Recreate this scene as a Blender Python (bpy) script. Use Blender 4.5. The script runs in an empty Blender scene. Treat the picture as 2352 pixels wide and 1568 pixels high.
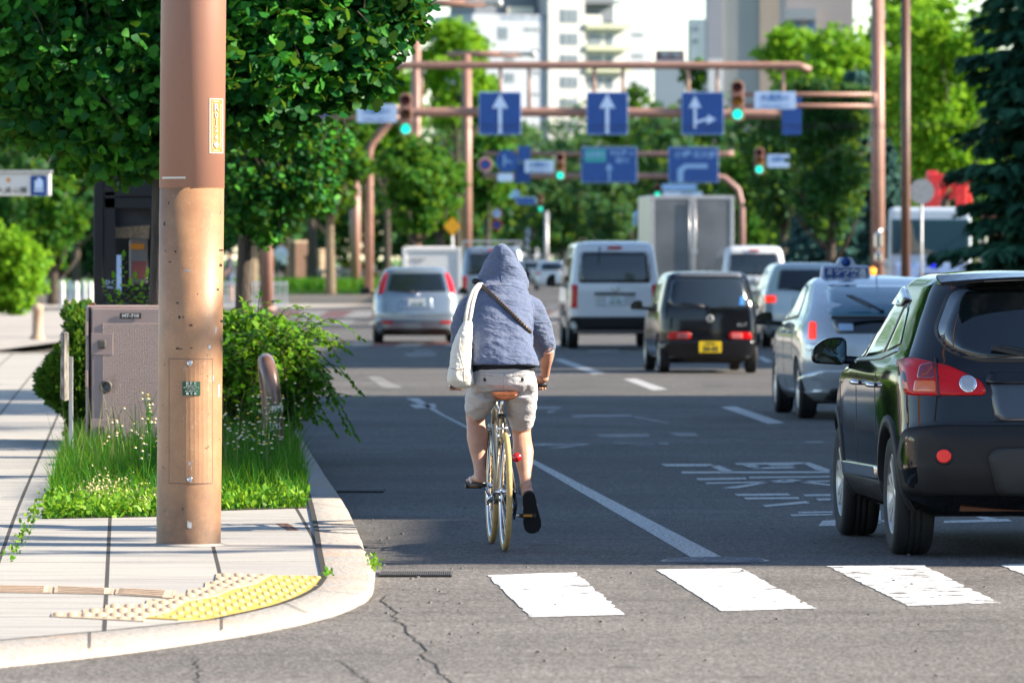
import bpy, bmesh, math, random
import numpy as np
from mathutils import Vector, Matrix
from mathutils.bvhtree import BVHTree

# ------------------------------------------------------------------ camera, world, sun
S = bpy.context.scene
COL = S.collection
F, CX, HY, HC = 15353.0, 1176.0, 590.0, 1.70        # focal length and horizon in a 2352 px wide frame, eye height
cam_d = bpy.data.cameras.new('camera')
cam = bpy.data.objects.new('camera', cam_d); COL.objects.link(cam)
cam.location = (0, 0, HC); cam.rotation_euler = (math.radians(90), 0, 0)
cam_d.sensor_width = 36.0; cam_d.lens = F / 2352 * 36.0
cam_d.shift_y = -(784 - HY) / 2352
cam_d.clip_start = 0.5; cam_d.clip_end = 6000
cam_d.dof.use_dof = True; cam_d.dof.focus_distance = 39.0; cam_d.dof.aperture_fstop = 6.3
S.camera = cam

SUN_EL, SUN_AZ = math.radians(27), math.radians(95)   # azimuth clockwise from +Y
sunv = Vector((math.sin(SUN_AZ) * math.cos(SUN_EL), math.cos(SUN_AZ) * math.cos(SUN_EL), math.sin(SUN_EL)))
W = bpy.data.worlds.new('World'); S.world = W; W.use_nodes = True
nt = W.node_tree; nt.nodes.clear()
sky = nt.nodes.new('ShaderNodeTexSky'); sky.sky_type = 'NISHITA'; sky.sun_disc = False
sky.sun_elevation = SUN_EL; sky.sun_rotation = SUN_AZ; sky.air_density = 0.85; sky.dust_density = 0.1; sky.ozone_density = 1.0
bg = nt.nodes.new('ShaderNodeBackground'); bg.inputs[1].default_value = 0.098
wo = nt.nodes.new('ShaderNodeOutputWorld')
nt.links.new(sky.outputs[0], bg.inputs[0]); nt.links.new(bg.outputs[0], wo.inputs[0])
sl = bpy.data.lights.new('sun', 'SUN'); sl.energy = 5.0; sl.angle = math.radians(0.53); sl.color = (1.0, 0.87, 0.70)
so = bpy.data.objects.new('sun', sl); COL.objects.link(so)
so.rotation_euler = sunv.to_track_quat('Z', 'Y').to_euler()
S.view_settings.view_transform = 'Standard'; S.view_settings.look = 'None'
S.view_settings.exposure = 1.62; S.view_settings.gamma = 1.0
S.cycles.use_denoising = True
S.cycles.max_bounces = 6; S.cycles.transparent_max_bounces = 8
S.cycles.use_adaptive_sampling = True; S.cycles.adaptive_threshold = 0.02
S.cycles.sample_clamp_indirect = 6.0
S.cycles.caustics_reflective = False; S.cycles.caustics_refractive = False

# ------------------------------------------------------------------ layout helpers
def K(Y): return F / Y                                 # pixels per metre at depth Y
def at(px, py, Y): return Vector(((px - CX) / F * Y, Y, HC - (py - HY) / F * Y))
def gr(px, py, z=0.0):                                 # the point of the level z that shows at this pixel
    Y = (HC - z) * F / (py - HY)
    return Vector(((px - CX) / F * Y, Y, z))
PI = math.pi
R = math.radians
rng = np.random.default_rng(7)
random.seed(5)

# ------------------------------------------------------------------ object helpers
def tag(o, label=None, cat=None, group=None, kind=None):
    if label: o['label'] = label
    if cat: o['category'] = cat
    if group: o['group'] = group
    if kind: o['kind'] = kind
    return o
def empty(name, loc=(0, 0, 0), rz=0.0, label=None, cat=None, group=None):
    o = bpy.data.objects.new(name, None); COL.objects.link(o)
    o.location = loc; o.rotation_euler = (0, 0, rz); o.empty_display_size = 0.2
    return tag(o, label, cat, group)
def link(name, me, mat=None, parent=None, smooth=False, loc=None, rot=None):
    o = bpy.data.objects.new(name, me); COL.objects.link(o)
    if mat is not None:
        for m in (mat if isinstance(mat, (list, tuple)) else [mat]): me.materials.append(m)
    if smooth: me.polygons.foreach_set('use_smooth', [True] * len(me.polygons))
    if parent: o.parent = parent
    if loc is not None: o.location = loc
    if rot is not None: o.rotation_euler = rot
    return o
def children(o): return [c for c in bpy.data.objects if c.parent == o]
def copy_tree(o, parent=None):
    c = o.copy(); COL.objects.link(c); c.parent = parent
    for ch in children(o): copy_tree(ch, c)
    return c

class MB:
    """collects shapes into one mesh"""
    def __init__(s): s.v = []; s.f = []; s.mi = []; s.m = 0; s.sm = []
    def add(s, vs, fs, smooth=False):
        b = len(s.v); s.v += [tuple(v) for v in vs]
        for f in fs: s.f.append([b + i for i in f]); s.mi.append(s.m); s.sm.append(smooth)
        return s
    def box(s, c, size, rz=0.0, taper=1.0):
        x, y, z = [a / 2 for a in size]; c = Vector(c); ca, sa = math.cos(rz), math.sin(rz)
        vs = []
        for dz in (-z, z):
            t = taper if dz > 0 else 1.0
            for dx, dy in ((-x, -y), (x, -y), (x, y), (-x, y)):
                dx, dy = dx * t, dy * t
                vs.append((c.x + dx * ca - dy * sa, c.y + dx * sa + dy * ca, c.z + dz))
        return s.add(vs, [(3, 2, 1, 0), (4, 5, 6, 7), (0, 1, 5, 4), (1, 2, 6, 5), (2, 3, 7, 6), (3, 0, 4, 7)])
    def bar(s, p0, p1, w, h):
        p0, p1 = Vector(p0), Vector(p1); d = (p1 - p0).normalized()
        up = Vector((0, 0, 1)) if abs(d.z) < .95 else Vector((0, 1, 0))
        a = d.cross(up).normalized() * w / 2; b = a.cross(d).normalized() * h / 2
        vs = [p + q for p in (p0, p1) for q in (-a - b, a - b, a + b, -a + b)]
        return s.add(vs, [(3, 2, 1, 0), (4, 5, 6, 7), (0, 1, 5, 4), (1, 2, 6, 5), (2, 3, 7, 6), (3, 0, 4, 7)])
    def tube(s, pts, rad, n=12, caps=True, closed=False, flat=None):
        pts = [Vector(p) for p in pts]; m = len(pts)
        if not hasattr(rad, '__len__'): rad = [rad] * m
        vs = []; prev = None
        for i, p in enumerate(pts):
            if closed: d = (pts[(i + 1) % m] - pts[i - 1])
            else: d = pts[min(i + 1, m - 1)] - pts[max(i - 1, 0)]
            d.normalize()
            if prev is None:
                up = Vector((0, 0, 1)) if abs(d.z) < .9 else Vector((0, 1, 0))
                a = d.cross(up).normalized()
            else:
                a = (prev - d * prev.dot(d)).normalized()
            prev = a; b = d.cross(a)
            for k in range(n):
                t = 2 * PI * k / n
                vs.append(p + a * math.cos(t) * rad[i] + b * math.sin(t) * rad[i] * (flat or 1.0))
        fs = []
        for i in range(m if closed else m - 1):
            j = (i + 1) % m
            for k in range(n):
                l = (k + 1) % n
                fs.append((i * n + k, i * n + l, j * n + l, j * n + k))
        s.add(vs, fs, True)
        if caps and not closed:
            b = len(s.v) - m * n
            s.f.append([b + k for k in range(n)][::-1]); s.mi.append(s.m); s.sm.append(False)
            s.f.append([b + (m - 1) * n + k for k in range(n)]); s.mi.append(s.m); s.sm.append(False)
        return s
    def cyl(s, p0, p1, r0, r1=None, n=20): return s.tube([p0, p1], [r0, r0 if r1 is None else r1], n)
    def lathe(s, prof, c=(0, 0, 0), axis='z', n=32, smooth=True):
        """prof: (radius, height) pairs turned about an axis through c"""
        c = Vector(c); vs = []
        for r, h in prof:
            for k in range(n):
                t = 2 * PI * k / n; a, b = r * math.cos(t), r * math.sin(t)
                vs.append(c + (Vector((a, b, h)) if axis == 'z' else Vector((h, a, b)) if axis == 'x' else Vector((a, h, b))))
        m = len(prof)
        fs = [(i * n + k, i * n + (k + 1) % n, (i + 1) * n + (k + 1) % n, (i + 1) * n + k) for i in range(m - 1) for k in range(n)]
        return s.add(vs, fs, smooth)
    def rings(s, rings, smooth=True, caps=True, closed=True):
        n = len(rings[0]); vs = [p for r in rings for p in r]; m = len(rings)
        fs = [(i * n + k, i * n + (k + 1) % n, (i + 1) * n + (k + 1) % n, (i + 1) * n + k) for i in range(m - 1) for k in range(n if closed else n - 1)]
        b = len(s.v); s.add(vs, fs, smooth)
        if caps:
            s.f.append([b + k for k in range(n)][::-1]); s.mi.append(s.m); s.sm.append(False)
            s.f.append([b + (m - 1) * n + k for k in range(n)]); s.mi.append(s.m); s.sm.append(False)
        return s
    def prism(s, pts, d, o=(0, 0, 0), u=(1, 0, 0), w=(0, 0, 1)):
        """polygon pts in the plane (u, w) through o, thickened along u x w by d"""
        o, u, w = Vector(o), Vector(u), Vector(w); nrm = u.cross(w).normalized() * d; n = len(pts)
        a = [o + u * p[0] + w * p[1] for p in pts]; b = [p + nrm for p in a]
        return s.add(a + b, [list(range(n))[::-1], list(range(n, 2 * n))] + [(k, (k + 1) % n, n + (k + 1) % n, n + k) for k in range(n)])
    def ball(s, c, r, n=12, m=8, sc=(1, 1, 1)):
        c = Vector(c); vs = []
        for i in range(m + 1):
            t = PI * i / m
            for k in range(n):
                p = 2 * PI * k / n
                vs.append((c.x + r * sc[0] * math.sin(t) * math.cos(p), c.y + r * sc[1] * math.sin(t) * math.sin(p), c.z + r * sc[2] * math.cos(t)))
        return s.add(vs, [(i * n + k, (i + 1) * n + k, (i + 1) * n + (k + 1) % n, i * n + (k + 1) % n) for i in range(m) for k in range(n)], True)
    def mesh(s, name='mesh'):
        me = bpy.data.meshes.new(name); me.from_pydata(s.v, [], s.f)
        me.polygons.foreach_set('material_index', s.mi); me.polygons.foreach_set('use_smooth', s.sm)
        me.update(); return me
    def build(s, name, mat, parent=None, bevel=0.0, fix=True, loc=None, rot=None, seg=2):
        me = s.mesh(name)
        if bevel or fix:
            bm = bmesh.new(); bm.from_mesh(me)
            bmesh.ops.recalc_face_normals(bm, faces=bm.faces)
            if bevel:
                es = [e for e in bm.edges if len(e.link_faces) == 2 and e.calc_face_angle(0) > 0.6]
                bmesh.ops.bevel(bm, geom=es, offset=bevel, segments=seg, affect='EDGES', profile=0.5)
            bm.to_mesh(me); bm.free()
        return link(name, me, mat, parent, loc=loc, rot=rot)

def np_mesh(name, verts, faces_flat, loop_start, loop_total, smooth=False):
    me = bpy.data.meshes.new(name)
    me.vertices.add(len(verts)); me.vertices.foreach_set('co', np.asarray(verts, dtype=np.float32).ravel())
    me.loops.add(len(faces_flat)); me.loops.foreach_set('vertex_index', np.asarray(faces_flat, dtype=np.int32))
    me.polygons.add(len(loop_start)); me.polygons.foreach_set('loop_start', np.asarray(loop_start, dtype=np.int32))
    me.polygons.foreach_set('loop_total', np.asarray(loop_total, dtype=np.int32))
    if smooth: me.polygons.foreach_set('use_smooth', [True] * len(loop_start))
    me.update(); me.validate(); return me

def leaf_mesh(name, P, D, N, size, shape, petiole=0.0):
    """leaves: P base points, D growth directions, N normals (all n x 3), size n, shape = outline in (side, along, lift)"""
    n = len(P); D = D / (np.linalg.norm(D, axis=1, keepdims=True) + 1e-9)
    Sx = np.cross(D, N); Sx /= (np.linalg.norm(Sx, axis=1, keepdims=True) + 1e-9)
    Nn = np.cross(Sx, D)
    sh = np.array(shape); m = len(sh)
    V = P[:, None, :] + size[:, None, None] * (sh[None, :, 0, None] * Sx[:, None, :] + sh[None, :, 1, None] * D[:, None, :] + sh[None, :, 2, None] * Nn[:, None, :])
    if petiole: V = V + (D * petiole)[:, None, :]
    idx = np.arange(n * m)
    return np_mesh(name, V.reshape(-1, 3), idx, np.arange(n) * m, np.full(n, m))

def unit(n):
    v = rng.normal(size=(n, 3)); return v / np.linalg.norm(v, axis=1, keepdims=True)

# ------------------------------------------------------------------ materials
def mat(name, col=(.5, .5, .5), rough=.6, metal=0.0, spec=.5, coat=0.0, emit=None, estr=1.0, var=0.0, vscale=8.0, bump=0.0, bscale=40.0, col2=None, trans=0.0, stretch=(1, 1, 1), coords='Object', detail=4.0):
    m = bpy.data.materials.new(name); m.use_nodes = True; t = m.node_tree; b = t.nodes['Principled BSDF']
    b.inputs['Base Color'].default_value = (*col, 1); b.inputs['Roughness'].default_value = rough
    b.inputs['Metallic'].default_value = metal; b.inputs['Specular IOR Level'].default_value = spec
    b.inputs['Coat Weight'].default_value = coat; b.inputs['Coat Roughness'].default_value = .03
    if trans: b.inputs['Transmission Weight'].default_value = trans
    if emit: b.inputs['Emission Color'].default_value = (*emit, 1); b.inputs['Emission Strength'].default_value = estr
    if var or bump:
        tc = t.nodes.new('ShaderNodeTexCoord'); mp = t.nodes.new('ShaderNodeMapping'); mp.inputs['Scale'].default_value = stretch
        t.links.new(tc.outputs[coords], mp.inputs[0])
    if var:
        nz = t.nodes.new('ShaderNodeTexNoise'); nz.inputs['Scale'].default_value = vscale; nz.inputs['Detail'].default_value = detail
        t.links.new(mp.outputs[0], nz.inputs['Vector'])
        rp = t.nodes.new('ShaderNodeValToRGB')
        c2 = col2 or tuple(c * (1 - var) for c in col)
        c1 = col if col2 else tuple(min(1, c * (1 + var)) for c in col)
        rp.color_ramp.elements[0].color = (*c2, 1); rp.color_ramp.elements[1].color = (*c1, 1)
        rp.color_ramp.elements[0].position = .32; rp.color_ramp.elements[1].position = .68
        t.links.new(nz.outputs['Fac'], rp.inputs[0]); t.links.new(rp.outputs[0], b.inputs['Base Color'])
    if bump:
        n2 = t.nodes.new('ShaderNodeTexNoise'); n2.inputs['Scale'].default_value = bscale; n2.inputs['Detail'].default_value = 3
        t.links.new(mp.outputs[0], n2.inputs['Vector'])
        bp = t.nodes.new('ShaderNodeBump'); bp.inputs['Strength'].default_value = bump; bp.inputs['Distance'].default_value = .02
        t.links.new(n2.outputs['Fac'], bp.inputs['Height']); t.links.new(bp.outputs[0], b.inputs['Normal'])
    return m

class G:
    """tiny node-graph builder"""
    def __init__(s, name):
        s.m = bpy.data.materials.new(name); s.m.use_nodes = True; s.t = s.m.node_tree; s.b = s.t.nodes['Principled BSDF']
        s.out = s.t.nodes['Material Output']
    def n(s, kind, **kw):
        x = s.t.nodes.new('ShaderNode' + kind)
        for k, v in kw.items():
            if k in x.inputs: s.set(x.inputs[k], v)
            else: setattr(x, k, v)
        return x
    def set(s, inp, v):
        if isinstance(v, bpy.types.NodeSocket): s.t.links.new(v, inp)
        elif hasattr(v, '__len__') and inp.type == 'RGBA' and len(v) == 3: inp.default_value = (*v, 1)
        else: inp.default_value = v
    def pos(s, scale=(1, 1, 1), rz=0.0, kind='w', loc=(0, 0, 0)):
        src = s.n('NewGeometry').outputs['Position'] if kind == 'w' else s.n('TexCoord').outputs['Object']
        mp = s.n('Mapping'); s.t.links.new(src, mp.inputs[0]); mp.inputs['Scale'].default_value = scale
        mp.inputs['Rotation'].default_value = (0, 0, rz); mp.inputs['Location'].default_value = loc
        return mp.outputs[0]
    def noise(s, vec, scale, detail=3.0, rough=.5):
        x = s.n('TexNoise', Scale=scale, Detail=detail, Roughness=rough); s.t.links.new(vec, x.inputs['Vector']); return x.outputs['Fac']
    def ramp(s, fac, stops, interp='LINEAR'):
        x = s.n('ValToRGB'); cr = x.color_ramp; cr.interpolation = interp
        while len(cr.elements) < len(stops): cr.elements.new(.5)
        for e, (p, c) in zip(cr.elements, stops):
            e.position = p; e.color = (*c, 1) if hasattr(c, '__len__') else (c, c, c, 1)
        s.t.links.new(fac, x.inputs[0]); return x.outputs[0]
    def mix(s, a, b, fac, mode='MIX'):
        x = s.n('MixRGB', blend_type=mode); s.set(x.inputs[0], fac); s.set(x.inputs[1], a); s.set(x.inputs[2], b); return x.outputs[0]
    def math(s, op, a, b=0.0):
        x = s.n('Math', operation=op); s.set(x.inputs[0], a); s.set(x.inputs[1], b); return x.outputs[0]
    def bump(s, h, strength=.3, dist=.01):
        x = s.n('Bump', Strength=strength, Distance=dist); s.t.links.new(h, x.inputs['Height']); s.t.links.new(x.outputs[0], s.b.inputs['Normal'])
    def color(s, c): s.set(s.b.inputs['Base Color'], c)
    def rough(s, r): s.set(s.b.inputs['Roughness'], r)

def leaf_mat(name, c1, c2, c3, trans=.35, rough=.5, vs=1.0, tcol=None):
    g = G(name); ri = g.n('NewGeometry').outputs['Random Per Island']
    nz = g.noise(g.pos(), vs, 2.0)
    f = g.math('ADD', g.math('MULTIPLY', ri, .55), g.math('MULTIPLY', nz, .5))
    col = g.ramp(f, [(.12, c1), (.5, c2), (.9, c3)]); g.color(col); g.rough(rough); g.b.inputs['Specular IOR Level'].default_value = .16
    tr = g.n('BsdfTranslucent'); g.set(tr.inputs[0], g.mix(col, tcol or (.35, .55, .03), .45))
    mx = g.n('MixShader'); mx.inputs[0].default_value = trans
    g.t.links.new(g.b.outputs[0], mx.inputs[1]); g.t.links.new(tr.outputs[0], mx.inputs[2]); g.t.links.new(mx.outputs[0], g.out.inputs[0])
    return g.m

def make_asphalt():
    g = G('asphalt'); p = g.pos()
    a = g.n('TexVoronoi', Scale=75.0); g.t.links.new(p, a.inputs['Vector'])
    sp = g.ramp(a.outputs['Color'], [(.2, .40), (.55, 1.0), (.85, 2.3)])
    big = g.noise(p, .35, 5.0, .6); st = g.noise(g.pos((.12, 2.2, 1)), 1.2, 4.0)
    y = g.n('SeparateXYZ'); g.t.links.new(p, y.inputs[0])
    wob = g.noise(p, 1.1, 3.0)
    edge = g.math('ADD', y.outputs['Y'], g.math('MULTIPLY', y.outputs['X'], -.06))
    edge = g.math('ADD', edge, g.math('MULTIPLY', wob, .5))
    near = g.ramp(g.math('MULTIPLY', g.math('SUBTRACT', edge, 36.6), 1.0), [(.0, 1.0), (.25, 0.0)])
    old = (.136, .126, .115); new = (.088, .084, .080)  # beyond the real seam, shade is partly painted in as darker asphalt
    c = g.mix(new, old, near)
    c = g.mix(c, (.06, .050, .043), g.ramp(st, [(.52, 0), (.75, .45)]))
    c = g.mix(c, g.ramp(big, [(.3, (.75, .75, .75)), (.7, (1.25, 1.25, 1.25))]), 1.0, 'MULTIPLY')
    blot = g.noise(g.pos((.9, .16, 1)), 1.0, 6.0, .65); c = g.mix(c, (.045, .042, .040), g.ramp(blot, [(.56, 0), (.72, .55)]))
    spot = g.noise(p, 3.3, 2.0, .4); c = g.mix(c, (.03, .028, .027), g.ramp(spot, [(.70, 0), (.74, .6)]))
    c = g.mix(c, sp, .85, 'MULTIPLY')
    g.color(c); g.rough(.85); g.bump(a.outputs['Distance'], .55, .004); g.b.inputs['Specular IOR Level'].default_value = .3
    return g.m

def make_paint(name, col=(.78, .78, .76), wear=.5, worn_scale=(1.2, 9, 1), lo=.35, hi=.55):
    """road paint whose worn patches let the asphalt through"""
    g = G(name); p = g.pos()
    w = g.noise(g.pos(worn_scale), 2.0, 8.0, .75)
    f = g.ramp(w, [(lo, 0.0), (hi, 1.0)])
    fine = g.noise(p, 60, 3.0)
    c = g.mix(tuple(x * .8 for x in col), col, fine)
    g.color(c); g.rough(.6)
    tr = g.n('BsdfTransparent'); mx = g.n('MixShader')
    g.t.links.new(f, mx.inputs[0]); g.t.links.new(tr.outputs[0], mx.inputs[1]); g.t.links.new(g.b.outputs[0], mx.inputs[2])
    g.t.links.new(mx.outputs[0], g.out.inputs[0]); return g.m

def make_slab():
    g = G('sidewalk_slab'); p = g.pos((1, 1, 1), R(-3.3), loc=(.1, 0, 0))
    br = g.n('TexBrick', Scale=1.0); g.t.links.new(p, br.inputs['Vector'])
    br.offset = 0.0
    br.inputs['Color1'].default_value = (.41, .39, .35, 1); br.inputs['Color2'].default_value = (.355, .34, .315, 1); br.inputs['Mortar'].default_value = (.045, .04, .032, 1)
    br.inputs['Mortar Size'].default_value = .012; br.inputs['Brick Width'].default_value = .58; br.inputs['Row Height'].default_value = 1.55; br.inputs['Mortar Smooth'].default_value = .2
    lines = g.noise(g.pos((.5, 5, 1)), 1.6, 6.0, .7)
    c = g.mix(br.outputs['Color'], g.ramp(lines, [(.36, (.6, .6, .62)), (.56, (1.08, 1.08, 1.08))]), .55, 'MULTIPLY')
    c = g.mix(c, g.ramp(g.noise(g.pos(), 120, 2.0), [(.3, (.82, .82, .82)), (.7, (1.15, 1.15, 1.15))]), 1, 'MULTIPLY')
    g.color(c); g.rough(.85); g.bump(g.noise(g.pos(), 90, 3.0), .4, .003); return g.m

def make_granite():
    g = G('kerb_granite'); p = g.pos()
    c = g.ramp(g.noise(p, 140, 3.0, .7), [(.35, (.15, .14, .13)), (.6, (.40, .375, .34))])
    c = g.mix(c, (.45, .25, .13), g.ramp(g.noise(p, 1.7, 6.0, .7), [(.52, 0), (.7, .55)]))
    g.color(c); g.rough(.85); g.bump(g.noise(p, 25, 5.0), .8, .02); return g.m

def make_pole_paint():
    """salmon pole: cleaner brown paint above 2.06 m, faded and scratched below, grime towards the foot"""
    g = G('pole_paint'); tc = g.pos(kind='o'); z = g.n('SeparateXYZ'); g.t.links.new(tc, z.inputs[0]); Z = z.outputs['Z']
    up = g.ramp(g.math('SUBTRACT', Z, 1.99), [(.0, 0), (.006, 1)])
    base_lo = g.ramp(g.noise(tc, 6, 5.0, .65), [(.3, (.29, .15, .078)), (.65, (.40, .215, .108))])
    base = g.mix(base_lo, (.275, .135, .092), up)
    scr = g.noise(g.pos((14, 14, 4), kind='o'), 1.2, 8.0, .8)
    sf = g.math('MULTIPLY', g.ramp(scr, [(.61, 0), (.70, .6)]), g.math('SUBTRACT', 1.0, g.math('MULTIPLY', up, .93)))
    c = g.mix(base, (.62, .52, .45), sf)
    fine = g.noise(tc, 70, 5.0, .8)
    c = g.mix(c, (.60, .50, .44), g.math('MULTIPLY', g.ramp(fine, [(.60, 0), (.72, .65)]), g.math('SUBTRACT', 1.0, up)))
    chips = g.noise(g.pos((1, 1, .8), kind='o'), 22, 3.0, .6)
    c = g.mix(c, (.02, .018, .015), g.math('MULTIPLY', g.ramp(chips, [(.685, 0), (.695, 1)]), g.math('SUBTRACT', 1.0, g.math('MULTIPLY', up, .9))))
    c = g.mix(c, (.33, .34, .36), g.math('MULTIPLY', g.ramp(g.noise(g.pos((1, 1, .5), kind='o', loc=(3, 1, 7)), 14, 3.0), [(.735, 0), (.745, 1)]), g.math('SUBTRACT', 1.0, up)))
    grime = g.math('MULTIPLY', g.ramp(Z, [(.0, 1.0), (.5, 0)]), g.ramp(g.noise(tc, 9, 6.0, .7), [(.3, .45), (.6, 1)]))
    c = g.mix(c, (.075, .055, .045), g.math('MULTIPLY', grime, .85))
    g.color(c); g.rough(.5); g.bump(g.noise(tc, 150, 3.0), .25, .003); return g.m

def make_bark(name, c1, c2):
    g = G(name); c = g.ramp(g.noise(g.pos((9, 9, 1.6), kind='o'), 3, 6.0, .7), [(.3, c1), (.7, c2)]); g.color(c); g.rough(.9)
    g.bump(g.noise(g.pos((12, 12, 2), kind='o'), 3, 5.0), 1.0, .04); return g.m

def make_cloth(name, c1, c2, sc=240.0, wr=.5, wscale=(5, 5, 14)):
    g = G(name); o = g.pos(kind='o')
    th = g.noise(g.pos((1, 1, 4), kind='o'), sc, 2.0, .8); th2 = g.noise(g.pos((4, 4, 1), kind='o'), sc, 2.0, .8)
    c = g.ramp(g.math('MULTIPLY', g.math('ADD', th, th2), .5), [(.36, c1), (.62, c2)]); g.color(c); g.rough(.9); g.b.inputs['Specular IOR Level'].default_value = .15
    g.b.inputs['Sheen Weight'].default_value = .2
    w = g.noise(g.pos(wscale, kind='o'), 1.7, 3.0, .55); w2 = g.noise(g.pos((14, 14, 40), kind='o', rz=.5), 1.2, 2.0)
    h = g.math('ADD', w, g.math('MULTIPLY', w2, .35))
    g.bump(h, wr, .03); return g.m

def make_carpaint(name, col, flake=0.0, rough=.25, metal=.0):
    return mat(name, col, rough, metal, .5, coat=1.0, var=flake, vscale=2.0)

M = dict(
    asphalt=make_asphalt(), slab=make_slab(), granite=make_granite(), pole=make_pole_paint(),
    paint=make_paint('road_paint', lo=.40, hi=.43, worn_scale=(2.2, 2.6, 1)), paint_worn=make_paint('worn_road_paint', lo=.445, hi=.46, worn_scale=(2.0, 2.6, 1)),
    paint_faint=make_paint('faded_road_paint', col=(.42, .42, .41), lo=.40, hi=.62), paint_red=make_paint('red_road_paint', col=(.24, .07, .07), lo=.42, hi=.62),
    paint_line=make_paint('lane_paint', col=(.5, .5, .49), lo=.33, hi=.52, worn_scale=(22, 9, 1)),
    soil=mat('soil', (.05, .038, .026), .95, var=.4, vscale=20, bump=.6),
    lawn=mat('lawn', (.07, .19, .02), .9, var=.45, vscale=3, coords='Object'),
    grime=mat('dark_joint', (.02, .017, .013), .95),
    crack=mat('crack', (.012, .011, .010), 1.0),
    brown=mat('brown_pole_paint', (.30, .165, .125), .45, var=.1, vscale=3), brown_dk=mat('dark_brown_paint', (.13, .065, .045), .5, var=.15, vscale=3),
    yellow=mat('tactile_yellow', (.66, .42, .07), .6, var=.14, vscale=14), tan=mat('tactile_tan', (.56, .40, .26), .65, var=.14, vscale=14),
    orange_tile=mat('guide_tile', (.52, .37, .25), .65, var=.15, vscale=9),
    black=mat('black_plastic', (.012, .012, .013), .45), rubber=mat('tyre_rubber', (.016, .016, .017), .75, bump=.2, bscale=60),
    grey_plastic=mat('grey_plastic', (.012, .0118, .013), .55, spec=.3, bump=.12, bscale=300), dark_metal=mat('dark_metal', (.03, .03, .032), .35, metal=.7),
    chrome=mat('chrome', (.72, .72, .74), .15, metal=1.0), alu=mat('aluminium', (.55, .55, .56), .35, metal=.9, var=.08),
    steel=mat('galvanised_steel', (.42, .43, .44), .5, metal=.5, var=.12),
    glass=mat('car_glass', (.006, .010, .012), .04, spec=.6, coat=.6), glass_teal=mat('rear_glass_teal', (.02, .11, .16), .06, spec=.7, coat=.8),
    red_lamp=mat('red_lens', (.50, .004, .007), .2, spec=.35), orange_lamp=mat('orange_lens', (.62, .12, .01), .15, coat=1.0),
    clear_lamp=mat('clear_lens', (.45, .45, .45), .12, metal=.6, coat=1.0), brake_on=mat('lit_brake_lens', (.8, .03, .01), .2, emit=(1, .03, .01), estr=.45),
    orange_on=mat('lit_orange_lens', (.9, .3, .02), .2, emit=(1, .33, .02), estr=.6),
    blue_lamp=mat('blue_lens', (.01, .02, .6), .2, emit=(.01, .02, 1), estr=.2),
    green_on=mat('lit_green_lens', (.02, .7, .5), .2, emit=(.01, .93, .62), estr=.55),
    red_off=mat('unlit_red_lens', (.07, .004, .006), .2), amber_off=mat('unlit_amber_lens', (.33, .15, .005), .25), amber_dark=mat('unlit_amber_dark', (.10, .045, .01), .3),
    blue_sign=mat('blue_sign', (.004, .052, .25), .45, var=.08, vscale=3), blue_pale=mat('pale_blue_sign', (.16, .32, .60), .5), sign_white=mat('sign_white', (.40, .55, .80), .5),
    teal_sign=mat('teal_sign', (.02, .26, .30), .5), white=mat('white_paint', (.70, .70, .69), .5), offwhite=mat('offwhite', (.62, .58, .50), .6),
    red=mat('red_paint', (.62, .02, .02), .35, coat=.5), orange=mat('orange_paint', (.75, .27, .02), .45), yellow_plate=mat('yellow_plate', (.75, .52, .01), .45),
    green_plate=mat('green_plate', (.012, .075, .04), .5), beige_cab=mat('cabinet_paint', (.36, .265, .245), .5, var=.05, vscale=5),
    stain=mat('stain', (.2, .14, .11), .8), rust=mat('rust', (.13, .045, .02), .9), grey_knob=mat('grey_knob', (.085, .08, .07), .5),
    bark=make_bark('bark', (.028, .022, .018), (.09, .07, .052)), bark_pale=make_bark('pale_bark', (.10, .075, .05), (.28, .22, .14)),
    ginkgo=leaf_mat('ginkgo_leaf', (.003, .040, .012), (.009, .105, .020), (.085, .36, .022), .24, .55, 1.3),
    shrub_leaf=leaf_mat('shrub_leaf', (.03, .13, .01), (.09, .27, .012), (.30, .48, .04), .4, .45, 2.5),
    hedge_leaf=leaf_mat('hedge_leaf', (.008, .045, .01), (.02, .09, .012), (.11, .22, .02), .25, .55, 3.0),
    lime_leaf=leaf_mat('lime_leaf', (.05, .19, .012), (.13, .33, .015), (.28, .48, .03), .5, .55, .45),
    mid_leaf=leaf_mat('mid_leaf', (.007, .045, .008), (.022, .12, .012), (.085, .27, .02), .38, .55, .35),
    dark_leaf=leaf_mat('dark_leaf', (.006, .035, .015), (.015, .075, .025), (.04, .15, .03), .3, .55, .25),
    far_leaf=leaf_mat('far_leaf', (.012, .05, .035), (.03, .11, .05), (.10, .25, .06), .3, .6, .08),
    spruce=leaf_mat('spruce_needle', (.010, .035, .033), (.025, .085, .075), (.09, .19, .16), .1, .6, .6, tcol=(.1, .2, .12)),
    spruce_dk=leaf_mat('dark_spruce_needle', (.010, .045, .024), (.022, .09, .048), (.07, .19, .10), .1, .6, .6, tcol=(.1, .2, .12)),
    grass=leaf_mat('grass_blade', (.008, .065, .005), (.020, .145, .008), (.09, .27, .018), .3, .5, 3.0),
    straw=mat('straw', (.42, .38, .18), .8), petal=mat('white_petal', (.72, .70, .74), .7), petal_y=mat('yellow_petal', (.80, .52, .01), .6),
    concrete=mat('concrete', (.30, .28, .26), .8, var=.15, vscale=2), stone=mat('stone_pillar', (.42, .30, .21), .85, var=.15, vscale=3), stone_dk=mat('stone_brown', (.15, .085, .06), .85, var=.15, vscale=3),
)

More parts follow.
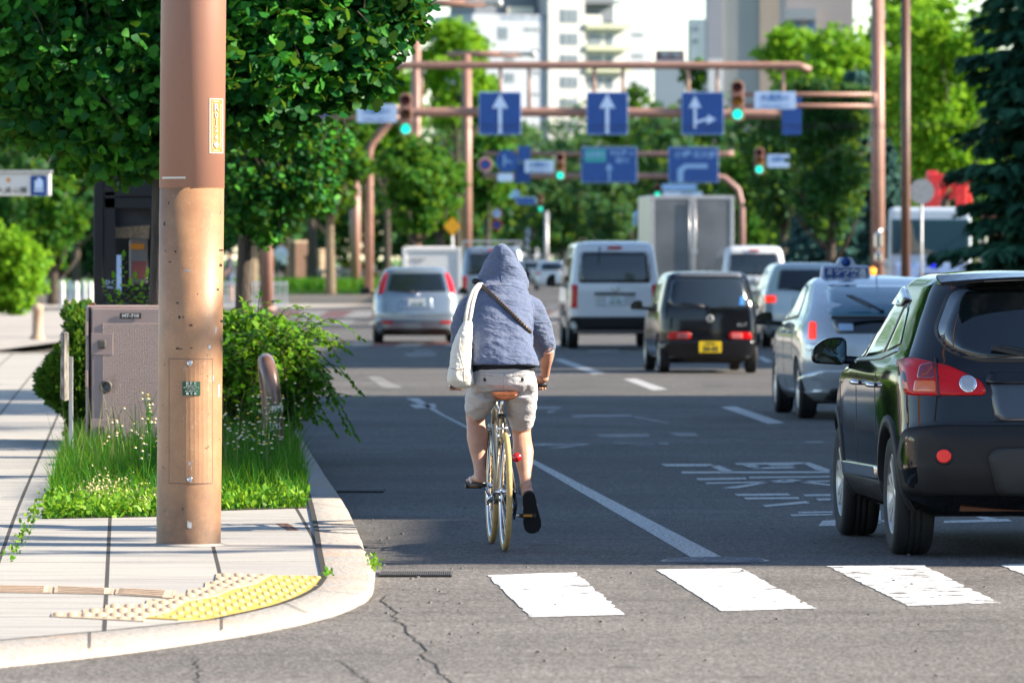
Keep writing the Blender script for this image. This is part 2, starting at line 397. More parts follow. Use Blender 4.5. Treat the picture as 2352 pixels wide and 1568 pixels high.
# ================================================================== the setting
def sheet(name, pts, m, kind='structure', parent=None, z=None):
    b = MB(); b.add([(p[0], p[1], p[2] if z is None else z) for p in pts], [list(range(len(pts)))])
    o = b.build(name, m, parent, fix=False)
    if kind and not parent: o['kind'] = kind
    return o
sheet('ground', [(-3000, -400, -.06), (3000, -400, -.06), (3000, 4500, -.06), (-3000, 4500, -.06)], M['lawn'])
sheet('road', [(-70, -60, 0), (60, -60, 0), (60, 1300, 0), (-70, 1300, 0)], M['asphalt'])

# kerb and sidewalk at the near left corner
kz = [(-400, 1545, 1512, .04), (-120, 1522, 1482, .04), (0, 1510, 1470, .04)]
outer = [(-420, 1552, .04), (-120, 1524, .04), (0, 1510, .04), (150, 1495, .04), (300, 1478, .04), (480, 1452, .04), (560, 1440, .04), (680, 1415, .045), (780, 1387, .05), (838, 1357, .055), (855, 1333, .06), (851, 1300, .075), (839, 1262, .09), (827, 1225, .11), (806, 1180, .13), (775, 1130, .14), (740, 1080, .14), (715, 1040, .14), (690, 1003, .14), (655, 950, .14)]
inner = [(-420, 1512, .04), (-120, 1482, .04), (0, 1470, .04), (150, 1457, .04), (300, 1443, .04), (480, 1424, .04), (560, 1407, .045), (640, 1388, .05), (690, 1370, .055), (728, 1350, .06), (747, 1325, .065), (741, 1300, .08), (733, 1260, .095), (727, 1215, .115), (716, 1165, .135), (705, 1125, .14), (690, 1075, .14), (676, 1035, .14), (656, 997, .14), (622, 944, .14)]
def resample(pts, n):
    P = [Vector(p) for p in pts]; L = [0]
    for a, b in zip(P, P[1:]): L.append(L[-1] + (b - a).length)
    out = []
    for k in range(n):
        s = L[-1] * k / (n - 1); i = max(j for j in range(len(L)) if L[j] <= s + 1e-9); i = min(i, len(P) - 2)
        t = (s - L[i]) / max(1e-9, L[i + 1] - L[i]); out.append(P[i].lerp(P[i + 1], min(1, t)))
    return out
def pairwise(a, b, sub):
    oa, ob = [], []
    for i in range(len(a) - 1):
        for k in range(sub):
            t = k / sub; oa.append(a[i].lerp(a[i + 1], t)); ob.append(b[i].lerp(b[i + 1], t))
    return oa + [a[-1]], ob + [b[-1]]
def smooth_line(P, n=2):
    for _ in range(n): P = [P[0]] + [(P[i - 1] + P[i] * 2 + P[i + 1]) / 4 for i in range(1, len(P) - 1)] + [P[-1]]
    return P
Wo = [gr(*p) for p in outer] + [Vector((-3.4, 86, .14)), Vector((-4.2, 97, .14)), Vector((-6.5, 108, .14)), Vector((-12, 113, .14)), Vector((-30, 114, .14))]
Wi = [gr(*p) for p in inner] + [Vector((-3.65, 86, .14)), Vector((-4.45, 96, .14)), Vector((-6.7, 107, .14)), Vector((-12, 112.6, .14)), Vector((-30, 113.6, .14))]
oa, ib = pairwise(Wo, Wi, 8); oa, ib = smooth_line(oa, 6), smooth_line(ib, 6)
kb = MB(); rs = []
for i, (o_, i_) in enumerate(zip(oa, ib)):
    jit = (random.random() - .5) * .022 * (1 if o_.z > .07 else .35); d = (i_ - o_); d.z = 0; d = d.normalized() if d.length > 0 else Vector((-1, 0, 0))
    o2 = o_ - d * jit
    low = Vector((o2.x, o2.y, -.03)) - d * .012
    mid = Vector((o2.x, o2.y, o2.z * .55)) - d * (.006 + random.random() * .012)
    rs.append([low, mid, o2 + Vector((0, 0, -.014)), o2 + d * .02, i_.copy()])
kb.rings(rs, smooth=True, caps=False, closed=False)
kerb = kb.build('kerb', M['granite'], fix=False); kerb['kind'] = 'structure'
sw = MB(); rows = [[Vector((-40, p.y, p.z - .006)), Vector((p.x - 6, p.y, p.z - .006)), Vector((p.x, p.y, p.z - .006))] for p in ib[:len(ib) - 16]]
rows += [[Vector((-40, y, .134)), Vector((x - 6, y, .134)), Vector((x, y, .134))] for x, y in ((-6.9, 107), (-12, 112), (-30, 113.5))]
sw.rings(rows, smooth=False, caps=False, closed=False)
o = sw.build('sidewalk', M['slab'], fix=False); o['kind'] = 'structure'
def zside(Y):                                          # level of the sidewalk at depth Y
    P = sorted(ib, key=lambda p: p.y)
    return float(np.interp(Y, [p.y for p in P], [p.z for p in P])) - .006
def grs(px, py, dz=0.0):
    z = .05
    for _ in range(6): z = zside(gr(px, py, z).y) + dz
    return gr(px, py, z)
def ribbon(P, w, b):
    for i in range(len(P) - 1):
        d = (P[i + 1] - P[i]); s_ = Vector((d.y, -d.x, 0)).normalized() * w / 2
        b.add([P[i] - s_, P[i] + s_, P[i + 1] + s_, P[i + 1] - s_], [(0, 1, 2, 3)])
# dark open joint between kerb and slabs, weeds in it
jb = MB(); ribbon([p + Vector((0, 0, .003)) for p in ib[:150]], .03, jb)
jo = jb.build('sidewalk_joint', M['grime'], fix=False); jo['kind'] = 'structure'
kj = MB()
for i in (12, 27, 43, 58, 70, 80, 92, 103, 114, 128): ribbon([oa[i] + Vector((0, 0, .004)), ib[i] + Vector((0, 0, .004))], .006, kj)
o = kj.build('kerb_joint', M['grime'], fix=False); o['kind'] = 'structure'

# road paint, each sheet 4 mm above the asphalt
def poly(b, pts, z=.004): b.add([gr(x, y, z) for x, y in pts], [list(range(len(pts)))])
def marks(name, polys, m, label, cat, z=.004, kind='structure'):
    b = MB()
    for p in polys: poly(b, p, z)
    o = b.build(name, m, fix=False); o['kind'] = kind; return o
for i, (q, m_) in enumerate([([(1120, 1320), (1322, 1313), (1438, 1410), (1220, 1416)], 'paint'), ([(1507, 1307), (1702, 1304), (1876, 1396), (1658, 1402)], 'paint'),
        ([(1900, 1299), (2122, 1297), (2298, 1383), (2086, 1390)], 'paint_worn'), ([(2295, 1296), (2530, 1292), (2720, 1370), (2510, 1380)], 'paint_worn')]):
    Q = []
    for a_, c_ in zip(q, q[1:] + q[:1]):
        for k in range(36): Q.append((a_[0] + (c_[0] - a_[0]) * k / 36 + random.gauss(0, 2.0) - (abs(random.gauss(0, 7)) if a_[0] == q[1][0] and k > 12 and random.random() < .6 else 0), a_[1] + (c_[1] - a_[1]) * k / 36 + random.gauss(0, .25)))
    marks('crosswalk_stripe', [Q], M[m_], '', '')
marks('edge_line', [[(1588, 1279), (1656, 1277), (1248, 1066), (1190, 1045)], [(1190, 1045), (1248, 1066), (1020, 952), (980, 935)], [(980, 935), (1020, 952), (962, 914), (932, 914)], [(940, 929), (998, 927), (1003, 935), (955, 937)]], M['paint_line'], '', '')
marks('lane_line', [[(1655, 934), (1690, 933), (1803, 971), (1765, 973)], [(1432, 870), (1460, 869), (1533, 894), (1500, 896)], [(1270, 825), (1292, 824), (1390, 857), (1362, 859)], [(1740, 820), (1752, 819), (1775, 830), (1760, 832)]], M['paint_line'], '', '')
Z6 = lambda L: [((x / .9816 + 1700) / 1.7415, (y / .9816 + 1750) / 1.7415) for x, y in L]
strokes = [[(925, 102), (1120, 102), (1150, 112), (945, 112)], [(1005, 132), (1590, 131), (1590, 138), (1010, 140)], [(1110, 108), (1155, 108), (1220, 134), (1170, 134)],
    [(1215, 99), (1480, 96), (1500, 103), (1225, 106)], [(1240, 104), (1290, 104), (1330, 120), (1280, 120)], [(1270, 116), (1440, 112), (1455, 119), (1290, 123)], [(1480, 97), (1512, 97), (1590, 125), (1590, 134), (1535, 126)], [(1340, 105), (1440, 104), (1460, 109), (1360, 110)],
    [(1065, 158), (1260, 156), (1262, 163), (1072, 166)], [(1100, 175), (1590, 167), (1590, 172), (1105, 181)], [(1165, 197), (1400, 163), (1450, 161), (1225, 198)], [(1270, 153), (1590, 150), (1590, 155), (1275, 159)], [(1390, 166), (1440, 162), (1590, 182), (1590, 188)],
    [(1215, 220), (1425, 218), (1435, 226), (1228, 228)], [(1250, 234), (1465, 232), (1472, 240), (1262, 242)], [(1325, 264), (1495, 248), (1512, 256), (1338, 271)], [(1485, 222), (1592, 220), (1592, 228), (1492, 229)], [(1535, 238), (1592, 237), (1592, 244), (1545, 246)],
    [(1435, 300), (1600, 298), (1600, 303), (1440, 307)], [(1465, 290), (1600, 288), (1600, 293), (1470, 296)], [(1560, 325), (1612, 322), (1612, 345), (1545, 346)], [(1775, 285), (1790, 285), (1790, 335), (1775, 335)], [(2040, 325), (2290, 318), (2305, 328), (2035, 334)], [(2160, 309), (2200, 308), (2250, 318), (2200, 322)], [(1690, 325), (1900, 322), (1900, 328), (1695, 332)]]
marks('road_lettering', [Z6(s_) for s_ in strokes], M['paint_line'], '', '')
faint = [Z6([(425, 22), (625, 22), (655, 27), (520, 44), (470, 45), (555, 31), (425, 33)]), Z6([(740, 21), (895, 18), (902, 27), (745, 30)]), Z6([(915, 18), (955, 17), (958, 26), (920, 27)]),
    [(1310, 952), (1450, 951), (1452, 957), (1315, 959)], [(1370, 996), (1490, 995), (1492, 1003), (1376, 1004)], [(1530, 993), (1598, 994), (1603, 1002), (1560, 1002)], [(1408, 1015), (1500, 1016), (1503, 1022), (1412, 1022)],
    [(1222, 934), (1288, 933), (1290, 938), (1226, 940)], [(1262, 940), (1284, 940), (1270, 948), (1255, 948)], [(930, 811), (1000, 810), (1003, 817), (936, 818)], [(950, 803), (990, 803), (992, 807), (952, 808)],
    [(842, 865), (870, 864), (900, 880), (925, 890), (880, 890)], [(1848, 1013), (1890, 1013), (1892, 1018), (1852, 1018)], [(1460, 955), (1540, 970), (1530, 972), (1450, 958)], [(1350, 802), (1420, 801), (1422, 807), (1356, 808)]]
marks('faded_road_mark', faint, M['paint_faint'], '', '')
# bicycle crossings over the side street, white with red
for y0, y1 in ((783, 796), (714, 728)):
    wb, rb = [], []
    for k in range(12 if y0 > 750 else 22):
        a = 640 + k * 58; (wb if k % 2 else rb).append([(a, y0), (a + 57, y0), (a + 30, y1), (a - 27, y1)])
    marks('bicycle_crossing', wb, M['paint_faint'], '', ''); marks('bicycle_crossing', rb, M['paint_red'], '', '')
for y0, y1, x0, x1, n in ((735, 744, 700, 1800, 14), (756, 766, 700, 1800, 0), (700, 708, 1150, 1700, 10)):
    marks('far_crosswalk', [[(x0 + (x1 - x0) * k / max(n, 1), y0), (x0 + (x1 - x0) * (k + .5) / max(n, 1), y0), (x0 + (x1 - x0) * (k + .5) / max(n, 1) - 14, y1), (x0 + (x1 - x0) * k / max(n, 1) - 14, y1)] for k in range(n)], M['paint_faint'], '', '') if n else None
# cracks
def crack(pts, w=.012, z=.003, jag=.012, name='road_crack'):
    P = resample([gr(x, y, z) for x, y in pts], 60)
    P = smooth_line([p + Vector((random.gauss(0, jag * 1.3), 0, 0)) for p in P], 1); b = MB(); ribbon(P, w * .62, b)
    o = b.build(name, M['crack'], fix=False); o['kind'] = 'structure'
crack([(868, 1368), (900, 1398), (922, 1432), (950, 1466), (985, 1512), (1045, 1575)], .014, jag=.02)
crack([(442, 1508), (452, 1540), (458, 1590)], .012); crack([(775, 1515), (820, 1545), (860, 1575)], .012); crack([(640, 1462), (500, 1470)], .01)
crack([(1250, 1476), (1400, 1480), (1560, 1486)], .008)
# drain grates at the gutter
def grate(cx, y0, y1, x0, x1, label):
    t = empty('drain_grate', gr(cx, (y0 + y1) / 2, 0), 0, label, 'drain grate', 'gutter drain grates')
    a, b_ = gr(x0, y1), gr(x1, y0); w = b_.x - a.x; d = b_.y - a.y
    f = MB(); f.box((0, 0, .004), (w, d, .006)); f.build('frame', M['crack'], t)
    g_ = MB()
    for k in range(34): g_.box((-w / 2 + w * (k + .5) / 34, 0, .011), (w / 34 * .5, d * .95, .006))
    g_.build('grating', mat('grate_steel', (.09, .09, .09), .7), t)
grate(955, 1314, 1325, 872, 1042, 'dark metal drain grate in the gutter beside the sunlit rounded kerb corner')
grate(826, 1124, 1131, 768, 886, 'small dark drain grate in the shaded gutter beside the flower bed')
mh = empty('manhole_cover', gr(1642, 1288, .0), 0, 'round patterned steel manhole cover between the white line and the crosswalk', 'manhole cover')
b = MB(); b.lathe([(.0, .006), (.285, .006), (.30, .004), (.305, 0)], n=48); b.build('lid', M['dark_metal'], mh)
b = MB()
for r_ in (.06, .13, .2, .275):
    b.tube([(r_ * math.cos(t), r_ * math.sin(t), .007) for t in np.linspace(0, 2 * PI, 40)[:-1]], .006, 6, closed=True)
for k in range(14):
    t = 2 * PI * k / 14; b.tube([(.08 * math.cos(t), .08 * math.sin(t), .007), (.17 * math.cos(t + .3), .17 * math.sin(t + .3), .007), (.26 * math.cos(t), .26 * math.sin(t), .007)], .006, 6)
b.build('relief', mat('worn_steel', (.15, .155, .17), .5, metal=.2), mh)

# tactile paving at the corner
def inpoly(x, y, P):
    c = False; j = len(P) - 1
    for i in range(len(P)):
        if (P[i][1] > y) != (P[j][1] > y) and x < (P[j][0] - P[i][0]) * (y - P[i][1]) / (P[j][1] - P[i][1]) + P[i][0]: c = not c
        j = i
    return c
def tactile(name, pts, m, label, h=.005, domes=True, steps=None, sp=.066, dr=.024, dh=.0065, dm=None):
    W_ = [grs(x, y, h) for x, y in pts]; t = empty(name, W_[0], 0, label, 'tactile paving', 'raised dot paving at the corner'); o0 = W_[0]
    b = MB(); n = len(W_)
    top = [p - o0 for p in W_]; bot = [p - Vector((0, 0, .02)) for p in top]
    b.add(top + bot, [list(range(n))] + [(k, n + k, n + (k + 1) % n, (k + 1) % n) for k in range(n)]); b.build('slab', m, t)
    if domes:
        P2 = [(p.x, p.y) for p in top]; d = MB()
        xs = [p[0] for p in P2]; ys = [p[1] for p in P2]; y = min(ys) + .04; r = 0
        while y < max(ys):
            blk_ = int((y - min(ys)) / .30); x = min(xs) - .6 - .057 * y + (sp / 2 if blk_ % 2 else 0)
            while x < max(xs) + .6:
                if all(inpoly(x + a, y + b_, P2) for a, b_ in ((.02, .03), (-.02, -.03), (.02, -.03), (-.02, .03))):
                    zz = zside(y + o0.y) + h - o0.z; d.lathe([(dr, -.001), (dr * .9, .5 * dh), (dr * .6, .95 * dh), (.001, dh)], (x, y, zz), n=10)
                x += sp
            y += sp * (1.0 if int((y + sp - min(ys)) / .30) == int((y - min(ys)) / .30) else 1.5); r += 1
        d.build('domes', dm or m, t)
    return t
tactile('tactile_slab', [(335, 1417), (397, 1403), (432, 1380), (502, 1368), (537, 1352), (592, 1340), (625, 1320), (746, 1322), (736, 1345), (690, 1368), (640, 1384), (560, 1403), (500, 1418), (410, 1421)], M['yellow'], 'bright yellow dotted paving filling the curve of the kerb corner', .006, dh=.004, dr=.018, dm=mat('dome_yellow', (.74, .56, .22), .6))
tactile('tactile_slab', [(120, 1407), (190, 1405), (192, 1398), (240, 1397), (243, 1388), (335, 1387), (338, 1376), (400, 1375), (402, 1364), (430, 1362), (432, 1352), (470, 1350), (472, 1336), (494, 1335), (497, 1316), (622, 1318), (590, 1338), (535, 1350), (500, 1366), (430, 1378), (395, 1401), (333, 1415), (330, 1425), (118, 1414)], M['tan'], 'tan dotted paving laid in steps beside the yellow paving', .005)
for k, (a, b_) in enumerate([((-10, 1343, 120, 1345), (-10, 1355, 118, 1357)), ((126, 1345, 262, 1350), (124, 1357, 258, 1360)), ((268, 1350, 402, 1355), (264, 1360, 396, 1369))]):
    pts = [(a[0], a[1]), (a[2], a[3]), (b_[2], b_[3] + 3), (b_[0], b_[1] + 3)]
    W_ = [grs(x, y, .006) for x, y in pts]; t = empty('guide_tile', W_[0], 0, ['worn orange guide tile running off the left edge of the picture', 'worn orange guide tile between two others', 'worn orange guide tile next to the tan stepped paving'][k], 'tactile paving', 'ribbed guide tiles')
    b = MB(); top = [p - W_[0] for p in W_]; n = 4; b.add(top + [p - Vector((0, 0, .02)) for p in top], [(0, 1, 2, 3), (0, 4, 5, 1), (1, 5, 6, 2), (2, 6, 7, 3), (3, 7, 4, 0)]); b.build('slab', M['orange_tile'], t)
    g_ = MB()
    for j in range(4):
        f = (j + .5) / 4; p0 = top[0].lerp(top[3], f); p1 = top[1].lerp(top[2], f); g_.bar(p0 + Vector((.03, 0, .002)), p1 + Vector((-.03, 0, .002)), .045, .004)
    g_.build('ribs', M['orange_tile'], t)
# joint frame of a metal cover in the sidewalk
fr = MB(); A, B_, C_, D_ = grs(470, 1203, .002), grs(655, 1201, .002), grs(682, 1217, .002), grs(470, 1219, .002)
ribbon([A, B_, C_, D_], .03, fr); ribbon([grs(640, 1201, .003), grs(668, 1217, .003)], .03, fr); o = fr.build('service_cover', M['rust'], fix=False)
tag(o, 'rusty thin frame of a service cover set in the slabs behind the pole', 'service cover')

# ================================================================== the big pole in front
PY = 37.3; pb = at(433, 1265, PY); pz = zside(PY); Kp = K(PY); PR = .180
pole = empty('street_light_pole', (pb.x, PY, pz), 0, 'thick scratched salmon steel pole standing on the sidewalk in front', 'light pole')
LEAN = .0093
b = MB(); b.tube([(LEAN * z, 0, z) for z in (-.05, 0, 1.0, 2.0, 1.999 + .001)], [PR] * 5, 64)
b.tube([(LEAN * z, 0, z) for z in (1.99, 1.992, 3, 5, 7, 9.5)], [PR, PR + .0025, PR + .002, PR - .005, PR - .02, PR - .05], 64)
shaft = b.build('shaft', M['pole'], pole, fix=False)
b = MB(); b.lathe([(PR + .03, 0), (PR + .025, .008), (PR + .001, .012)], n=48); b.build('mortar_collar', M['concrete'], pole)
def on_pole(px, py, e=.002):                           # point on the pole's skin seen at this pixel
    z = HC - (py - HY) / F * (PY - PR) - pz; cx = LEAN * z; x = (px - CX) / F * (PY - PR) - pb.x - cx
    r = PR + e; x = max(-r * .995, min(r * .995, x)); a = math.asin(x / r); return a, z
def pole_patch(name, x0, x1, y0, y1, m, e=.003, parent=pole, outline=None):
    b = MB(); n = 10; rs = []
    for i in range(n + 1):
        px = x0 + (x1 - x0) * i / n
        for yy in ((y0, y1) if not outline else outline(i / n)):
            pass
        ya, yb = (y0, y1) if not outline else outline(i / n)
        row = []
        for yy, ee in ((ya, -.001), (ya, e), (yb, e), (yb, -.001)):
            a, z = on_pole(px, yy, e); r = PR + ee; row.append(Vector((LEAN * z + r * math.sin(a), -r * math.cos(a), z)))
        rs.append(row)
    b.rings(rs, smooth=False, caps=True, closed=False)
    return b.build(name, m, parent)
door = pole_patch('access_door', 388, 487, 825, 1109, M['pole'], .0035)
for x0, x1, y0, y1 in ((387, 388, 824, 1110), (487, 488, 824, 1110), (387, 488, 823.5, 825), (387, 488, 1108.5, 1110.5)): pole_patch('door_gap', x0, x1, y0, y1, mat('door_gap', (.19, .11, .075), .8), .0042, door)
for yy in (833.5, 1100):
    a, z = on_pole(436, yy, .006); c = Vector((LEAN * z + (PR + .004) * math.sin(a), -(PR + .004) * math.cos(a), z)); b = MB()
    b.lathe([(.016, 0), (.016, -.006), (.009, -.009), (.009, -.004), (.001, -.004)], c, 'y', 20); b.build('bolt', M['chrome'], pole)
plate = pole_patch('number_plaque', 419, 460, 876, 908, M['green_plate'], .007)
stk = pole_patch('address_sticker', 482, 510, 227, 351, mat('sticker_orange', (.40, .19, .04), .5), .0035)
stw = mat('sticker_white', (.50, .48, .43), .5)
for x0, x1, y0, y1 in ((481, 483, 226, 352), (508.5, 510.5, 226, 352), (482, 510, 226, 228), (482, 510, 350, 352), (486, 487, 238, 341), (505, 506, 238, 341), (490, 502, 232, 233.5), (490, 502, 345, 346.5)):
    pole_patch('border', x0, x1, y0, y1, stw, .0052, stk)
_deps = None
def text_mesh(s_, size, extr=.0008, align='CENTER', bold=0.0):
    cu = bpy.data.curves.new('lettering', 'FONT'); cu.body = s_; cu.size = size; cu.extrude = extr; cu.align_x = align; cu.align_y = 'CENTER'; cu.offset = bold; cu.resolution_u = 3
    to = bpy.data.objects.new('lettering', cu); COL.objects.link(to)
    dg = bpy.context.evaluated_depsgraph_get(); me = bpy.data.meshes.new_from_object(to.evaluated_get(dg)); bpy.data.objects.remove(to); bpy.data.curves.remove(cu)
    me.materials.clear(); return me
def lettering(s_, size, m, parent, loc, rz=0.0, sx=1.0, extr=.0008, bold=0.0, facing=True, name='lettering', align='CENTER'):
    me = text_mesh(s_, size, extr, align, bold); o = link(name, me, m, parent)
    o.rotation_euler = (R(90), 0, rz); o.location = loc; o.scale = (sx, 1, 1); return o
for ch, yy, sz in (('R', 247, .058), ('0', 265, .046), ('1', 281, .046), ('2', 297, .046), ('4', 316, .046), ('◆', 333, .042)):
    a, z = on_pole(496, yy, .006); c = (LEAN * z + (PR + .0065) * math.sin(a), -(PR + .0065) * math.cos(a), z)
    lettering(ch, sz, stw, stk, c, a, 1.05, bold=.0008)
pw = mat('plaque_letter', (.55, .62, .58), .6)
for s_, px, py, sz in (('街  路  灯', 439.5, 880, .014), ('開  発  局', 439.5, 904, .014)):
    a, z = on_pole(px, py, .009); lettering(s_, sz, pw, plate, (LEAN * z + (PR + .0085) * math.sin(a), -(PR + .0085) * math.cos(a), z), a, bold=.0003)
for k, (s_, xa, xb) in enumerate((('管理番号 R0124', 424, 456), ('電 圧 200 V 電力 220 W', 424, 456), ('ポール 灯具', 424, 456), ('施工 西暦 年 12 月', 424, 456))):
    a, z = on_pole(439.5, 885.5 + k * 4.2, .009); lettering(s_, .0085, pw, plate, (LEAN * z + (PR + .0085) * math.sin(a), -(PR + .0085) * math.cos(a), z), a)
pole_patch('tape_strip', 370.5, 426, 406, 410.5, M['offwhite'], .003)
peel = mat('peeled_paint', (.62, .58, .50), .8)
pole_patch('peeled_patch', 386, 399, 263, 303, peel, .002, outline=lambda t: (300 - 36 * math.sin(PI * min(1, t * 1.05)) ** .6, 303 - 26 * max(0, t - .1)))
blk = mat('sticker_remnant', (.015, .013, .012), .8)
for x0, x1, y0, y1 in ((505, 511, 421, 430), (377, 383, 378, 388), (385, 392, 381, 386), (503, 508, 605, 613), (502, 510, 572, 577), (434, 442, 744, 749), (404, 410, 797, 803), (411, 418, 799, 803), (437, 442, 797, 801), (425, 434, 1043, 1046), (429, 431, 1039, 1049), (505, 510, 735, 741), (497, 501, 662, 668), (400, 404, 575, 580), (386, 392, 600, 603), (430, 442, 828, 832)):
    pole_patch('sticker_remnant', x0, x1, y0 - 1, y1 - 1, blk, .002, outline=lambda t, a=y0, c=y1: (a + random.random() * 2, c - random.random() * 2))
sil = mat('grey_scuff', (.40, .42, .44), .6)
for x0, x1, y0, y1 in ((499, 503, 880, 918), (478, 483, 790, 803), (424, 437, 618, 624), (486, 490, 860, 878), (412, 424, 845, 849), (444, 452, 848, 851), (430, 440, 1195, 1215), (496, 500, 640, 648)):
    pole_patch('scuff', x0, x1, y0, y1, sil, .0018, outline=lambda t, a=y0, c=y1: (a + random.random() * (c - a) * .3, c - random.random() * (c - a) * .3))

# ================================================================== cabinet
CY = 52.0; kc = K(CY); c0 = at(197, 1060, CY); zc = zside(CY); CW, CH, CD = .86, 1.17, .38
cab = empty('control_cabinet', (c0.x + CW / 2, CY + CD / 2, zc), 0, 'pinkish beige street cabinet with dimpled door and black number tag', 'utility cabinet')
b = MB(); b.box((0, 0, CH / 2 + .02), (CW, CD, CH)); b.build('housing', M['beige_cab'], cab, bevel=.012)
b = MB(); b.box((0, -.03, .03), (CW + .03, CD + .1, .08)); b.build('plinth', M['concrete'], cab, bevel=.01)
def dimple():
    g = G('dimpled_door'); o_ = g.pos((1, 1, 1), kind='o'); s_ = g.n('SeparateXYZ'); g.t.links.new(o_, s_.inputs[0])
    X, Z = s_.outputs['X'], s_.outputs['Z']; d = 2 * PI / .026
    a = g.math('SINE', g.math('ADD', g.math('MULTIPLY', X, d), g.math('MULTIPLY', Z, d * 0.9)), 0)
    b_ = g.math('SINE', g.math('SUBTRACT', g.math('MULTIPLY', X, d), g.math('MULTIPLY', Z, d * 0.9)), 0)
    h = g.math('MAXIMUM', g.math('MULTIPLY', a, b_), 0.0)
    g.color(g.mix((.36, .265, .245), (.21, .155, .125), g.ramp(g.noise(g.pos((1, 1, 1), kind='o'), 3.2, 4.0), [(.56, 0), (.72, .8)]))); g.rough(.5); g.bump(h, 1.0, .006); return g.m
fy = -CD / 2
b = MB(); b.box((.02, fy - .012, CH / 2 + .02), (CW - .06, .022, CH - .05)); dr = b.build('door', M['beige_cab'], cab, bevel=.006)
b = MB(); b.box((.05, fy - .026, CH / 2 - .03), (CW - .16, .006, CH - .18)); b.build('dimpled_panel', dimple(), dr, bevel=.002)
b = MB(); b.box((-CW / 2 + .032, fy - .003, CH / 2 + .02), (.016, .008, CH - .03)); b.build('door_gap', M['crack'], cab)
def cabpt(px, py): p = at(px, py, CY); return (p.x - (c0.x + CW / 2), p.z - zc)
for (px, py, kind) in ((235, 790, 0), (244, 887, 1), (234, 987, 0)):
    x, z = cabpt(px, py); b = MB()
    if kind == 0:
        b.box((x, fy - .04, z), (.065, .03, .068)); b.build('latch', M['grey_knob'], dr, bevel=.012)
        b = MB(); b.box((x, fy - .028, z), (.17, .006, .17)); b.build('latch_plate', M['beige_cab'], dr, bevel=.004)
    else:
        b.lathe([(.048, 0), (.048, -.02), (.042, -.027), (.034, -.028), (.032, -.018), (.001, -.017)], (x, fy - .026, z), 'y', 32); b.build('round_lock', M['grey_knob'], dr)
x, z = cabpt(300, 725); b = MB(); b.box((x, fy - .029, z), (.165, .004, .042)); tg = b.build('number_tag', M['black'], dr, bevel=.001)
lettering('MT-710', .036, M['white'], tg, (x, fy - .0325, z - .001), 0, 1.15, bold=.0012)
for z_ in (.2, .62, 1.0):
    b = MB(); b.box((-CW / 2 + .008, fy - .012, z_), (.02, .026, .13)); b.build('hinge', M['beige_cab'], cab, bevel=.003)
b = MB(); b.box((-CW / 2 + .05, fy + .06, CH + .028), (.05, .05, .015)); b.build('lifting_lug', M['rust'], cab, bevel=.003)
# weathered sign board and post left of the cabinet
sp = at(163, 1045, 50.0); t = empty('sign_post', (sp.x, 50.0, zside(50)), 0, 'thin grey metal post with a weathered board edge, left of the cabinet', 'sign post')
b = MB(); b.box((0, 0, .41), (.03, .03, .82)); b.build('post', M['steel'], t, bevel=.003)
b = MB(); b.prism([(-.045, .52), (-.012, .50), (-.015, 1.0), (-.04, 1.01)], .5, (0, -.03, 0)); b.build('board', mat('weathered_board', (.33, .31, .28), .9, var=.5, vscale=14, stretch=(6, 1, 1), col2=(.06, .05, .045)), t)
# guard pipe
gp = empty('guard_pipe', (at(633, 1057, 50.0).x, 50.0, zside(50)), 0, 'brown bent guard pipe with white reflector bands half hidden in the shrub', 'guard rail')
b = MB(); path = [(.01, 0, 0), (-.01, 0, .45), (-.03, .0, .62), (-.055, .04, .73), (-.075, .13, .775), (-.09, .4, .78), (-.10, .62, .78), (-.10, .72, .73), (-.09, .77, .62), (-.07, .78, .4), (-.05, .78, 0)]
path = smooth_line(resample(path, 60), 6); b.tube(path, .062, 20); b.build('pipe', mat('guard_brown', (.16, .085, .062), .35, coat=.3, var=.2, vscale=6), gp)
for z_ in (.43, .30):
    b = MB(); b.tube([(-.005 , -.001, z_ - .025), (-.008, -.001, z_ + .025)], .0635, 20); b.build('reflector_band', M['offwhite'], gp)

# ================================================================== near plants
FAN = [(0, 0, 0), (-.30, .30, .02), (-.52, .62, .05), (-.44, .80, .05), (-.22, .93, .03), (-.04, .88, 0), (0, .74, 0), (.04, .88, 0), (.22, .93, .03), (.44, .80, .05), (.52, .62, .05), (.30, .30, .02)]
OVAL = [(0, 0, 0), (-.20, .18, .03), (-.27, .45, .05), (-.17, .78, .03), (0, 1.0, -.04), (.17, .78, .03), (.27, .45, .05), (.20, .18, .03)]
DIAM = [(0, 0, 0), (-.35, .5, .06), (0, 1, 0), (.35, .5, .06)]
NEED = [(-.10, 0, 0), (-.12, .8, .02), (0, 1.0, 0), (.12, .8, .02), (.10, 0, 0)]
def tree_trunk(parent, pts, r0, r1, m, limbs=(), n=12):
    P = smooth_line(resample([Vector(p) for p in pts], 24), 3); b = MB(); b.tube(P, list(np.linspace(r0, r1, 24)), n)
    for L, ra, rb in limbs: Q = smooth_line(resample([Vector(p) for p in L], 12), 2); b.tube(Q, list(np.linspace(ra, rb, 12)), 8)
    return b.build('trunk', m, parent, fix=False)
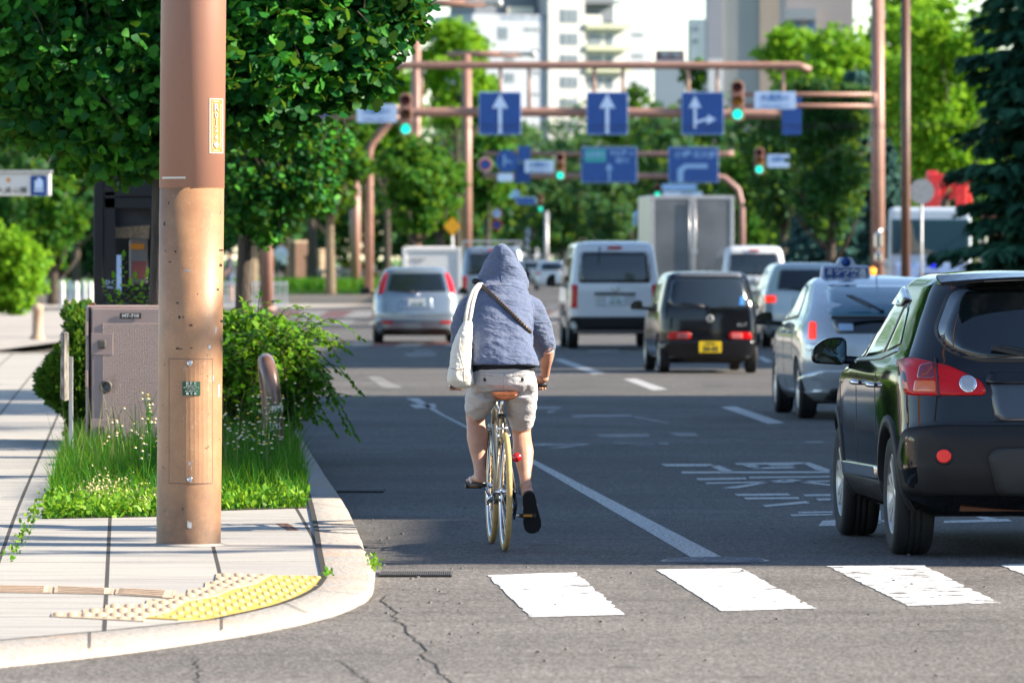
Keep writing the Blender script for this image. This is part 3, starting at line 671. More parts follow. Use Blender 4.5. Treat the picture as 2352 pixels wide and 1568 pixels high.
def ginkgo(Y, base_px, blobs, n_cl, label, trunk_pts, r0, origin_y=1060, size=(.075, .105), yj=1.3, ry=1.2):
    ox = at(base_px, 0, Y).x; oz = zside(Y); t = empty('ginkgo_tree', (ox, Y, oz), 0, label, 'tree', 'ginkgo trees at the near corner')
    w = np.array([b_[2] * b_[3] for b_ in blobs], float); w /= w.sum(); ch = rng.choice(len(blobs), n_cl, p=w); B = np.array(blobs, float)[ch]
    u = unit(n_cl) * (rng.random((n_cl, 1)) ** (1 / 3.2))
    k = K(Y); C = np.stack([(B[:, 0] - CX) / k + u[:, 0] * B[:, 2] / k - ox, u[:, 1] * ry * np.sqrt(B[:, 2] * B[:, 3]) / k * .95, HC - (B[:, 1] - HY) / k + u[:, 2] * B[:, 3] / k - oz], 1)
    m_ = 7; n = n_cl * m_; Cc = np.repeat(C, m_, 0)
    D = unit(n) * .9 + np.array([0, -.15, -.42]); N = unit(n) * .75 + np.array([.15, -.45, .65])
    P = Cc + rng.normal(size=(n, 3)) * .028
    sz = rng.uniform(*size, n) * np.repeat(rng.uniform(.8, 1.15, n_cl), m_)
    me = leaf_mesh('crown', P, D, N, sz, FAN, petiole=.03); link('crown', me, M['ginkgo'], t)
    # twigs carrying the clusters
    tb = MB()
    for i in rng.choice(n_cl, min(420, n_cl), replace=False):
        c = Vector(C[i]); q = c + Vector((rng.normal() * .1, rng.normal() * .1, .16 + rng.random() * .2)); tb.tube([q, c.lerp(q, .5) + Vector((.03, 0, 0)), c], [.006, .005, .003], 4, caps=False)
    tb.build('twigs', M['bark'], t, fix=False)['kind'] = 'stuff'
    tree_trunk(t, *trunk_pts); return t
k5 = K(52.0); tx = lambda px: (px - 362) / k5
zz = lambda py: HC - (py - HY) / k5 - zside(52)
ginkgo(52.2, 362, [(40, 90, 170, 170), (170, 150, 160, 170), (330, 190, 180, 190), (560, 130, 210, 190), (700, 110, 150, 140), (800, 60, 130, 120), (905, 10, 85, 80), (230, 320, 120, 75), (340, 350, 90, 48), (100, 270, 110, 60), (590, 250, 110, 90), (720, 170, 130, 90), (820, 120, 70, 90), (850, 175, 45, 45), (940, -10, 60, 60), (290, 392, 45, 18), (300, -80, 260, 120), (700, -90, 260, 110), (330, -280, 290, 180), (680, -300, 280, 170)],
       5200, 'large ginkgo tree with fan leaves overhanging the cabinet and the thick pole', ([(tx(358), 0, -.1), (tx(352), 0, .35), (tx(351), .02, .6), (tx(360), 0, 1.1), (tx(364), 0, zz(600)), (tx(368), 0, zz(400)), (tx(372), .05, zz(200)), (tx(400), .1, zz(-50))], .072, .05, M['bark'],
       [([(tx(368), 0, zz(385)), (tx(335), -.1, zz(377)), (tx(310), -.2, zz(350)), (tx(290), -.3, zz(330))], .018, .009), ([(tx(368), 0, zz(400)), (tx(350), -.05, zz(352)), (tx(330), -.1, zz(280)), (tx(250), -.2, zz(150))], .02, .01), ([(tx(372), 0, zz(330)), (tx(480), -.2, zz(250)), (tx(640), -.3, zz(170)), (tx(800), -.3, zz(110))], .03, .01)]), 0, ry=1.5)
k8 = K(82.0); tx8 = lambda px: (px - 560) / k8; z8 = lambda py: HC - (py - HY) / k8 - .13
ginkgo(82.0, 560, [(590, 400, 120, 130), (690, 380, 95, 100), (560, 460, 80, 75), (650, 310, 120, 60), (755, 330, 45, 50), (610, 520, 50, 36), (730, 440, 40, 50)], 1500, 'smaller blurred ginkgo tree behind the shrub, its low crown beside the thick pole',
       ([(0, 0, -.1), (tx8(556), 0, .8), (tx8(562), 0, 1.7), (tx8(566), 0, z8(400)), (tx8(600), 0, z8(250))], .11, .06, M['bark'], []), 0, size=(.07, .095), ry=1.3)

def leafy_arcs(name, label, loc, arcs, leaf_m, lsize, step, parentcat=('shrub', None), fill=0, stem_m=None, fillr=(1, 1, 1), fillc=(0, 0, 0), twig=.005, shape=OVAL):
    t = empty(name, loc, 0, label, *parentcat[:1]);
    if parentcat[1]: t['group'] = parentcat[1]
    P, D, N, Sz = [], [], [], []; sb = MB()
    for A in arcs:
        Q = smooth_line(resample(A, 14), 2); sb.tube(Q, list(np.linspace(twig * 1.6, twig * .5, 14)), 5, caps=False)
        L = sum((b_ - a).length for a, b_ in zip(Q, Q[1:])); n = max(3, int(L / step))
        for k in range(n):
            f = (k + .5) / n
            if f < .15: continue
            i = min(12, int(f * 13)); p = Q[i].lerp(Q[i + 1], f * 13 - i); d = (Q[i + 1] - Q[i]).normalized()
            s_ = d.cross(Vector((0, 0, 1))).normalized() * (1 if k % 2 else -1)
            dd = s_ * .8 + d * .55 + Vector((random.gauss(0, .15), random.gauss(0, .15), -.22 + random.gauss(0, .12)))
            P.append(p); D.append(dd); N.append(Vector((random.gauss(0, .3), random.gauss(-.25, .3), 1))); Sz.append(lsize * random.uniform(.7, 1.15) * (1 - .25 * f))
        P.append(Q[-1]); D.append(Q[-1] - Q[-3]); N.append(Vector((0, -.3, 1))); Sz.append(lsize * .8)
    P, D, N, Sz = np.array([tuple(p) for p in P]), np.array([tuple(p) for p in D]), np.array([tuple(p) for p in N]), np.array(Sz)
    if fill:
        u = unit(fill) * (rng.random((fill, 1)) ** .45); P = np.vstack([P, u * np.array(fillr) + np.array(fillc)]); D = np.vstack([D, unit(fill) + [0, 0, -.3]]); N = np.vstack([N, unit(fill) * .7 + [0, -.3, .7]]); Sz = np.concatenate([Sz, lsize * rng.uniform(.6, 1.1, fill)])
    link('foliage', leaf_mesh('foliage', P, D, N, Sz, shape), leaf_m, t); sb.build('stems', stem_m or M['bark'], t, fix=False); return t
SY = 55.0; s0 = at(590, 1000, SY); zs = zside(SY); arcs = []
for i in range(230):
    ph = rng.uniform(0, 2 * PI); L = rng.uniform(.45, 1.0); h = rng.uniform(.35, 1.22); ox, oy = rng.uniform(-.45, .3), rng.uniform(-.5, .6)
    dx, dy = math.cos(ph) * L * .75, math.sin(ph) * L * .8
    arcs.append([Vector((ox, oy, 0)), Vector((ox + dx * .2, oy + dy * .2, h * .75)), Vector((ox + dx * .6, oy + dy * .6, h)), Vector((ox + dx, oy + dy, h * rng.uniform(.62, .95)))])
Ks = K(SY)
for (px, py, h) in ((795, 800, 1.1), (790, 790, .9), (820, 1000, .75), (775, 850, .95), (760, 930, .85), (700, 705, 1.2), (735, 760, 1.15), (640, 690, 1.25), (800, 985, .8), (770, 990, .6), (745, 745, 1.1), (725, 960, .8), (765, 905, .75), (600, 680, 1.3), (560, 690, 1.25)):
    e = at(px, py, SY); ex, ez = e.x - s0.x, e.z - zs
    arcs.append([Vector((rng.uniform(-.2, .2), 0, 0)), Vector((ex * .25, -.1, max(h, ez) * .75)), Vector((ex * .62, -.15, max(h * .95, ez + .06))), Vector((ex, -.2, ez))])
leafy_arcs('broadleaf_shrub', 'bushy green shrub with drooping sprays leaning over the kerb', (s0.x, SY, zs), arcs, M['shrub_leaf'], .088, .032, ('shrub', None), fill=5200, fillr=(.66, .6, .58), fillc=(-.10, .1, .58))
p = at(295, 720, 54.5); arcs = []
for (px, py) in ((285, 592), (262, 640), (240, 655), (310, 640), (338, 632), (350, 650), (325, 660), (300, 655), (275, 680), (345, 690), (256, 690), (392, 600)):
    e = at(px, py, 54.5); arcs.append([Vector((rng.uniform(-.12, .2), .1, -.6)), Vector(((e.x - p.x) * .5, 0, -.1)), Vector((e.x - p.x, -.02, e.z - p.z))])
leafy_arcs('sapling', 'young bright green shoots rising behind the top of the cabinet', p, arcs, M['shrub_leaf'], .085, .035, ('shrub', None), twig=.004)
from mathutils.noise import noise as mnoise_
# dark hedge left of the cabinet
h0 = at(165, 1040, 56.0); n = 9000; u = unit(n) * (rng.random((n, 1)) ** .33); P = u * (1 + .22 * np.array([mnoise_(Vector(tuple(q * 2.6))) for q in u]))[:, None] * np.array([.28, .8, .58]) + np.array([.07, .6, .55]); P[:, 0] += .12 * np.sin(P[:, 2] * 9) * np.abs(u[:, 0])
Q = empty('evergreen_hedge', (h0.x, 56.0, zside(56)), 0, 'dark evergreen bush with lit tips behind the thin post, left of the cabinet', 'bush')
link('foliage', leaf_mesh('foliage', P, u + unit(n) * .5 + [0, 0, .2], unit(n), rng.uniform(.05, .10, n), DIAM), M['hedge_leaf'], Q)
b = MB(); b.tube([(0.05, .6, -.05), (.05, .6, .7)], [.04, .02], 8); b.build('stems', M['bark'], Q)

# flower bed: soil, grass, small weeds, daisies
bedpx = [(98, 1190), (360, 1185), (510, 1171), (706, 1165), (698, 1110), (680, 1045), (650, 1000), (560, 960), (330, 955), (190, 1000), (150, 1060)]
bed = [grs(x, y, .004) for x, y in bedpx]
sheet('soil', bed, M['soil'])
B2 = [(p.x, p.y) for p in bed]
def scatter(n, ymax=1e9, inset=True):
    out = []; xs = [p[0] for p in B2]; ys = [p[1] for p in B2]
    while len(out) < n:
        x, y = random.uniform(min(xs), max(xs)), min(ys) + (random.random() ** 1.6) * (min(max(ys), ymax) - min(ys))
        if inpoly(x, y, B2): out.append((x, y))
    return np.array(out)
def blades(name, XY, h, w, m, lean=.35, seg=3, label=None):
    n = len(XY); a = rng.uniform(0, 2 * PI, n); ln = rng.uniform(.05, lean, n) * h; dx, dy = np.cos(a) * ln, np.sin(a) * ln
    zb = np.array([zside(y) for y in XY[:, 1]]); wx = np.cos(a + 1.57 + rng.normal(size=n) * .4) * w; wx = np.where(np.abs(wx) < .4 * w, .6 * w, wx); wy = np.sin(a + 1.57) * w * .5
    V = []
    for k in range(seg + 1):
        f = k / seg; c = np.stack([XY[:, 0] + dx * f ** 2, XY[:, 1] + dy * f ** 2, zb + h * (f - .12 * f * f * (lean > .3))], 1); ww = (1 - f ** 1.5) * .5 + .02
        V.append(c - np.stack([wx, wy, 0 * wx], 1) * ww[..., None] if hasattr(ww, 'shape') and ww.shape else c - np.stack([wx, wy, 0 * wx], 1) * ww)
        V.append(c + np.stack([wx, wy, 0 * wx], 1) * ww)
    V = np.stack(V, 1); m2 = 2 * (seg + 1); fs = []
    base = np.arange(n)[:, None] * m2
    for k in range(seg): fs.append(base + np.array([2 * k, 2 * k + 1, 2 * k + 3, 2 * k + 2]))
    Fm = np.stack(fs, 1).reshape(-1, 4)
    me = np_mesh(name, V.reshape(-1, 3), Fm.ravel(), np.arange(len(Fm)) * 4, np.full(len(Fm), 4)); o = link(name, me, m); o['kind'] = 'stuff'
    if label: o['label'] = label; o['category'] = 'grass'
    return o
XY = scatter(15000); d0 = XY[:, 1] - 41.4 - (XY[:, 0] + 2.9) * .15
hh = .72 * np.clip(.05 + .17 * np.clip(d0, 0, 2.2), .05, .36) * rng.uniform(.6, 1.3, len(XY))
blades('grass', XY, hh, .011, M['grass'], .5, 3, 'lush green grass filling the bed around the thick pole')
XY = scatter(260, 52); XY = XY[XY[:, 1] > 43.5]
blades('seed_grass', XY, rng.uniform(.35, .62, len(XY)), .007, mat('dry_grass', (.16, .2, .05), .7), .3, 4, 'tall thin seed-bearing grass stalks in front of the cabinet')
# low leafy weeds along the front edge
XY = scatter(5200, 44.6); n = len(XY); P = np.stack([XY[:, 0], XY[:, 1], np.array([zside(y) for y in XY[:, 1]]) + rng.uniform(.0, .10, n)], 1)
o = link('weeds', leaf_mesh('weeds', P, unit(n) + [0, -.2, .6], unit(n) + [0, -.4, .9], rng.uniform(.02, .055, n), OVAL), M['shrub_leaf']); o['kind'] = 'stuff'; o['label'] = 'low leafy weeds along the front edge of the bed'; o['category'] = 'weeds'
P = []
for cx, cy, s_, q in ((245, 1150, .26, 420), (215, 1160, .15, 150), (330, 1172, .12, 60)):
    c = grs(cx, cy + 10); P += [(c.x + random.gauss(0, s_ * .4), c.y + random.gauss(0, .3), c.z + .07 + abs(random.gauss(0, .05))) for _ in range(q)]
P = np.array(P); n = len(P); o = link('seed_heads', leaf_mesh('seed_heads', P, unit(n), unit(n), rng.uniform(.012, .022, n), DIAM), M['straw']); o['kind'] = 'stuff'; o['label'] = 'pale seed heads at the left front of the bed'; o['category'] = 'seed heads'
# daisies: a few dozen stems on both sides of the pole
st = MB(); fl = MB(); fy_ = MB()
spots = [(random.uniform(515, 640), random.uniform(1080, 1140)) for _ in range(46)] + [(random.uniform(320, 362), random.uniform(1100, 1150)) for _ in range(16)] + [(random.uniform(640, 690), random.uniform(1060, 1120)) for _ in range(8)] + [(random.uniform(200, 300), random.uniform(1090, 1150)) for _ in range(5)]
for px, py in spots:
    g0 = grs(px, py); h = random.uniform(.28, .62); tip = g0 + Vector((random.gauss(0, .05), random.gauss(0, .05), h)); mid = g0.lerp(tip, .5) + Vector((random.gauss(0, .02), 0, 0)); st.tube([g0, mid, tip], [.004, .003, .002], 4, caps=False)
    for k in range(random.choice((1, 2, 3, 4))):
        c = tip + Vector((random.gauss(0, .045), random.gauss(0, .03), random.gauss(-.02, .04))); st.tube([g0.lerp(tip, .75), c], [.002, .0015], 4, caps=False)
        if random.random() < .12: fy_.ball(c, .010, 7, 4, (1, 1, .6))
        else: fl.ball(c, .0115, 8, 4, (1, 1, .35)); fy_.ball(c + Vector((0, -.004, .004)), .006, 6, 4)
    for k in range(5):
        f = random.uniform(.1, .8); c = g0.lerp(tip, f); a = random.uniform(0, 6.3); v = Vector((math.cos(a), math.sin(a) * .6, .5)) * .045; s2 = Vector((-math.sin(a), 0, 0)) * .007; st.add([c, c + v * .5 + s2, c + v, c + v * .5 - s2], [(0, 1, 2, 3)])
t = empty('wildflowers', (0, 0, 0), 0, 'small white and yellow wildflowers growing among the grass of the bed', 'flowers'); t['kind'] = 'stuff'
st.build('stems', M['grass'], t, fix=False); fl.build('petals', M['petal'], t, fix=False); fy_.build('flower_centres', M['petal_y'], t, fix=False)
# weeds in the pavement joints
XY = []
for k in range(260):
    f = random.random(); a = grs(105 + (25 - 105) * f, 1190 + 170 * f * .6 - 60 * (1 - f)); XY.append((a.x + random.gauss(0, .02), a.y + random.gauss(0, .05)))
for c_ in (oa[88], oa[90], ib[80]):
    XY += [(c_.x + random.gauss(0.02, .02), c_.y + random.gauss(0, .12)) for _ in range(30)]
XY = np.array(XY); n = len(XY); P = np.stack([XY[:, 0], XY[:, 1], np.array([zside(y) for y in XY[:, 1]]) + rng.uniform(-.03, .04, n)], 1)
o = link('joint_weeds', leaf_mesh('joint_weeds', P, unit(n) + [0, 0, .5], unit(n) + [0, -.4, .9], rng.uniform(.015, .04, n), OVAL), M['shrub_leaf']); o['kind'] = 'stuff'; o['label'] = 'small weeds growing in the pavement joints'; o['category'] = 'weeds'

b = MB()
for k in range(150):
    px = random.uniform(860, 2300) if k > 70 else random.uniform(800, 1100); py = random.uniform(1150, 1560); c = gr(px, py, .004)
    if px < 880 and py > 1300: continue
    r_ = random.uniform(.004, .012); b.box((c.x, c.y, .004 + r_ * .3), (r_ * 2, r_ * 1.6, r_ * .7), random.uniform(0, 3), .6)
o = b.build('grit', mat('grit_grey', (.13, .12, .11), .9), fix=False); o['kind'] = 'stuff'; o['label'] = 'loose grit lying on the road near the kerb'; o['category'] = 'grit'

# ================================================================== vehicles
def outline(yr, yf, hw, rr, rf, cr=.0, cf=.0, tr=.0, tf=.0, n=(9, 9, 26)):
    """plan outline of a car at one level, from the rear centre round by the right side and back"""
    rr = min(rr, hw * .95); rf = min(rf, hw * .95); P = []
    for k in range(n[0]): P.append(((hw - rr) * k / n[0], yr))
    for k in range(n[1]): a = PI / 2 * k / n[1]; P.append((hw - rr + rr * math.sin(a), yr + rr - rr * math.cos(a)))
    for k in range(n[2]): P.append((hw, yr + rr + (yf - rf - yr - rr) * k / n[2]))
    for k in range(n[1]): a = PI / 2 * k / n[1]; P.append((hw - rf + rf * math.cos(a), yf - rf + rf * math.sin(a)))
    for k in range(n[0] + 1): P.append(((hw - rf) * (1 - k / n[0]), yf))
    L = yf - yr; out = []
    for x, y in P:
        u = (y - yr) / L; f = x / hw if hw else 0
        y2 = y + cr * f * f * max(0, 1 - u * 3) - cf * f * f * max(0, 1 - (1 - u) * 3)
        x2 = x * (1 - tr * max(0, 1 - u * 3.2) ** 2 - tf * max(0, 1 - (1 - u) * 3.2) ** 2)
        out.append((x2, y2))
    return out + [(-x, y) for x, y in out[-2:0:-1]]
def body_mesh(levels, o_kw, passes=3, N=78):
    """levels: (z, rear y, front y, half width, rear corner radius, front corner radius)"""
    A = np.array(levels, float); d = np.abs(np.diff(A[:, :4], axis=0)); seg = np.sqrt(d[:, 0] ** 2 * 4 + (d[:, 1] * .8) ** 2 + (d[:, 2] * .25) ** 2 + d[:, 3] ** 2); s = np.concatenate([[0], np.cumsum(seg)])
    t = np.linspace(0, s[-1], N); B = np.stack([np.interp(t, s, A[:, i]) for i in range(A.shape[1])], 1)
    for _ in range(passes): B[1:-1] = (B[:-2] + 2 * B[1:-1] + B[2:]) / 4
    b = MB(); rs = [[Vector((x, y, r[0])) for x, y in outline(r[1], r[2], max(r[3], .01), r[4], r[5], **o_kw)] for r in B]
    # close the roof with shrinking rings
    last = rs[-1]; c = sum(last, Vector()) / len(last)
    for f, dz in ((.85, .006), (.55, .012), (.25, .015), (.02, .016)): rs.append([c + (p - c) * f + Vector((0, 0, dz)) for p in last])
    b.rings(rs, smooth=True, caps=True); return b
def bvh_of(b): return BVHTree.FromPolygons([Vector(v) for v in b.v], b.f)
def rpoly(pts, r=.03, n=4):
    """rounds the corners of a polygon"""
    P = [Vector((p[0], p[1])) for p in pts]; out = []
    for i, p in enumerate(P):
        a, c = P[i - 1] - p, P[(i + 1) % len(P)] - p; q = min(r, a.length * .45, c.length * .45); s_, e = p + a.normalized() * q, p + c.normalized() * q
        for k in range(n + 1): t = k / n; out.append(s_ * (1 - t) ** 2 + p * 2 * t * (1 - t) + e * t * t)
    res = []
    for i, p in enumerate(out):
        q = out[(i + 1) % len(out)]; m = max(1, int((q - p).length / .09))
        for k in range(m): res.append(p.lerp(q, k / m))
    return res
def decal(bvh, pts, view, e=.004, sgn=1, rings=7, thick=.012):
    """a panel following the body: outline seen from the rear ('r'), front ('f'), side ('s') or above ('t')"""
    P = pts; c = sum(P, Vector((0, 0))) / len(P); n = len(P); b = MB()
    def hit(p):
        if view == 'r': o, d = Vector((p.x, -9, p.y)), Vector((0, 1, 0))
        elif view == 'f': o, d = Vector((p.x, 9, p.y)), Vector((0, -1, 0))
        elif view == 's': o, d = Vector((sgn * 4, p.x, p.y)), Vector((-sgn, 0, 0))
        else: o, d = Vector((p.x, p.y, 5)), Vector((0, 0, -1))
        h = bvh.ray_cast(o, d)
        if h[0] is None: return None
        nr = h[1]; nr = nr if nr.dot(d) < 0 else -nr
        return h[0], nr
    rs = []; 
    for j in range(rings + 1):
        f = 1 - j / rings * .98; row = []
        for p in P:
            q = c + (p - c) * f; h = hit(q); row.append(h)
        rs.append(row)
    good = [h for row in rs for h in row if h]
    if not good: return None
    def fixp(h, alt): return h if h else alt
    rows = []
    for row in rs:
        lastg = next((h for h in row if h), good[0]); o = []
        for h in row:
            if h: lastg = h
            o.append(lastg)
        rows.append(o)
    R_ = [[h[0] - h[1] * thick for h in rows[0]]] + [[h[0] + h[1] * e for h in row] for row in rows]
    b.rings([[v for v in r] for r in R_], smooth=True, caps=False)
    k = len(b.v) - n; b.f.append([k + i for i in range(n)]); b.mi.append(0); b.sm.append(True)
    return b
def add_decal(name, bvh, pts, view, m, parent, e=.004, sgn=1, r=.03, thick=.012, rings=7):
    d = decal(bvh, rpoly(pts, r), view, e, sgn, rings, thick)
    return d.build(name, m, parent, fix=True) if d else None
def mirror(pts): return [(-x, y) for x, y in pts][::-1]
def carve(me, cyls, extra_mat=None):
    """wheel openings"""
    a = bpy.data.objects.new('a', me); COL.objects.link(a); cut = []
    for (c, r, w) in cyls:
        b = MB(); b.tube([Vector(c) - Vector((w / 2, 0, 0)), Vector(c) + Vector((w / 2, 0, 0))], r, 40); me2 = b.mesh('c'); o = bpy.data.objects.new('c', me2); COL.objects.link(o); cut.append(o)
        md = a.modifiers.new('b', 'BOOLEAN'); md.object = o; md.operation = 'DIFFERENCE'; md.solver = 'EXACT'
    dg = bpy.context.evaluated_depsgraph_get(); out = bpy.data.meshes.new_from_object(a.evaluated_get(dg))
    for o in cut + [a]: bpy.data.objects.remove(o)
    return out
def wheel(parent, x, y, r, w, side, spokes=5, rim_m=None, hub=.62, rz=0.0):
    """tyre with tread, its rim a sub-part; side = -1 left"""
    b = MB(); h = w / 2
    prof = [(r * .66, -h * .86), (r * .80, -h), (r * .92, -h * .98), (r * .975, -h * .85), (r * .995, -h * .62), (r, -h * .36), (r * .985, -h * .34), (r * .985, -h * .28), (r, -h * .26), (r, -h * .06), (r * .985, -h * .04), (r * .985, h * .04), (r, h * .06), (r, h * .26), (r * .985, h * .28), (r * .985, h * .34), (r, h * .36), (r * .995, h * .62), (r * .975, h * .85), (r * .92, h * .98), (r * .80, h), (r * .66, h * .86)]
    b.lathe(prof, (0, 0, 0), 'x', 48); t = b.build('wheel', M['rubber'], parent, loc=(x, y, r))
    t.rotation_euler = (0, 0, rz)
    b = MB(); R_ = r * .665; o = side * h
    b.lathe([(R_, o * .86), (R_ * .95, o * .9), (R_ * .93, o * .45), (R_ * .93, -o * .8)], (0, 0, 0), 'x', 40)
    b.lathe([(R_ * .24, o * .3), (R_ * .24, o * .72), (R_ * .15, o * .78), (.001, o * .78)], (0, 0, 0), 'x', 24)
    for k in range(spokes):
        a = 2 * PI * k / spokes + .3
        for da in (-.10, .10):
            p0 = Vector((o * .62, math.cos(a + da * .5) * R_ * .15, math.sin(a + da * .5) * R_ * .15)); p1 = Vector((o * .72, math.cos(a + da * 1.6) * R_ * .95, math.sin(a + da * 1.6) * R_ * .95)); b.bar(p0, p1, R_ * .13, w * .13)
    rim = b.build('rim', rim_m or M['alu'], t)
    b = MB(); b.lathe([(R_ * .93, 0), (.01, 0)], (-o * .1, 0, 0), 'x', 24); b.build('brake_disc', M['black'], t)
    return t
def vehicle(name, label, cat, X, Y, rz, spec, paint, group=None):
    t = empty(name, (X, Y, 0), rz, label, cat, group)
    lv, kw = spec['levels'], spec.get('kw', {}); b = body_mesh(lv, kw, spec.get('passes', 3)); bv = bvh_of(b)
    me = b.mesh('body'); bm = bmesh.new(); bm.from_mesh(me); bmesh.ops.recalc_face_normals(bm, faces=bm.faces); bm.to_mesh(me); bm.free()
    r, tw, hw = spec['wheel']; ya, yb = spec['axles']
    out = carve(me, [((s * hw, y, r), r * 1.13, .62) for s in (-1, 1) for y in (ya, yb)])
    body = link('body', out, paint, t, smooth=True)
    if hasattr(out, 'set_sharp_from_angle'): out.set_sharp_from_angle(angle=R(42))
    for s in (-1, 1):
        for y in (ya, yb):
            wheel(t, s * (hw - tw / 2 - .012), y, r, tw, s, spec.get('spokes', 5), spec.get('rim'))
    # black wheel wells and floor
    w_ = MB(); 
    for y in (ya, yb): w_.box((0, y, r + .08), (2 * (hw - tw - .06), r * 1.7, r * .9))
    w_.box((0, (ya + yb) / 2, lv[0][0] + .02), (2 * hw - .4, (yb - ya) * .9, .10)); w_.build('underbody', M['black'], t)
    return t, bv, body
def mirror_door(parent, bv, y, z, hw, m, glassm, s=-1, w=.20, h=.16):
    b = MB(); x = s * (hw + w / 2 + .07)
    pts = rpoly([(-w / 2, -h * .42), (w / 2, -h * .5), (w / 2, h * .5), (-w * .1, h * .46), (-w * .48, h * .1)], .05); pts = [(p.x * (-s if s > 0 else 1), p.y) for p in pts]
    rs = []
    for f, dy in ((.92, -.05), (1.0, -.035), (1.0, .0), (.8, .05), (.35, .08)): rs.append([Vector((x + p[0] * f, y + dy, z + p[1] * f)) for p in pts])
    b.rings(rs, smooth=True); b.bar((x - s * w * .4, y + .02, z - h * .3), (s * (hw - .06), y + .05, z - h * .38), .06, .05); o = b.build('door_mirror', m, parent)
    g = MB(); rs = [[Vector((x + p[0] * f, y - .052 + (0 if f > .5 else -.001), z + p[1] * f)) for p in pts] for f in (.86, .4)]; g.rings(rs, smooth=False); g.build('mirror_glass', glassm, o); return o
def plate(parent, y, z, m, txt, top, tm, w=.33, h=.165, x=0.0, tilt=0.0):
    b = MB(); b.box((x, y, z), (w, .012, h)); p = b.build('number_plate', m, parent, bevel=.003)
    if txt: lettering(txt, h * .60, tm, p, (x + .01, y - .008, z - h * .17), 0, 1.0, bold=.002)
    if top: lettering(top, h * .24, tm, p, (x, y - .008, z + h * .30), 0, 1.0, bold=.001)
    return p
def wiper(parent, p0, p1, bv=None, name='wiper'):
    b = MB(); p0, p1 = Vector(p0), Vector(p1); b.tube([p0, p0.lerp(p1, .5) + Vector((0, -.03, .01)), p1], [.013, .011, .008], 6); b.bar(p0.lerp(p1, .35) + Vector((0, -.012, -.02)), p1 + (p1 - p0) * .12 + Vector((0, .0, -.02)), .014, .02)
    b.lathe([(.02, -.03), (.02, .02), (.001, .02)], p0, 'y', 12); return b.build(name, M['black'], parent)
P_black = mat('black_car_paint', (.004, .0045, .006), .06, spec=.55); P_silver = make_carpaint('silver_car_paint', (.22, .27, .32), rough=.28, metal=.5); P_white = make_carpaint('white_car_paint', (.60, .63, .65), rough=.3)
P_taxi = make_carpaint('taxi_silver_paint', (.46, .49, .52), rough=.25, metal=.35); P_pearl = make_carpaint('pearl_car_paint', (.50, .55, .54), rough=.3, metal=.35); P_kei = mat('black_kei_paint', (.005, .006, .009), .1, spec=.55)
dk = mat('plate_green_text', (.05, .16, .08), .6); dk2 = mat('dark_text', (.03, .03, .03), .6); wp = mat('white_plate', (.62, .66, .68), .5); chr_soft = mat('soft_chrome', (.5, .52, .54), .25, metal=.9)

# ---- black crossover, nearest
SX, SYc, SRZ = 3.0 - .05, 38.3 + 1.30, R(3.6)
hw0 = .89
suv_levels = [(.24, -1.88, 1.95, .76, .22, .3), (.30, -2.02, 2.05, .83, .24, .35), (.36, -2.10, 2.12, .872, .25, .4), (.50, -2.155, 2.15, .888, .24, .45), (.70, -2.155, 2.15, .892, .23, .45), (.73, -2.125, 2.14, .892, .23, .45),
    (.85, -2.10, 2.10, .893, .24, .5), (.97, -2.075, 1.98, .893, .25, .55), (1.03, -2.05, 1.72, .886, .26, .55), (1.08, -2.035, 1.15, .868, .28, .4), (1.12, -2.02, 1.05, .832, .30, .35), (1.20, -1.985, .85, .798, .30, .32), (1.35, -1.90, .50, .742, .27, .32), (1.48, -1.82, .20, .69, .24, .3), (1.535, -1.80, .05, .668, .22, .3), (1.575, -1.80, -.08, .64, .18, .3), (1.60, -1.78, -.25, .58, .16, .28), (1.612, -1.60, -.45, .46, .14, .2)]
suv, bv, body = vehicle('parked_suv', 'x', 'car', SX + math.sin(SRZ) * 0, SYc, SRZ, dict(levels=suv_levels, kw=dict(cr=.13, cf=.3, tr=.045, tf=.06), wheel=(.345, .225, .885), axles=(-1.30, 1.33), spokes=7, passes=2), P_black)
suv.name = 'black_suv'; suv['label'] = 'glossy black crossover with round lamp in its red tail light, nearest car at the right'
gl = M['glass']
add_decal('rear_window', bv, [(-.60, 1.18), (-.45, 1.13), (.45, 1.13), (.60, 1.18), (.66, 1.28), (.56, 1.515), (-.56, 1.515), (-.66, 1.28)], 'r', gl, suv, .005, r=.06)
add_decal('rear_window_trim', bv, [(-.625, 1.165), (-.46, 1.108), (.46, 1.108), (.625, 1.165), (.685, 1.28), (.575, 1.53), (-.575, 1.53), (-.685, 1.28)], 'r', M['black'], suv, .002, r=.07)
add_decal('bumper', bv, [(-.84, .36), (.84, .36), (.87, .55), (.86, .735), (.70, .755), (-.70, .755), (-.86, .735), (-.87, .55)], 'r', M['grey_plastic'], suv, .012, r=.05, thick=.03, rings=10)
add_decal('skid_panel', bv, [(-.36, .375), (.36, .375), (.42, .58), (.38, .63), (-.38, .63), (-.42, .58)], 'r', mat('skid_plastic', (.02, .02, .021), .6), suv, .03, r=.04, thick=.03)
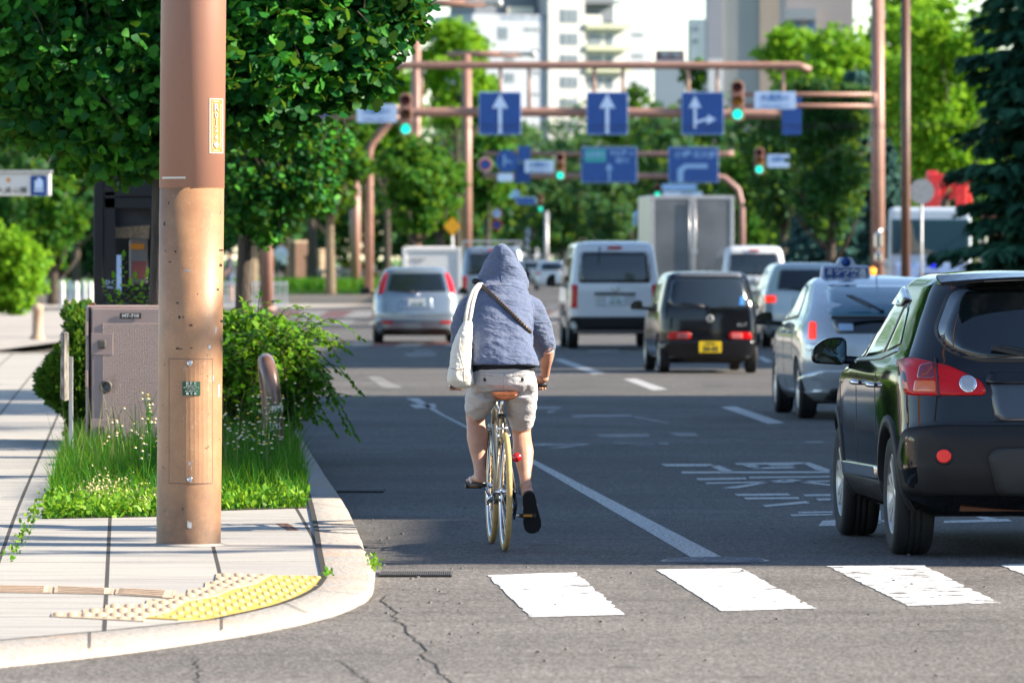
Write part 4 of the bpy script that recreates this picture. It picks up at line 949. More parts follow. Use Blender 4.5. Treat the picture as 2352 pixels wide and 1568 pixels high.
for s_ in (-1, 1):
    m_ = (lambda L: mirror(L)) if s_ > 0 else (lambda L: L)
    lamp = add_decal('tail_light', bv, m_([(-.845, .92), (-.43, .925), (-.415, .95), (-.44, 1.0), (-.60, 1.08), (-.80, 1.13), (-.85, 1.10)]), 'r', M['red_lamp'], suv, .014, r=.035, thick=.03)
    add_decal('lamp_seam', bv, m_([(-.680, .915), (-.670, .915), (-.672, 1.13), (-.682, 1.13)]), 'r', M['black'], lamp, .018, r=.003)
    add_decal('turn_lens', bv, m_([(-.80, .94), (-.69, .94), (-.69, 1.0), (-.79, 1.0)]), 'r', M['orange_lamp'], lamp, .017, r=.01)
    add_decal('inner_lens', bv, m_([(-.78, 1.01), (-.69, 1.01), (-.69, 1.10), (-.76, 1.085)]), 'r', mat('deep_red_lens', (.16, .004, .01), .1, coat=1), lamp, .017, r=.02)
    circ = lambda cx, cz, r_: [(cx + r_ * math.cos(t), cz + r_ * math.sin(t)) for t in np.linspace(0, 2 * PI, 28)[:-1]]
    o = decal(bv, [Vector(p) for p in circ(s_ * .515, .985, .048)], 'r', .018); o.build('reversing_ring', M['chrome'], lamp)
    o = decal(bv, [Vector(p) for p in circ(s_ * .515, .985, .037)], 'r', .021); o.build('reversing_lamp', M['clear_lamp'], lamp)
    o = decal(bv, [Vector(p) for p in circ(s_ * .655, .585, .052)], 'r', .014); o.build('reflector_bezel', M['grey_plastic'], suv)
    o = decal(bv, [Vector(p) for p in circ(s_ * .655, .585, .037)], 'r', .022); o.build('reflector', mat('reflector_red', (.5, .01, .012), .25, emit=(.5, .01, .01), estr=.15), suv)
    # side windows, doors
    add_decal('side_window', bv, [(-.62, 1.135), (.16, 1.10), (.16, 1.50), (-.40, 1.515), (-.78, 1.46)], 's', gl, suv, .004, s_, .04)
    add_decal('side_window', bv, [(.24, 1.095), (1.02, 1.085), (.62, 1.37), (.24, 1.49)], 's', gl, suv, .004, s_, .03)
    add_decal('quarter_window', bv, [(-.70, 1.145), (-1.22, 1.20), (-.98, 1.40), (-.84, 1.44)], 's', gl, suv, .004, s_, .03)
    for nm, L in (('door_seam', [(.195, .36), (.205, .36), (.215, 1.09), (.205, 1.09)]), ('door_seam', [(-.78, .62), (-.77, .62), (-.72, 1.12), (-.735, 1.12)]), ('door_seam', [(1.0, .36), (1.01, .36), (1.09, 1.05), (1.08, 1.05)]), ('door_seam', [(-.8, .36), (1.0, .35), (1.0, .36), (-.8, .37)])):
        add_decal(nm, bv, L, 's', M['black'], suv, .002, s_, .002, rings=2)
    add_decal('sill_strip', bv, [(-.85, .42), (.95, .40), (.95, .47), (-.85, .49)], 's', M['chrome'], suv, .016, s_, .01)
    add_decal('sill_cladding', bv, [(-.98, .28), (1.0, .28), (1.0, .40), (-.95, .41)], 's', M['grey_plastic'], suv, .012, s_, .02)
    add_decal('window_sill_trim', bv, [(-1.2, 1.16), (-.62, 1.105), (1.05, 1.06), (1.05, 1.075), (-.6, 1.125), (-1.2, 1.18)], 's', chr_soft, suv, .006, s_, .004)
    for y in (-1.30, 1.33):                            # arch cladding rings
        b = MB(); rs = []
        for k in range(17):
            a = PI * (-.06 + 1.12 * k / 16); row = []
            for r_, off in ((.388, -.05), (.388, .012), (.45, .010), (.456, -.01)):
                q = Vector((0, y + r_ * math.cos(a), .345 + r_ * math.sin(a))); h = bv.ray_cast(Vector((s_ * 4, q.y, max(.30, q.z))), Vector((-s_, 0, 0)))
                xx = h[0].x if h[0] is not None else s_ * .87; row.append(Vector((xx + s_ * off, q.y, q.z)))
            rs.append(row)
        b.rings(rs, smooth=True, caps=False, closed=False); b.build('wheel_arch_trim', M['grey_plastic'], suv)
    for yh in (.10, -.70):
        b = MB(); b.tube([(s_ * .895, yh - .09, .955), (s_ * .925, yh - .05, .96), (s_ * .925, yh + .05, .96), (s_ * .895, yh + .09, .955)], [.012, .016, .016, .012], 8); b.build('door_handle', M['chrome'] if s_ < 0 else P_black, suv)
    mirror_door(suv, bv, 1.02, 1.13, .79, P_black, mat('mirror_glass', (.10, .16, .19), .03, metal=1.0) if s_ < 0 else gl, s_, .215, .175)
    # rain visor over the side windows
    add_decal('window_visor', bv, [(-.80, 1.455), (-.40, 1.515), (.30, 1.48), (.80, 1.26), (.74, 1.235), (.24, 1.43), (-.36, 1.46), (-.74, 1.41)], 's', mat('smoked_visor', (.012, .012, .014), .05, coat=1.0), suv, .022, s_, .02)
    b = MB(); b.tube([(s_ * .60, -1.5, 1.61), (s_ * .60, -1.3, 1.635), (s_ * .60, -.4, 1.64), (s_ * .60, -.25, 1.61)], .014, 8)
b = MB(); n_ = 16; rs = []
for k in range(n_ + 1):
    x = -.66 + 1.32 * k / n_; c_ = 1 - (x / .66) ** 2
    rs.append([Vector((x, -1.79 - .0, 1.535)), Vector((x, -1.90 - .055 * c_, 1.538 + .03 * c_)), Vector((x, -1.90 - .055 * c_, 1.556 + .035 * c_)), Vector((x, -1.70, 1.60 + .012 * c_))])
b.rings(rs, smooth=False); sp_ = b.build('roof_spoiler', P_black, suv, bevel=.008)
b = MB(); b.box((0, -1.962, 1.572), (.26, .012, .022)); b.build('high_brake_light', M['red_lamp'], sp_, bevel=.003)
wiper(suv, (.02, -2.03, 1.12), (-.34, -2.0, 1.20))
add_decal('plate_recess', bv, [(-.37, .78), (.37, .78), (.40, 1.0), (.34, 1.02), (-.34, 1.02), (-.40, 1.0)], 'r', mat('recess_gloss', (.025, .03, .042), .25, coat=.8), suv, .004, r=.04)
add_decal('liftgate_handle', bv, [(-.42, .985), (.42, .985), (.40, 1.045), (-.40, 1.045)], 'r', P_black, suv, .03, r=.02, thick=.04)
plate(suv, -2.14, .885, wp, '38-20', '札幌 300', dk)
for s_ in (-1, 1): add_decal('gate_seam', bv, [(s_ * .700, .78), (s_ * .708, .78), (s_ * .690, .92), (s_ * .682, .92)][::s_], 'r', M['crack'], suv, .002, r=.002, rings=2)
add_decal('gate_seam', bv, [(-.70, .772), (.70, .772), (.70, .780), (-.70, .780)], 'r', M['crack'], suv, .002, r=.002, rings=2)
b = MB(); b.cyl((.45, -2.10, .30), (.45, -1.5, .32), .035, n=16); b.tube([(-.6, -1.35, .30), (.6, -1.35, .30)], .05, 10); b.box((0, -1.7, .32), (1.1, .5, .10)); b.build('exhaust', M['rust'], suv)
b = MB(); b.box((-.35, -1.55, 1.41), (.17, .03, .20)); b.build('cabin_monitor', M['black'], suv)

# ---- white taxi hatchback with roof sign
tx_levels = [(.18, -1.95, 1.95, .74, .2, .3), (.26, -2.12, 2.15, .82, .24, .4), (.45, -2.20, 2.22, .865, .26, .5), (.62, -2.22, 2.22, .873, .26, .5), (.80, -2.20, 2.12, .872, .27, .55), (.90, -2.17, 1.85, .868, .27, .6), (.97, -2.14, 1.35, .855, .28, .5), (1.02, -2.12, 1.2, .835, .28, .45), (1.07, -2.10, 1.05, .80, .26, .4), (1.20, -1.86, .75, .74, .22, .35), (1.32, -1.50, .50, .69, .2, .3), (1.42, -1.12, .25, .64, .18, .3), (1.47, -.85, .05, .58, .18, .25), (1.49, -.6, -.1, .45, .15, .2)]
p = gr(1877, 960); TX = p.x + .87 - .30; TYc = p.y + 1.35
taxi, bv, body = vehicle('taxi', 'silver taxi hatchback with blue lettered roof sign beside the black crossover', 'taxi', TX, TYc, R(2.8), dict(levels=tx_levels, kw=dict(cr=.22, cf=.3, tr=.05, tf=.06), wheel=(.315, .195, .865), axles=(-1.35, 1.35), spokes=6), P_taxi)
add_decal('rear_window', bv, [(-.58, 1.085), (.58, 1.085), (.52, 1.40), (-.52, 1.40)], 'r', M['glass_teal'], taxi, .005, r=.05)
add_decal('lower_rear_window', bv, [(-.50, .90), (.50, .90), (.56, 1.055), (-.56, 1.055)], 'r', gl, taxi, .006, r=.03)
b = MB(); b.box((0, -2.155, 1.07), (1.14, .05, .03)); b.build('rear_spoiler', M['black'], taxi, bevel=.008)
for s_ in (-1, 1):
    m_ = (lambda L: mirror(L)) if s_ > 0 else (lambda L: L)
    add_decal('tail_light', bv, m_([(-.78, .84), (-.71, .84), (-.70, 1.02), (-.76, 1.02)]), 'r', M['brake_on'], taxi, .012, r=.03)
    add_decal('lower_lens', bv, m_([(-.80, .72), (-.64, .72), (-.63, .80), (-.80, .80)]), 'r', M['clear_lamp'], taxi, .01, r=.02)
    add_decal('side_window', bv, [(-.95, 1.08), (.02, 1.03), (.02, 1.39), (-.6, 1.36)], 's', gl, taxi, .004, s_, .04)
    add_decal('side_window', bv, [(.09, 1.03), (1.1, .99), (.5, 1.27), (.09, 1.385)], 's', gl, taxi, .004, s_, .04)
    add_decal('window_frame', bv, [(-1.05, 1.06), (1.16, .97), (.52, 1.30), (.05, 1.415), (-.62, 1.385)], 's', M['black'], taxi, .0015, s_, .04)
    for L in ([(.05, .3), (.06, .3), (.07, 1.03), (.06, 1.03)], [(-.95, .6), (-.94, .6), (-.9, 1.03), (-.91, 1.03)]): add_decal('door_seam', bv, L, 's', M['black'], taxi, .002, s_, .002, rings=2)
    for yh in (0.0, -.78):
        b = MB(); b.tube([(s_ * .872, yh - .09, .90), (s_ * .90, yh - .05, .905), (s_ * .90, yh + .05, .905), (s_ * .872, yh + .09, .90)], .014, 8); b.build('door_handle', P_taxi, taxi)
    mirror_door(taxi, bv, .95, 1.03, .84, M['black'], gl, s_, .20, .15)
add_decal('bumper', bv, [(-.82, .28), (.82, .28), (.85, .45), (.70, .52), (-.70, .52), (-.85, .45)], 'r', P_taxi, taxi, .02, r=.05, thick=.03)
add_decal('lower_valance', bv, [(-.62, .22), (.62, .22), (.55, .34), (-.55, .34)], 'r', M['black'], taxi, .026, r=.03, thick=.03)
wiper(taxi, (-.02, -2.02, 1.13), (-.34, -1.88, 1.30)); plate(taxi, -2.225, .79, wp, '・・・8', '札幌 500', dk)
add_decal('badge', bv, [(-.48, .93), (-.33, .93), (-.33, 1.0), (-.48, 1.0)], 'r', M['sign_white'], taxi, .012, r=.01)
b = MB(); b.prism(rpoly([(-.27, 0), (.27, 0), (.25, .15), (.10, .155), (.07, .235), (-.07, .235), (-.10, .155), (-.25, .15)], .03), .16, (-.24, -.24, 1.46)); rs_ = b.build('roof_sign', mat('sign_lamp_body', (.50, .56, .68), .4), taxi, bevel=.01)
b = MB(); b.box((-.24, -.405, 1.535), (.46, .012, .095)); pn = b.build('sign_panel', M['blue_sign'], rs_)
lettering('ミツワ交通', .075, M['white'], pn, (-.24, -.415, 1.535), 0, 1.15, bold=.002)
b = MB(); b.lathe([(.001, 0), (.045, 0), (.05, -.004), (.001, -.005)], (-.24, -.402, 1.645), 'y', 20); b.build('emblem', M['blue_sign'], rs_)
b = MB(); b.cyl((.05, -.75, 1.48), (.05, -.95, 1.62), .006, .003, 6); b.build('aerial', M['black'], taxi)

# ---- black kei hatchback
kl = [(.17, -1.60, 1.55, .64, .12, .2), (.24, -1.66, 1.68, .70, .14, .3), (.45, -1.69, 1.70, .735, .14, .35), (.62, -1.69, 1.68, .7375, .14, .4), (.80, -1.68, 1.55, .735, .15, .4), (.90, -1.67, 1.0, .725, .15, .35), (.97, -1.66, .88, .71, .15, .3), (1.20, -1.60, .60, .66, .15, .25), (1.38, -1.53, .38, .61, .15, .25), (1.45, -1.50, .22, .57, .14, .2), (1.475, -1.42, .1, .48, .12, .2)]
p = gr(1607, 856); KY = p.y + 1.23 - .05
kei, bv, body = vehicle('kei_hatchback', 'small black hatchback with yellow number plate and round emblem', 'car', p.x + .03, KY, R(3.6), dict(levels=kl, kw=dict(cr=.09, cf=.2, tr=.03, tf=.05), wheel=(.28, .155, .73), axles=(-1.23, 1.23), spokes=6), P_kei)
add_decal('rear_window', bv, [(-.56, .98), (-.40, .945), (.40, .945), (.56, .98), (.60, 1.05), (.53, 1.385), (-.53, 1.385), (-.60, 1.05)], 'r', mat('tinted_glass', (.02, .03, .042), .12, coat=.5), kei, .005, r=.06)
add_decal('roof_edge', bv, [(-.50, 1.41), (.50, 1.41), (.46, 1.46), (-.46, 1.46)], 'r', mat('roof_grey', (.10, .11, .13), .3), kei, .01, r=.02)
for s_ in (-1, 1):
    m_ = (lambda L: mirror(L)) if s_ > 0 else (lambda L: L)
    lamp = add_decal('tail_light', bv, m_([(-.62, .50), (-.29, .50), (-.27, .56), (-.30, .605), (-.60, .60)]), 'r', M['red_lamp'], kei, .012, r=.03)
    add_decal('clear_lens', bv, m_([(-.48, .51), (-.32, .51), (-.31, .59), (-.47, .59)]), 'r', mat('pink_lens', (.45, .12, .12), .2), lamp, .015, r=.015)
    add_decal('side_window', bv, [(-1.0, .99), (-.02, .95), (-.02, 1.34), (-.85, 1.33)], 's', gl, kei, .004, s_, .04)
    add_decal('side_window', bv, [(.05, .95), (.85, .92), (.42, 1.22), (.05, 1.34)], 's', gl, kei, .004, s_, .04)
    mirror_door(kei, bv, .80, .98, .71, P_kei, gl, s_, .19, .15)
    for L in ([(.0, .3), (.01, .3), (.02, .95), (.01, .95)],): add_decal('door_seam', bv, L, 's', M['crack'], kei, .002, s_, .002, rings=2)
add_decal('bumper', bv, [(-.69, .22), (.69, .22), (.71, .42), (.66, .47), (-.66, .47), (-.71, .42)], 'r', P_kei, kei, .018, r=.04, thick=.03)
o = decal(bv, [Vector(a) for a in circ(0, .80, .055)], 'r', .014); em = o.build('emblem', M['steel'], kei)
lettering('S', .09, M['black'], em, (0, -1.71, .80), 0, 1.2, bold=.004)
lettering('A L T', .055, M['steel'], kei, (.47, -1.70, .71), 0, 1.1, bold=.003, name='badge')
add_decal('inspection_sticker', bv, [(.43, .99), (.51, .99), (.51, 1.12), (.45, 1.12)], 'r', mat('sticker_blue', (.02, .18, .5), .5), kei, .009, r=.01)
plate(kei, -1.72, .385, M['yellow_plate'], '58-05', '札幌 580', dk2); wiper(kei, (-.05, -1.70, .965), (-.40, -1.68, 1.03))
add_decal('tailgate_seam', bv, [(-.66, .635), (.66, .635), (.66, .645), (-.66, .645)], 'r', M['crack'], kei, .002, r=.002, rings=2)

# ---- white high-roof van
vl = [(.30, -2.20, 2.25, .74, .12, .2), (.38, -2.32, 2.34, .80, .12, .25), (.55, -2.345, 2.345, .84, .12, .3), (.80, -2.345, 2.34, .8475, .13, .3), (1.05, -2.34, 2.30, .845, .13, .3), (1.15, -2.335, 2.15, .838, .14, .3), (1.45, -2.30, 1.85, .805, .15, .3), (1.75, -2.25, 1.45, .765, .16, .3), (1.90, -2.21, 1.15, .725, .16, .25), (1.96, -2.15, .9, .66, .15, .2), (1.98, -2.0, .7, .52, .12, .2)]
def van(name, label, px, pybot, rz, paint, group, plate_txt, kscale=1.0, front=False):
    p = gr(px, pybot); t, bv, _ = vehicle(name, label, 'van', p.x, p.y + 1.15, rz, dict(levels=vl, kw=dict(cr=.05, cf=.12, tr=.02, tf=.04), wheel=(.34, .2, .835), axles=(-1.15, 1.4), spokes=0, rim=M['steel']), paint, group)
    add_decal('rear_window', bv, [(-.64, 1.24), (.64, 1.24), (.62, 1.76), (-.62, 1.76)], 'r', gl, t, .005, r=.06)
    add_decal('window_seal', bv, [(-.67, 1.22), (.67, 1.22), (.65, 1.79), (-.65, 1.79)], 'r', M['black'], t, .002, r=.07)
    for s_ in (-1, 1):
        m_ = (lambda L: mirror(L)) if s_ > 0 else (lambda L: L)
        add_decal('tail_light', bv, m_([(-.805, .76), (-.69, .76), (-.68, 1.18), (-.79, 1.20)]), 'r', M['red_lamp'], t, .012, r=.02)
        add_decal('side_window', bv, [(-2.1, 1.22), (-.3, 1.22), (-.3, 1.70), (-2.05, 1.72)], 's', gl, t, .004, s_, .05)
        add_decal('side_window', bv, [(-.2, 1.22), (.75, 1.20), (.72, 1.68), (-.2, 1.70)], 's', gl, t, .004, s_, .05)
        add_decal('side_window', bv, [(.85, 1.18), (1.75, 1.14), (1.3, 1.62), (.85, 1.67)], 's', gl, t, .004, s_, .05)
        mirror_door(t, bv, 1.75, 1.25, .83, M['black'], gl, s_, .18, .26)
    add_decal('bumper', bv, [(-.79, .37), (.79, .37), (.82, .48), (.80, .60), (-.80, .60), (-.82, .48)], 'r', M['grey_plastic'], t, .03, r=.04, thick=.04)
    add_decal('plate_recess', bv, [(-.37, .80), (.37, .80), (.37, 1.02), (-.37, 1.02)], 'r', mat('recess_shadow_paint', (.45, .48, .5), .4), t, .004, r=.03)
    b = MB(); b.box((0, -2.36, 1.025), (.76, .03, .04)); b.build('handle_bar', M['black'], t, bevel=.006)
    b = MB(); b.box((0, -2.235, 1.87), (.26, .03, .05)); b.build('high_brake_light', M['red_lamp'], t, bevel=.006)
    plate(t, -2.36, .89, wp, plate_txt, '札幌 400', dk); wiper(t, (-.28, -2.30, 1.86), (-.30, -2.27, 1.62)); o = decal(bv, [Vector(a) for a in circ(0, 1.12, .06)], 'r', .014); o and o.build('emblem', chr_soft, t)
    return t
van('white_van', 'white high-roof van with large dark rear window ahead of the cyclist', 1398, 800, R(2.4), P_white, None, '32-95')
# smaller van far right, silver van behind the cyclist
v2 = van('white_van', 'small white van partly hidden behind the silver box truck, far lane', 1722, 741, R(2.0), P_white, None, '')
v3 = van('silver_van', 'silver van with roof rack, mostly hidden behind the hooded cyclist', 1128, 735, R(1.5), P_silver, None, '')
b = MB()
for y in (-1.6, -.6, .4): b.bar((-.75, y, 2.12), (.75, y, 2.12), .05, .05)
for x in (-.75, .75): b.bar((x, -1.9, 2.12), (x, .7, 2.12), .04, .04); [b.bar((x, y, 1.93), (x, y, 2.12), .03, .03) for y in (-1.6, -.6, .4)]
b.build('roof_rack', M['steel'], v3); v3.scale = (1.04, 1, 1.0)

# ---- silver station wagon
wl = [(.18, -2.1, 2.1, .74, .15, .3), (.26, -2.25, 2.25, .80, .2, .35), (.45, -2.31, 2.32, .84, .22, .45), (.60, -2.31, 2.32, .8475, .22, .5), (.78, -2.27, 2.2, .847, .22, .5), (.90, -2.25, 1.7, .842, .22, .5), (.96, -2.24, 1.25, .828, .22, .4), (1.02, -2.22, 1.1, .80, .22, .35), (1.2, -2.08, .8, .725, .2, .3), (1.38, -1.92, .45, .65, .18, .3), (1.46, -1.85, .2, .60, .16, .25), (1.49, -1.75, .0, .5, .15, .2)]
def wagon(label, px, pybot, rz, paint, seam=True, plate_txt='17-23', tallred=True, lit=False, h=1.0, refl=True):
    p = gr(px, pybot); t, bv, _ = vehicle('station_wagon', label, 'car', p.x, p.y + 1.3, rz, dict(levels=wl, kw=dict(cr=.12, cf=.3, tr=.04, tf=.06), wheel=(.31, .19, .84), axles=(-1.3, 1.35), spokes=5), paint)
    add_decal('rear_window', bv, [(-.60, 1.02), (.60, 1.02), (.52, 1.38), (-.52, 1.38)], 'r', gl, t, .005, r=.05)
    for s_ in (-1, 1):
        m_ = (lambda L: mirror(L)) if s_ > 0 else (lambda L: L)
        if tallred: add_decal('tail_light', bv, m_([(-.76, .96), (-.66, .98), (-.56, 1.38), (-.61, 1.39), (-.70, 1.25)]), 'r', M['red_lamp'], t, .012, r=.02)
        else: add_decal('tail_light', bv, m_([(-.80, .80), (-.62, .80), (-.61, .92), (-.80, .92)]), 'r', M['brake_on'] if lit else M['red_lamp'], t, .012, r=.03)
        add_decal('reflector', bv, m_([(-.66, .40), (-.46, .40), (-.46, .45), (-.66, .45)]), 'r', M['red_lamp'], t, .024, r=.015)
        add_decal('side_window', bv, [(-1.9, 1.08), (-1.0, 1.0), (-1.0, 1.37), (-1.6, 1.36)], 's', gl, t, .004, s_, .04)
        add_decal('side_window', bv, [(-.93, 1.0), (.0, .98), (.0, 1.40), (-.93, 1.39)], 's', gl, t, .004, s_, .04)
        add_decal('side_window', bv, [(.07, .98), (1.1, .95), (.6, 1.22), (.07, 1.39)], 's', gl, t, .004, s_, .04)
        mirror_door(t, bv, .95, 1.02, .82, M['black'], gl, s_, .2, .14)
    add_decal('bumper', bv, [(-.80, .26), (.80, .26), (.83, .42), (.78, .50), (-.78, .50), (-.83, .42)], 'r', paint, t, .02, r=.04, thick=.03)
    add_decal('lower_valance', bv, [(-.70, .20), (.70, .20), (.68, .31), (-.68, .31)], 'r', M['black'], t, .024, r=.03, thick=.03)
    if plate_txt: plate(t, -2.275, .80, wp, plate_txt, '', dk)
    add_decal('plate_recess', bv, [(-.32, .68), (.32, .68), (.30, .90), (-.30, .90)], 'r', paint, t, .006, r=.04)
    o = decal(bv, [Vector(a) for a in circ(0, .955, .05)], 'r', .012); o and o.build('emblem', chr_soft, t)
    wiper(t, (0, -2.24, 1.0), (-.35, -2.2, 1.06)); return t
wagon('silver station wagon with tall thin red tail lights, left of the cyclist', 951, 788, R(1.6), P_silver)
w2 = wagon('pale pearl hatchback with lit red tail light between the taxi and the van', 1842, 797, R(2.6), P_pearl, tallred=False, lit=True, plate_txt=''); w2.name = 'pearl_hatchback'; w2.scale = (1.0, .95, 1.06)

# ---- box trucks
def box_truck(label, px, pybot, rz, w, h, z0, L, bm, fm, doors=True, s=1.0, txt=None):
    p = gr(px, pybot); t = empty('box_truck', (p.x, p.y + L / 2, 0), rz, label, 'truck'); y0 = -L / 2
    b = MB(); b.box((0, 0, z0 + (h - z0) / 2), (w, L, h - z0)); bx = b.build('cargo_box', bm, t, bevel=.02)
    b = MB(); fw = .09
    for x in ((-w / 2 + fw / 2, 0, w / 2 - fw / 2) if doors else (-w / 2 + fw / 2, w / 2 - fw / 2)): b.box((x, y0 - .012, z0 + (h - z0) / 2), (fw, .03, h - z0 - .02))
    for z in (z0 + fw / 2, h - fw / 2): b.box((0, y0 - .010, z), (w - fw * 2 - .01, .026, fw))
    b.build('door_frame', fm, t, bevel=.004)
    if doors:
        for x in (-w / 4, w / 4):
            b = MB(); b.box((x, y0 - .004, z0 + (h - z0) / 2), (w / 2 - fw * 1.6, .012, h - z0 - fw * 2.2)); b.build('rear_door', mat('door_panel', (.16, .17, .18), .35, metal=.35, var=.15, vscale=1.5), t)
        b = MB(); [b.tube([(x, y0 - .05, z0 + .1), (x, y0 - .05, h - .1)], .014, 6) for x in (-.08, .08)]; b.box((.05, y0 - .06, z0 + .9), (.16, .03, .12)); b.build('lock_rods', M['alu'], t)
    b = MB(); b.box((0, 0, z0 - .12), (w * .5, L * 1.0, .2)); b.box((0, y0 + .12, .45), (w * .95, .08, .14)); b.build('chassis', M['dark_metal'], t)
    for s_ in (-1, 1):
        b = MB(); b.box((s_ * w * .36, y0 + .04, .62 if z0 > .8 else .48), (.26, .05, .10)); b.build('tail_light', M['red_lamp'], t, bevel=.01)
        for y in (y0 + 1.0, L / 2 + .9): wheel(t, s_ * (w / 2 - .16), y, .28 * (1.3 if w > 1.8 else 1), .2, s_, 0, M['steel'])
    b = MB(); b.box((0, L / 2 + 1.0, .30 + min(h, 2.2) / 2 - .1), (w * .92, 1.7, min(h, 2.2) - .35)); cb = b.build('cab', M['white'], t, bevel=.08); b = MB(); b.box((0, L / 2 + 1.2, min(h, 2.2) - .55), (w * .93, .8, .5)); b.build('cab_window', gl, cb)
    if txt: lettering(txt, .17, M['steel'], bx, (-w * .25, y0 - .012, h - .28), 0, 1.0, bold=.004)
    return t
box_truck('silver box truck with two plain rear doors and a sunlit right side', 1580, 738, R(2.6), 2.2, 3.32, .95, 5.2, M['alu'], M['steel'])
box_truck('small white box truck between the silver wagon and the cyclist', 990, 752, R(1.2), 1.42, 1.93, .65, 2.4, M['white'], M['white'], False, txt='sagawa'.replace('sagawa', 'cargo'))

# ---- cars far down the road, shared simple mesh
def far_car():
    t = empty('far_car', (0, 0, 0), 0, 'x', 'car', 'cars waiting far down the road')
    b = body_mesh(wl, dict(cr=.1, cf=.3), 3, 30); bv = bvh_of(b); b.build('body', P_silver, t)
    add_decal('rear_window', bv, [(-.60, 1.02), (.60, 1.02), (.52, 1.38), (-.52, 1.38)], 'r', gl, t, .01, r=.05, rings=2)
    for s_ in (-1, 1):
        add_decal('tail_light', bv, [(s_ * .60, .80), (s_ * .80, .80), (s_ * .80, .95), (s_ * .62, .95)], 'r', M['red_lamp'], t, .02, r=.02, rings=2)
        for y in (-1.3, 1.3): b = MB(); b.cyl((s_ * .65, y, .3), (s_ * .85, y, .3), .3, n=16); b.build('wheel', M['rubber'], t)
    return t
fc = far_car()
for i, (px, py, pn_, lab) in enumerate(((1266, 666, P_white, 'white car with red lamp, nearest of the far cars beside the white van'), (1232, 648, P_silver, 'grey far car behind the hooded cyclist\'s shoulder'), (1248, 641, P_kei, 'dark far car at the end of the queue'), (1218, 656, P_silver, 'silver far car just right of the hood'), (1476, 652, P_silver, 'far car glimpsed between the van and the box truck'))):
    o = fc if i == 0 else copy_tree(fc); p = gr(px, py); o.location = p; o.rotation_euler.z = R(1.0); o['label'] = lab
    if i:
        for c in children(o):
            if c.name.startswith('body'): c.data = c.data.copy(); c.data.materials[0] = pn_
    else:
        for c in children(o):
            if c.name.startswith('body'): c.data.materials[0] = pn_

# ---- oncoming crane truck on the right
TY = 182.0; kt = K(TY); p = at(2146, 640, TY); ct = empty('crane_truck', (p.x, TY + 3, 0), R(178), 'white crane truck with red boom facing the camera beyond the taxi', 'truck')
hw = 1.14; y0 = 3.0
b = MB(); b.box((0, y0 - .95, 1.85), (hw * 2, 1.9, 2.4), taper=.96); b.build('cab', mat('truck_white', (.50, .58, .66), .35), ct, bevel=.10)
b = MB(); b.box((0, y0 + .01, 2.25), (hw * 1.86, .06, .95)); ws = b.build('windscreen', mat('screen_glass', (.03, .075, .10), .12, coat=.4), ct, bevel=.04)
b = MB(); b.prism([(.88, 1.80), (-.22, 1.80), (.2, 1.93), (.42, 2.2), (.50, 2.62), (.57, 2.62), (.62, 2.2)], .01, (0, y0 + .055, 0)); b.build('sun_curtain', mat('curtain', (.16, .16, .13), .9), ws)
b = MB(); b.box((0, y0 + .03, 1.25), (hw * 1.7, .06, .55)); b.build('grille', M['sign_white'], ct, bevel=.02); b = MB(); b.box((0, y0 + .07, 1.15), (.6, .05, .2)); b.build('grille_opening', M['black'], ct, bevel=.02)
b = MB(); b.box((0, y0 + .1, .62), (hw * 2, .3, .45)); b.build('bumper', M['white'], ct, bevel=.05)
b = MB(); b.lathe([(.001, .0), (.15, 0), (.16, -.05)], (.72, y0 + .27, .8), 'y', 20); b.lathe([(.001, 0), (.15, 0), (.16, -.05)], (-.72, y0 + .27, .8), 'y', 20); b.build('headlights', M['clear_lamp'], ct)
for s_ in (-1, 1):
    b = MB(); b.tube([(s_ * hw, y0 - .1, 2.5), (s_ * (hw + .28), y0 + .25, 2.4), (s_ * (hw + .28), y0 + .25, 1.6), (s_ * hw, y0, 1.4)], .03, 8); mm = b.build('mirror_arm', M['chrome'], ct)
    b = MB(); b.box((s_ * (hw + .28), y0 + .27, 2.15), (.22, .08, .42)); b.box((s_ * (hw + .28), y0 + .27, 1.7), (.20, .08, .25)); b.build('mirror', M['chrome'], mm, bevel=.04)
    for y in (y0 - 1.0, y0 - 5.5): wheel(ct, s_ * (hw - .2), y, .42, .26, s_, 0, M['steel'])
b = MB(); b.box((0, y0 - 4.6, .95), (hw * 1.9, 5.0, .35)); b.box((0, y0 - 4.6, 1.4), (hw * 1.95, 4.8, .5)); b.build('flatbed', M['steel'], ct, bevel=.02)
b = MB(); b.box((-.15, y0 - 2.2, 2.9), (.42, .7, 1.7), taper=.8); b.box((-.35, y0 - 2.2, 3.85), (.62, .7, .26)); b.bar((-.1, y0 - 2.2, 3.0), (-.55, y0 - 2.2, 3.75), .2, .2); b.bar((-.95, y0 - 2.1, 3.0), (-.6, y0 - 2.1, 3.9), .16, .2); b.box((-1.0, y0 - 2.2, 3.85), (.42, .4, .2)); b.bar((.12, y0 - 2.1, 2.9), (.02, y0 - 2.1, 3.6), .12, .2); b.tube([(-.6, y0 - 2.2, 3.3), (-1.0, y0 - 2.3, 3.9), (-1.15, y0 - 2.4, 3.2)], .09, 8); b.box((-.9, y0 - 2.0, 3.2), (.3, .4, .9)); b.bar((-.1, y0 - 2, 3.9), (-.1, y0 - 6.5, 3.4), .3, .35); b.build('crane', M['red'], ct, bevel=.03)
for px in (2104, 2168): c = at(px, 611, 179); q = c - Vector((p.x, TY + 3, 0)); b = MB(); b.ball((-(c.x - p.x), y0 + .3, c.z), .09, 12, 8, (1.3, 1, .8)); b.build('marker_lamp', M['blue_lamp'], ct)
c = at(2046, 625, 175); b = MB(); b.ball((-(c.x - p.x), y0 + .3, c.z), .12, 12, 8); b.build('turn_signal', M['orange_on'], ct)
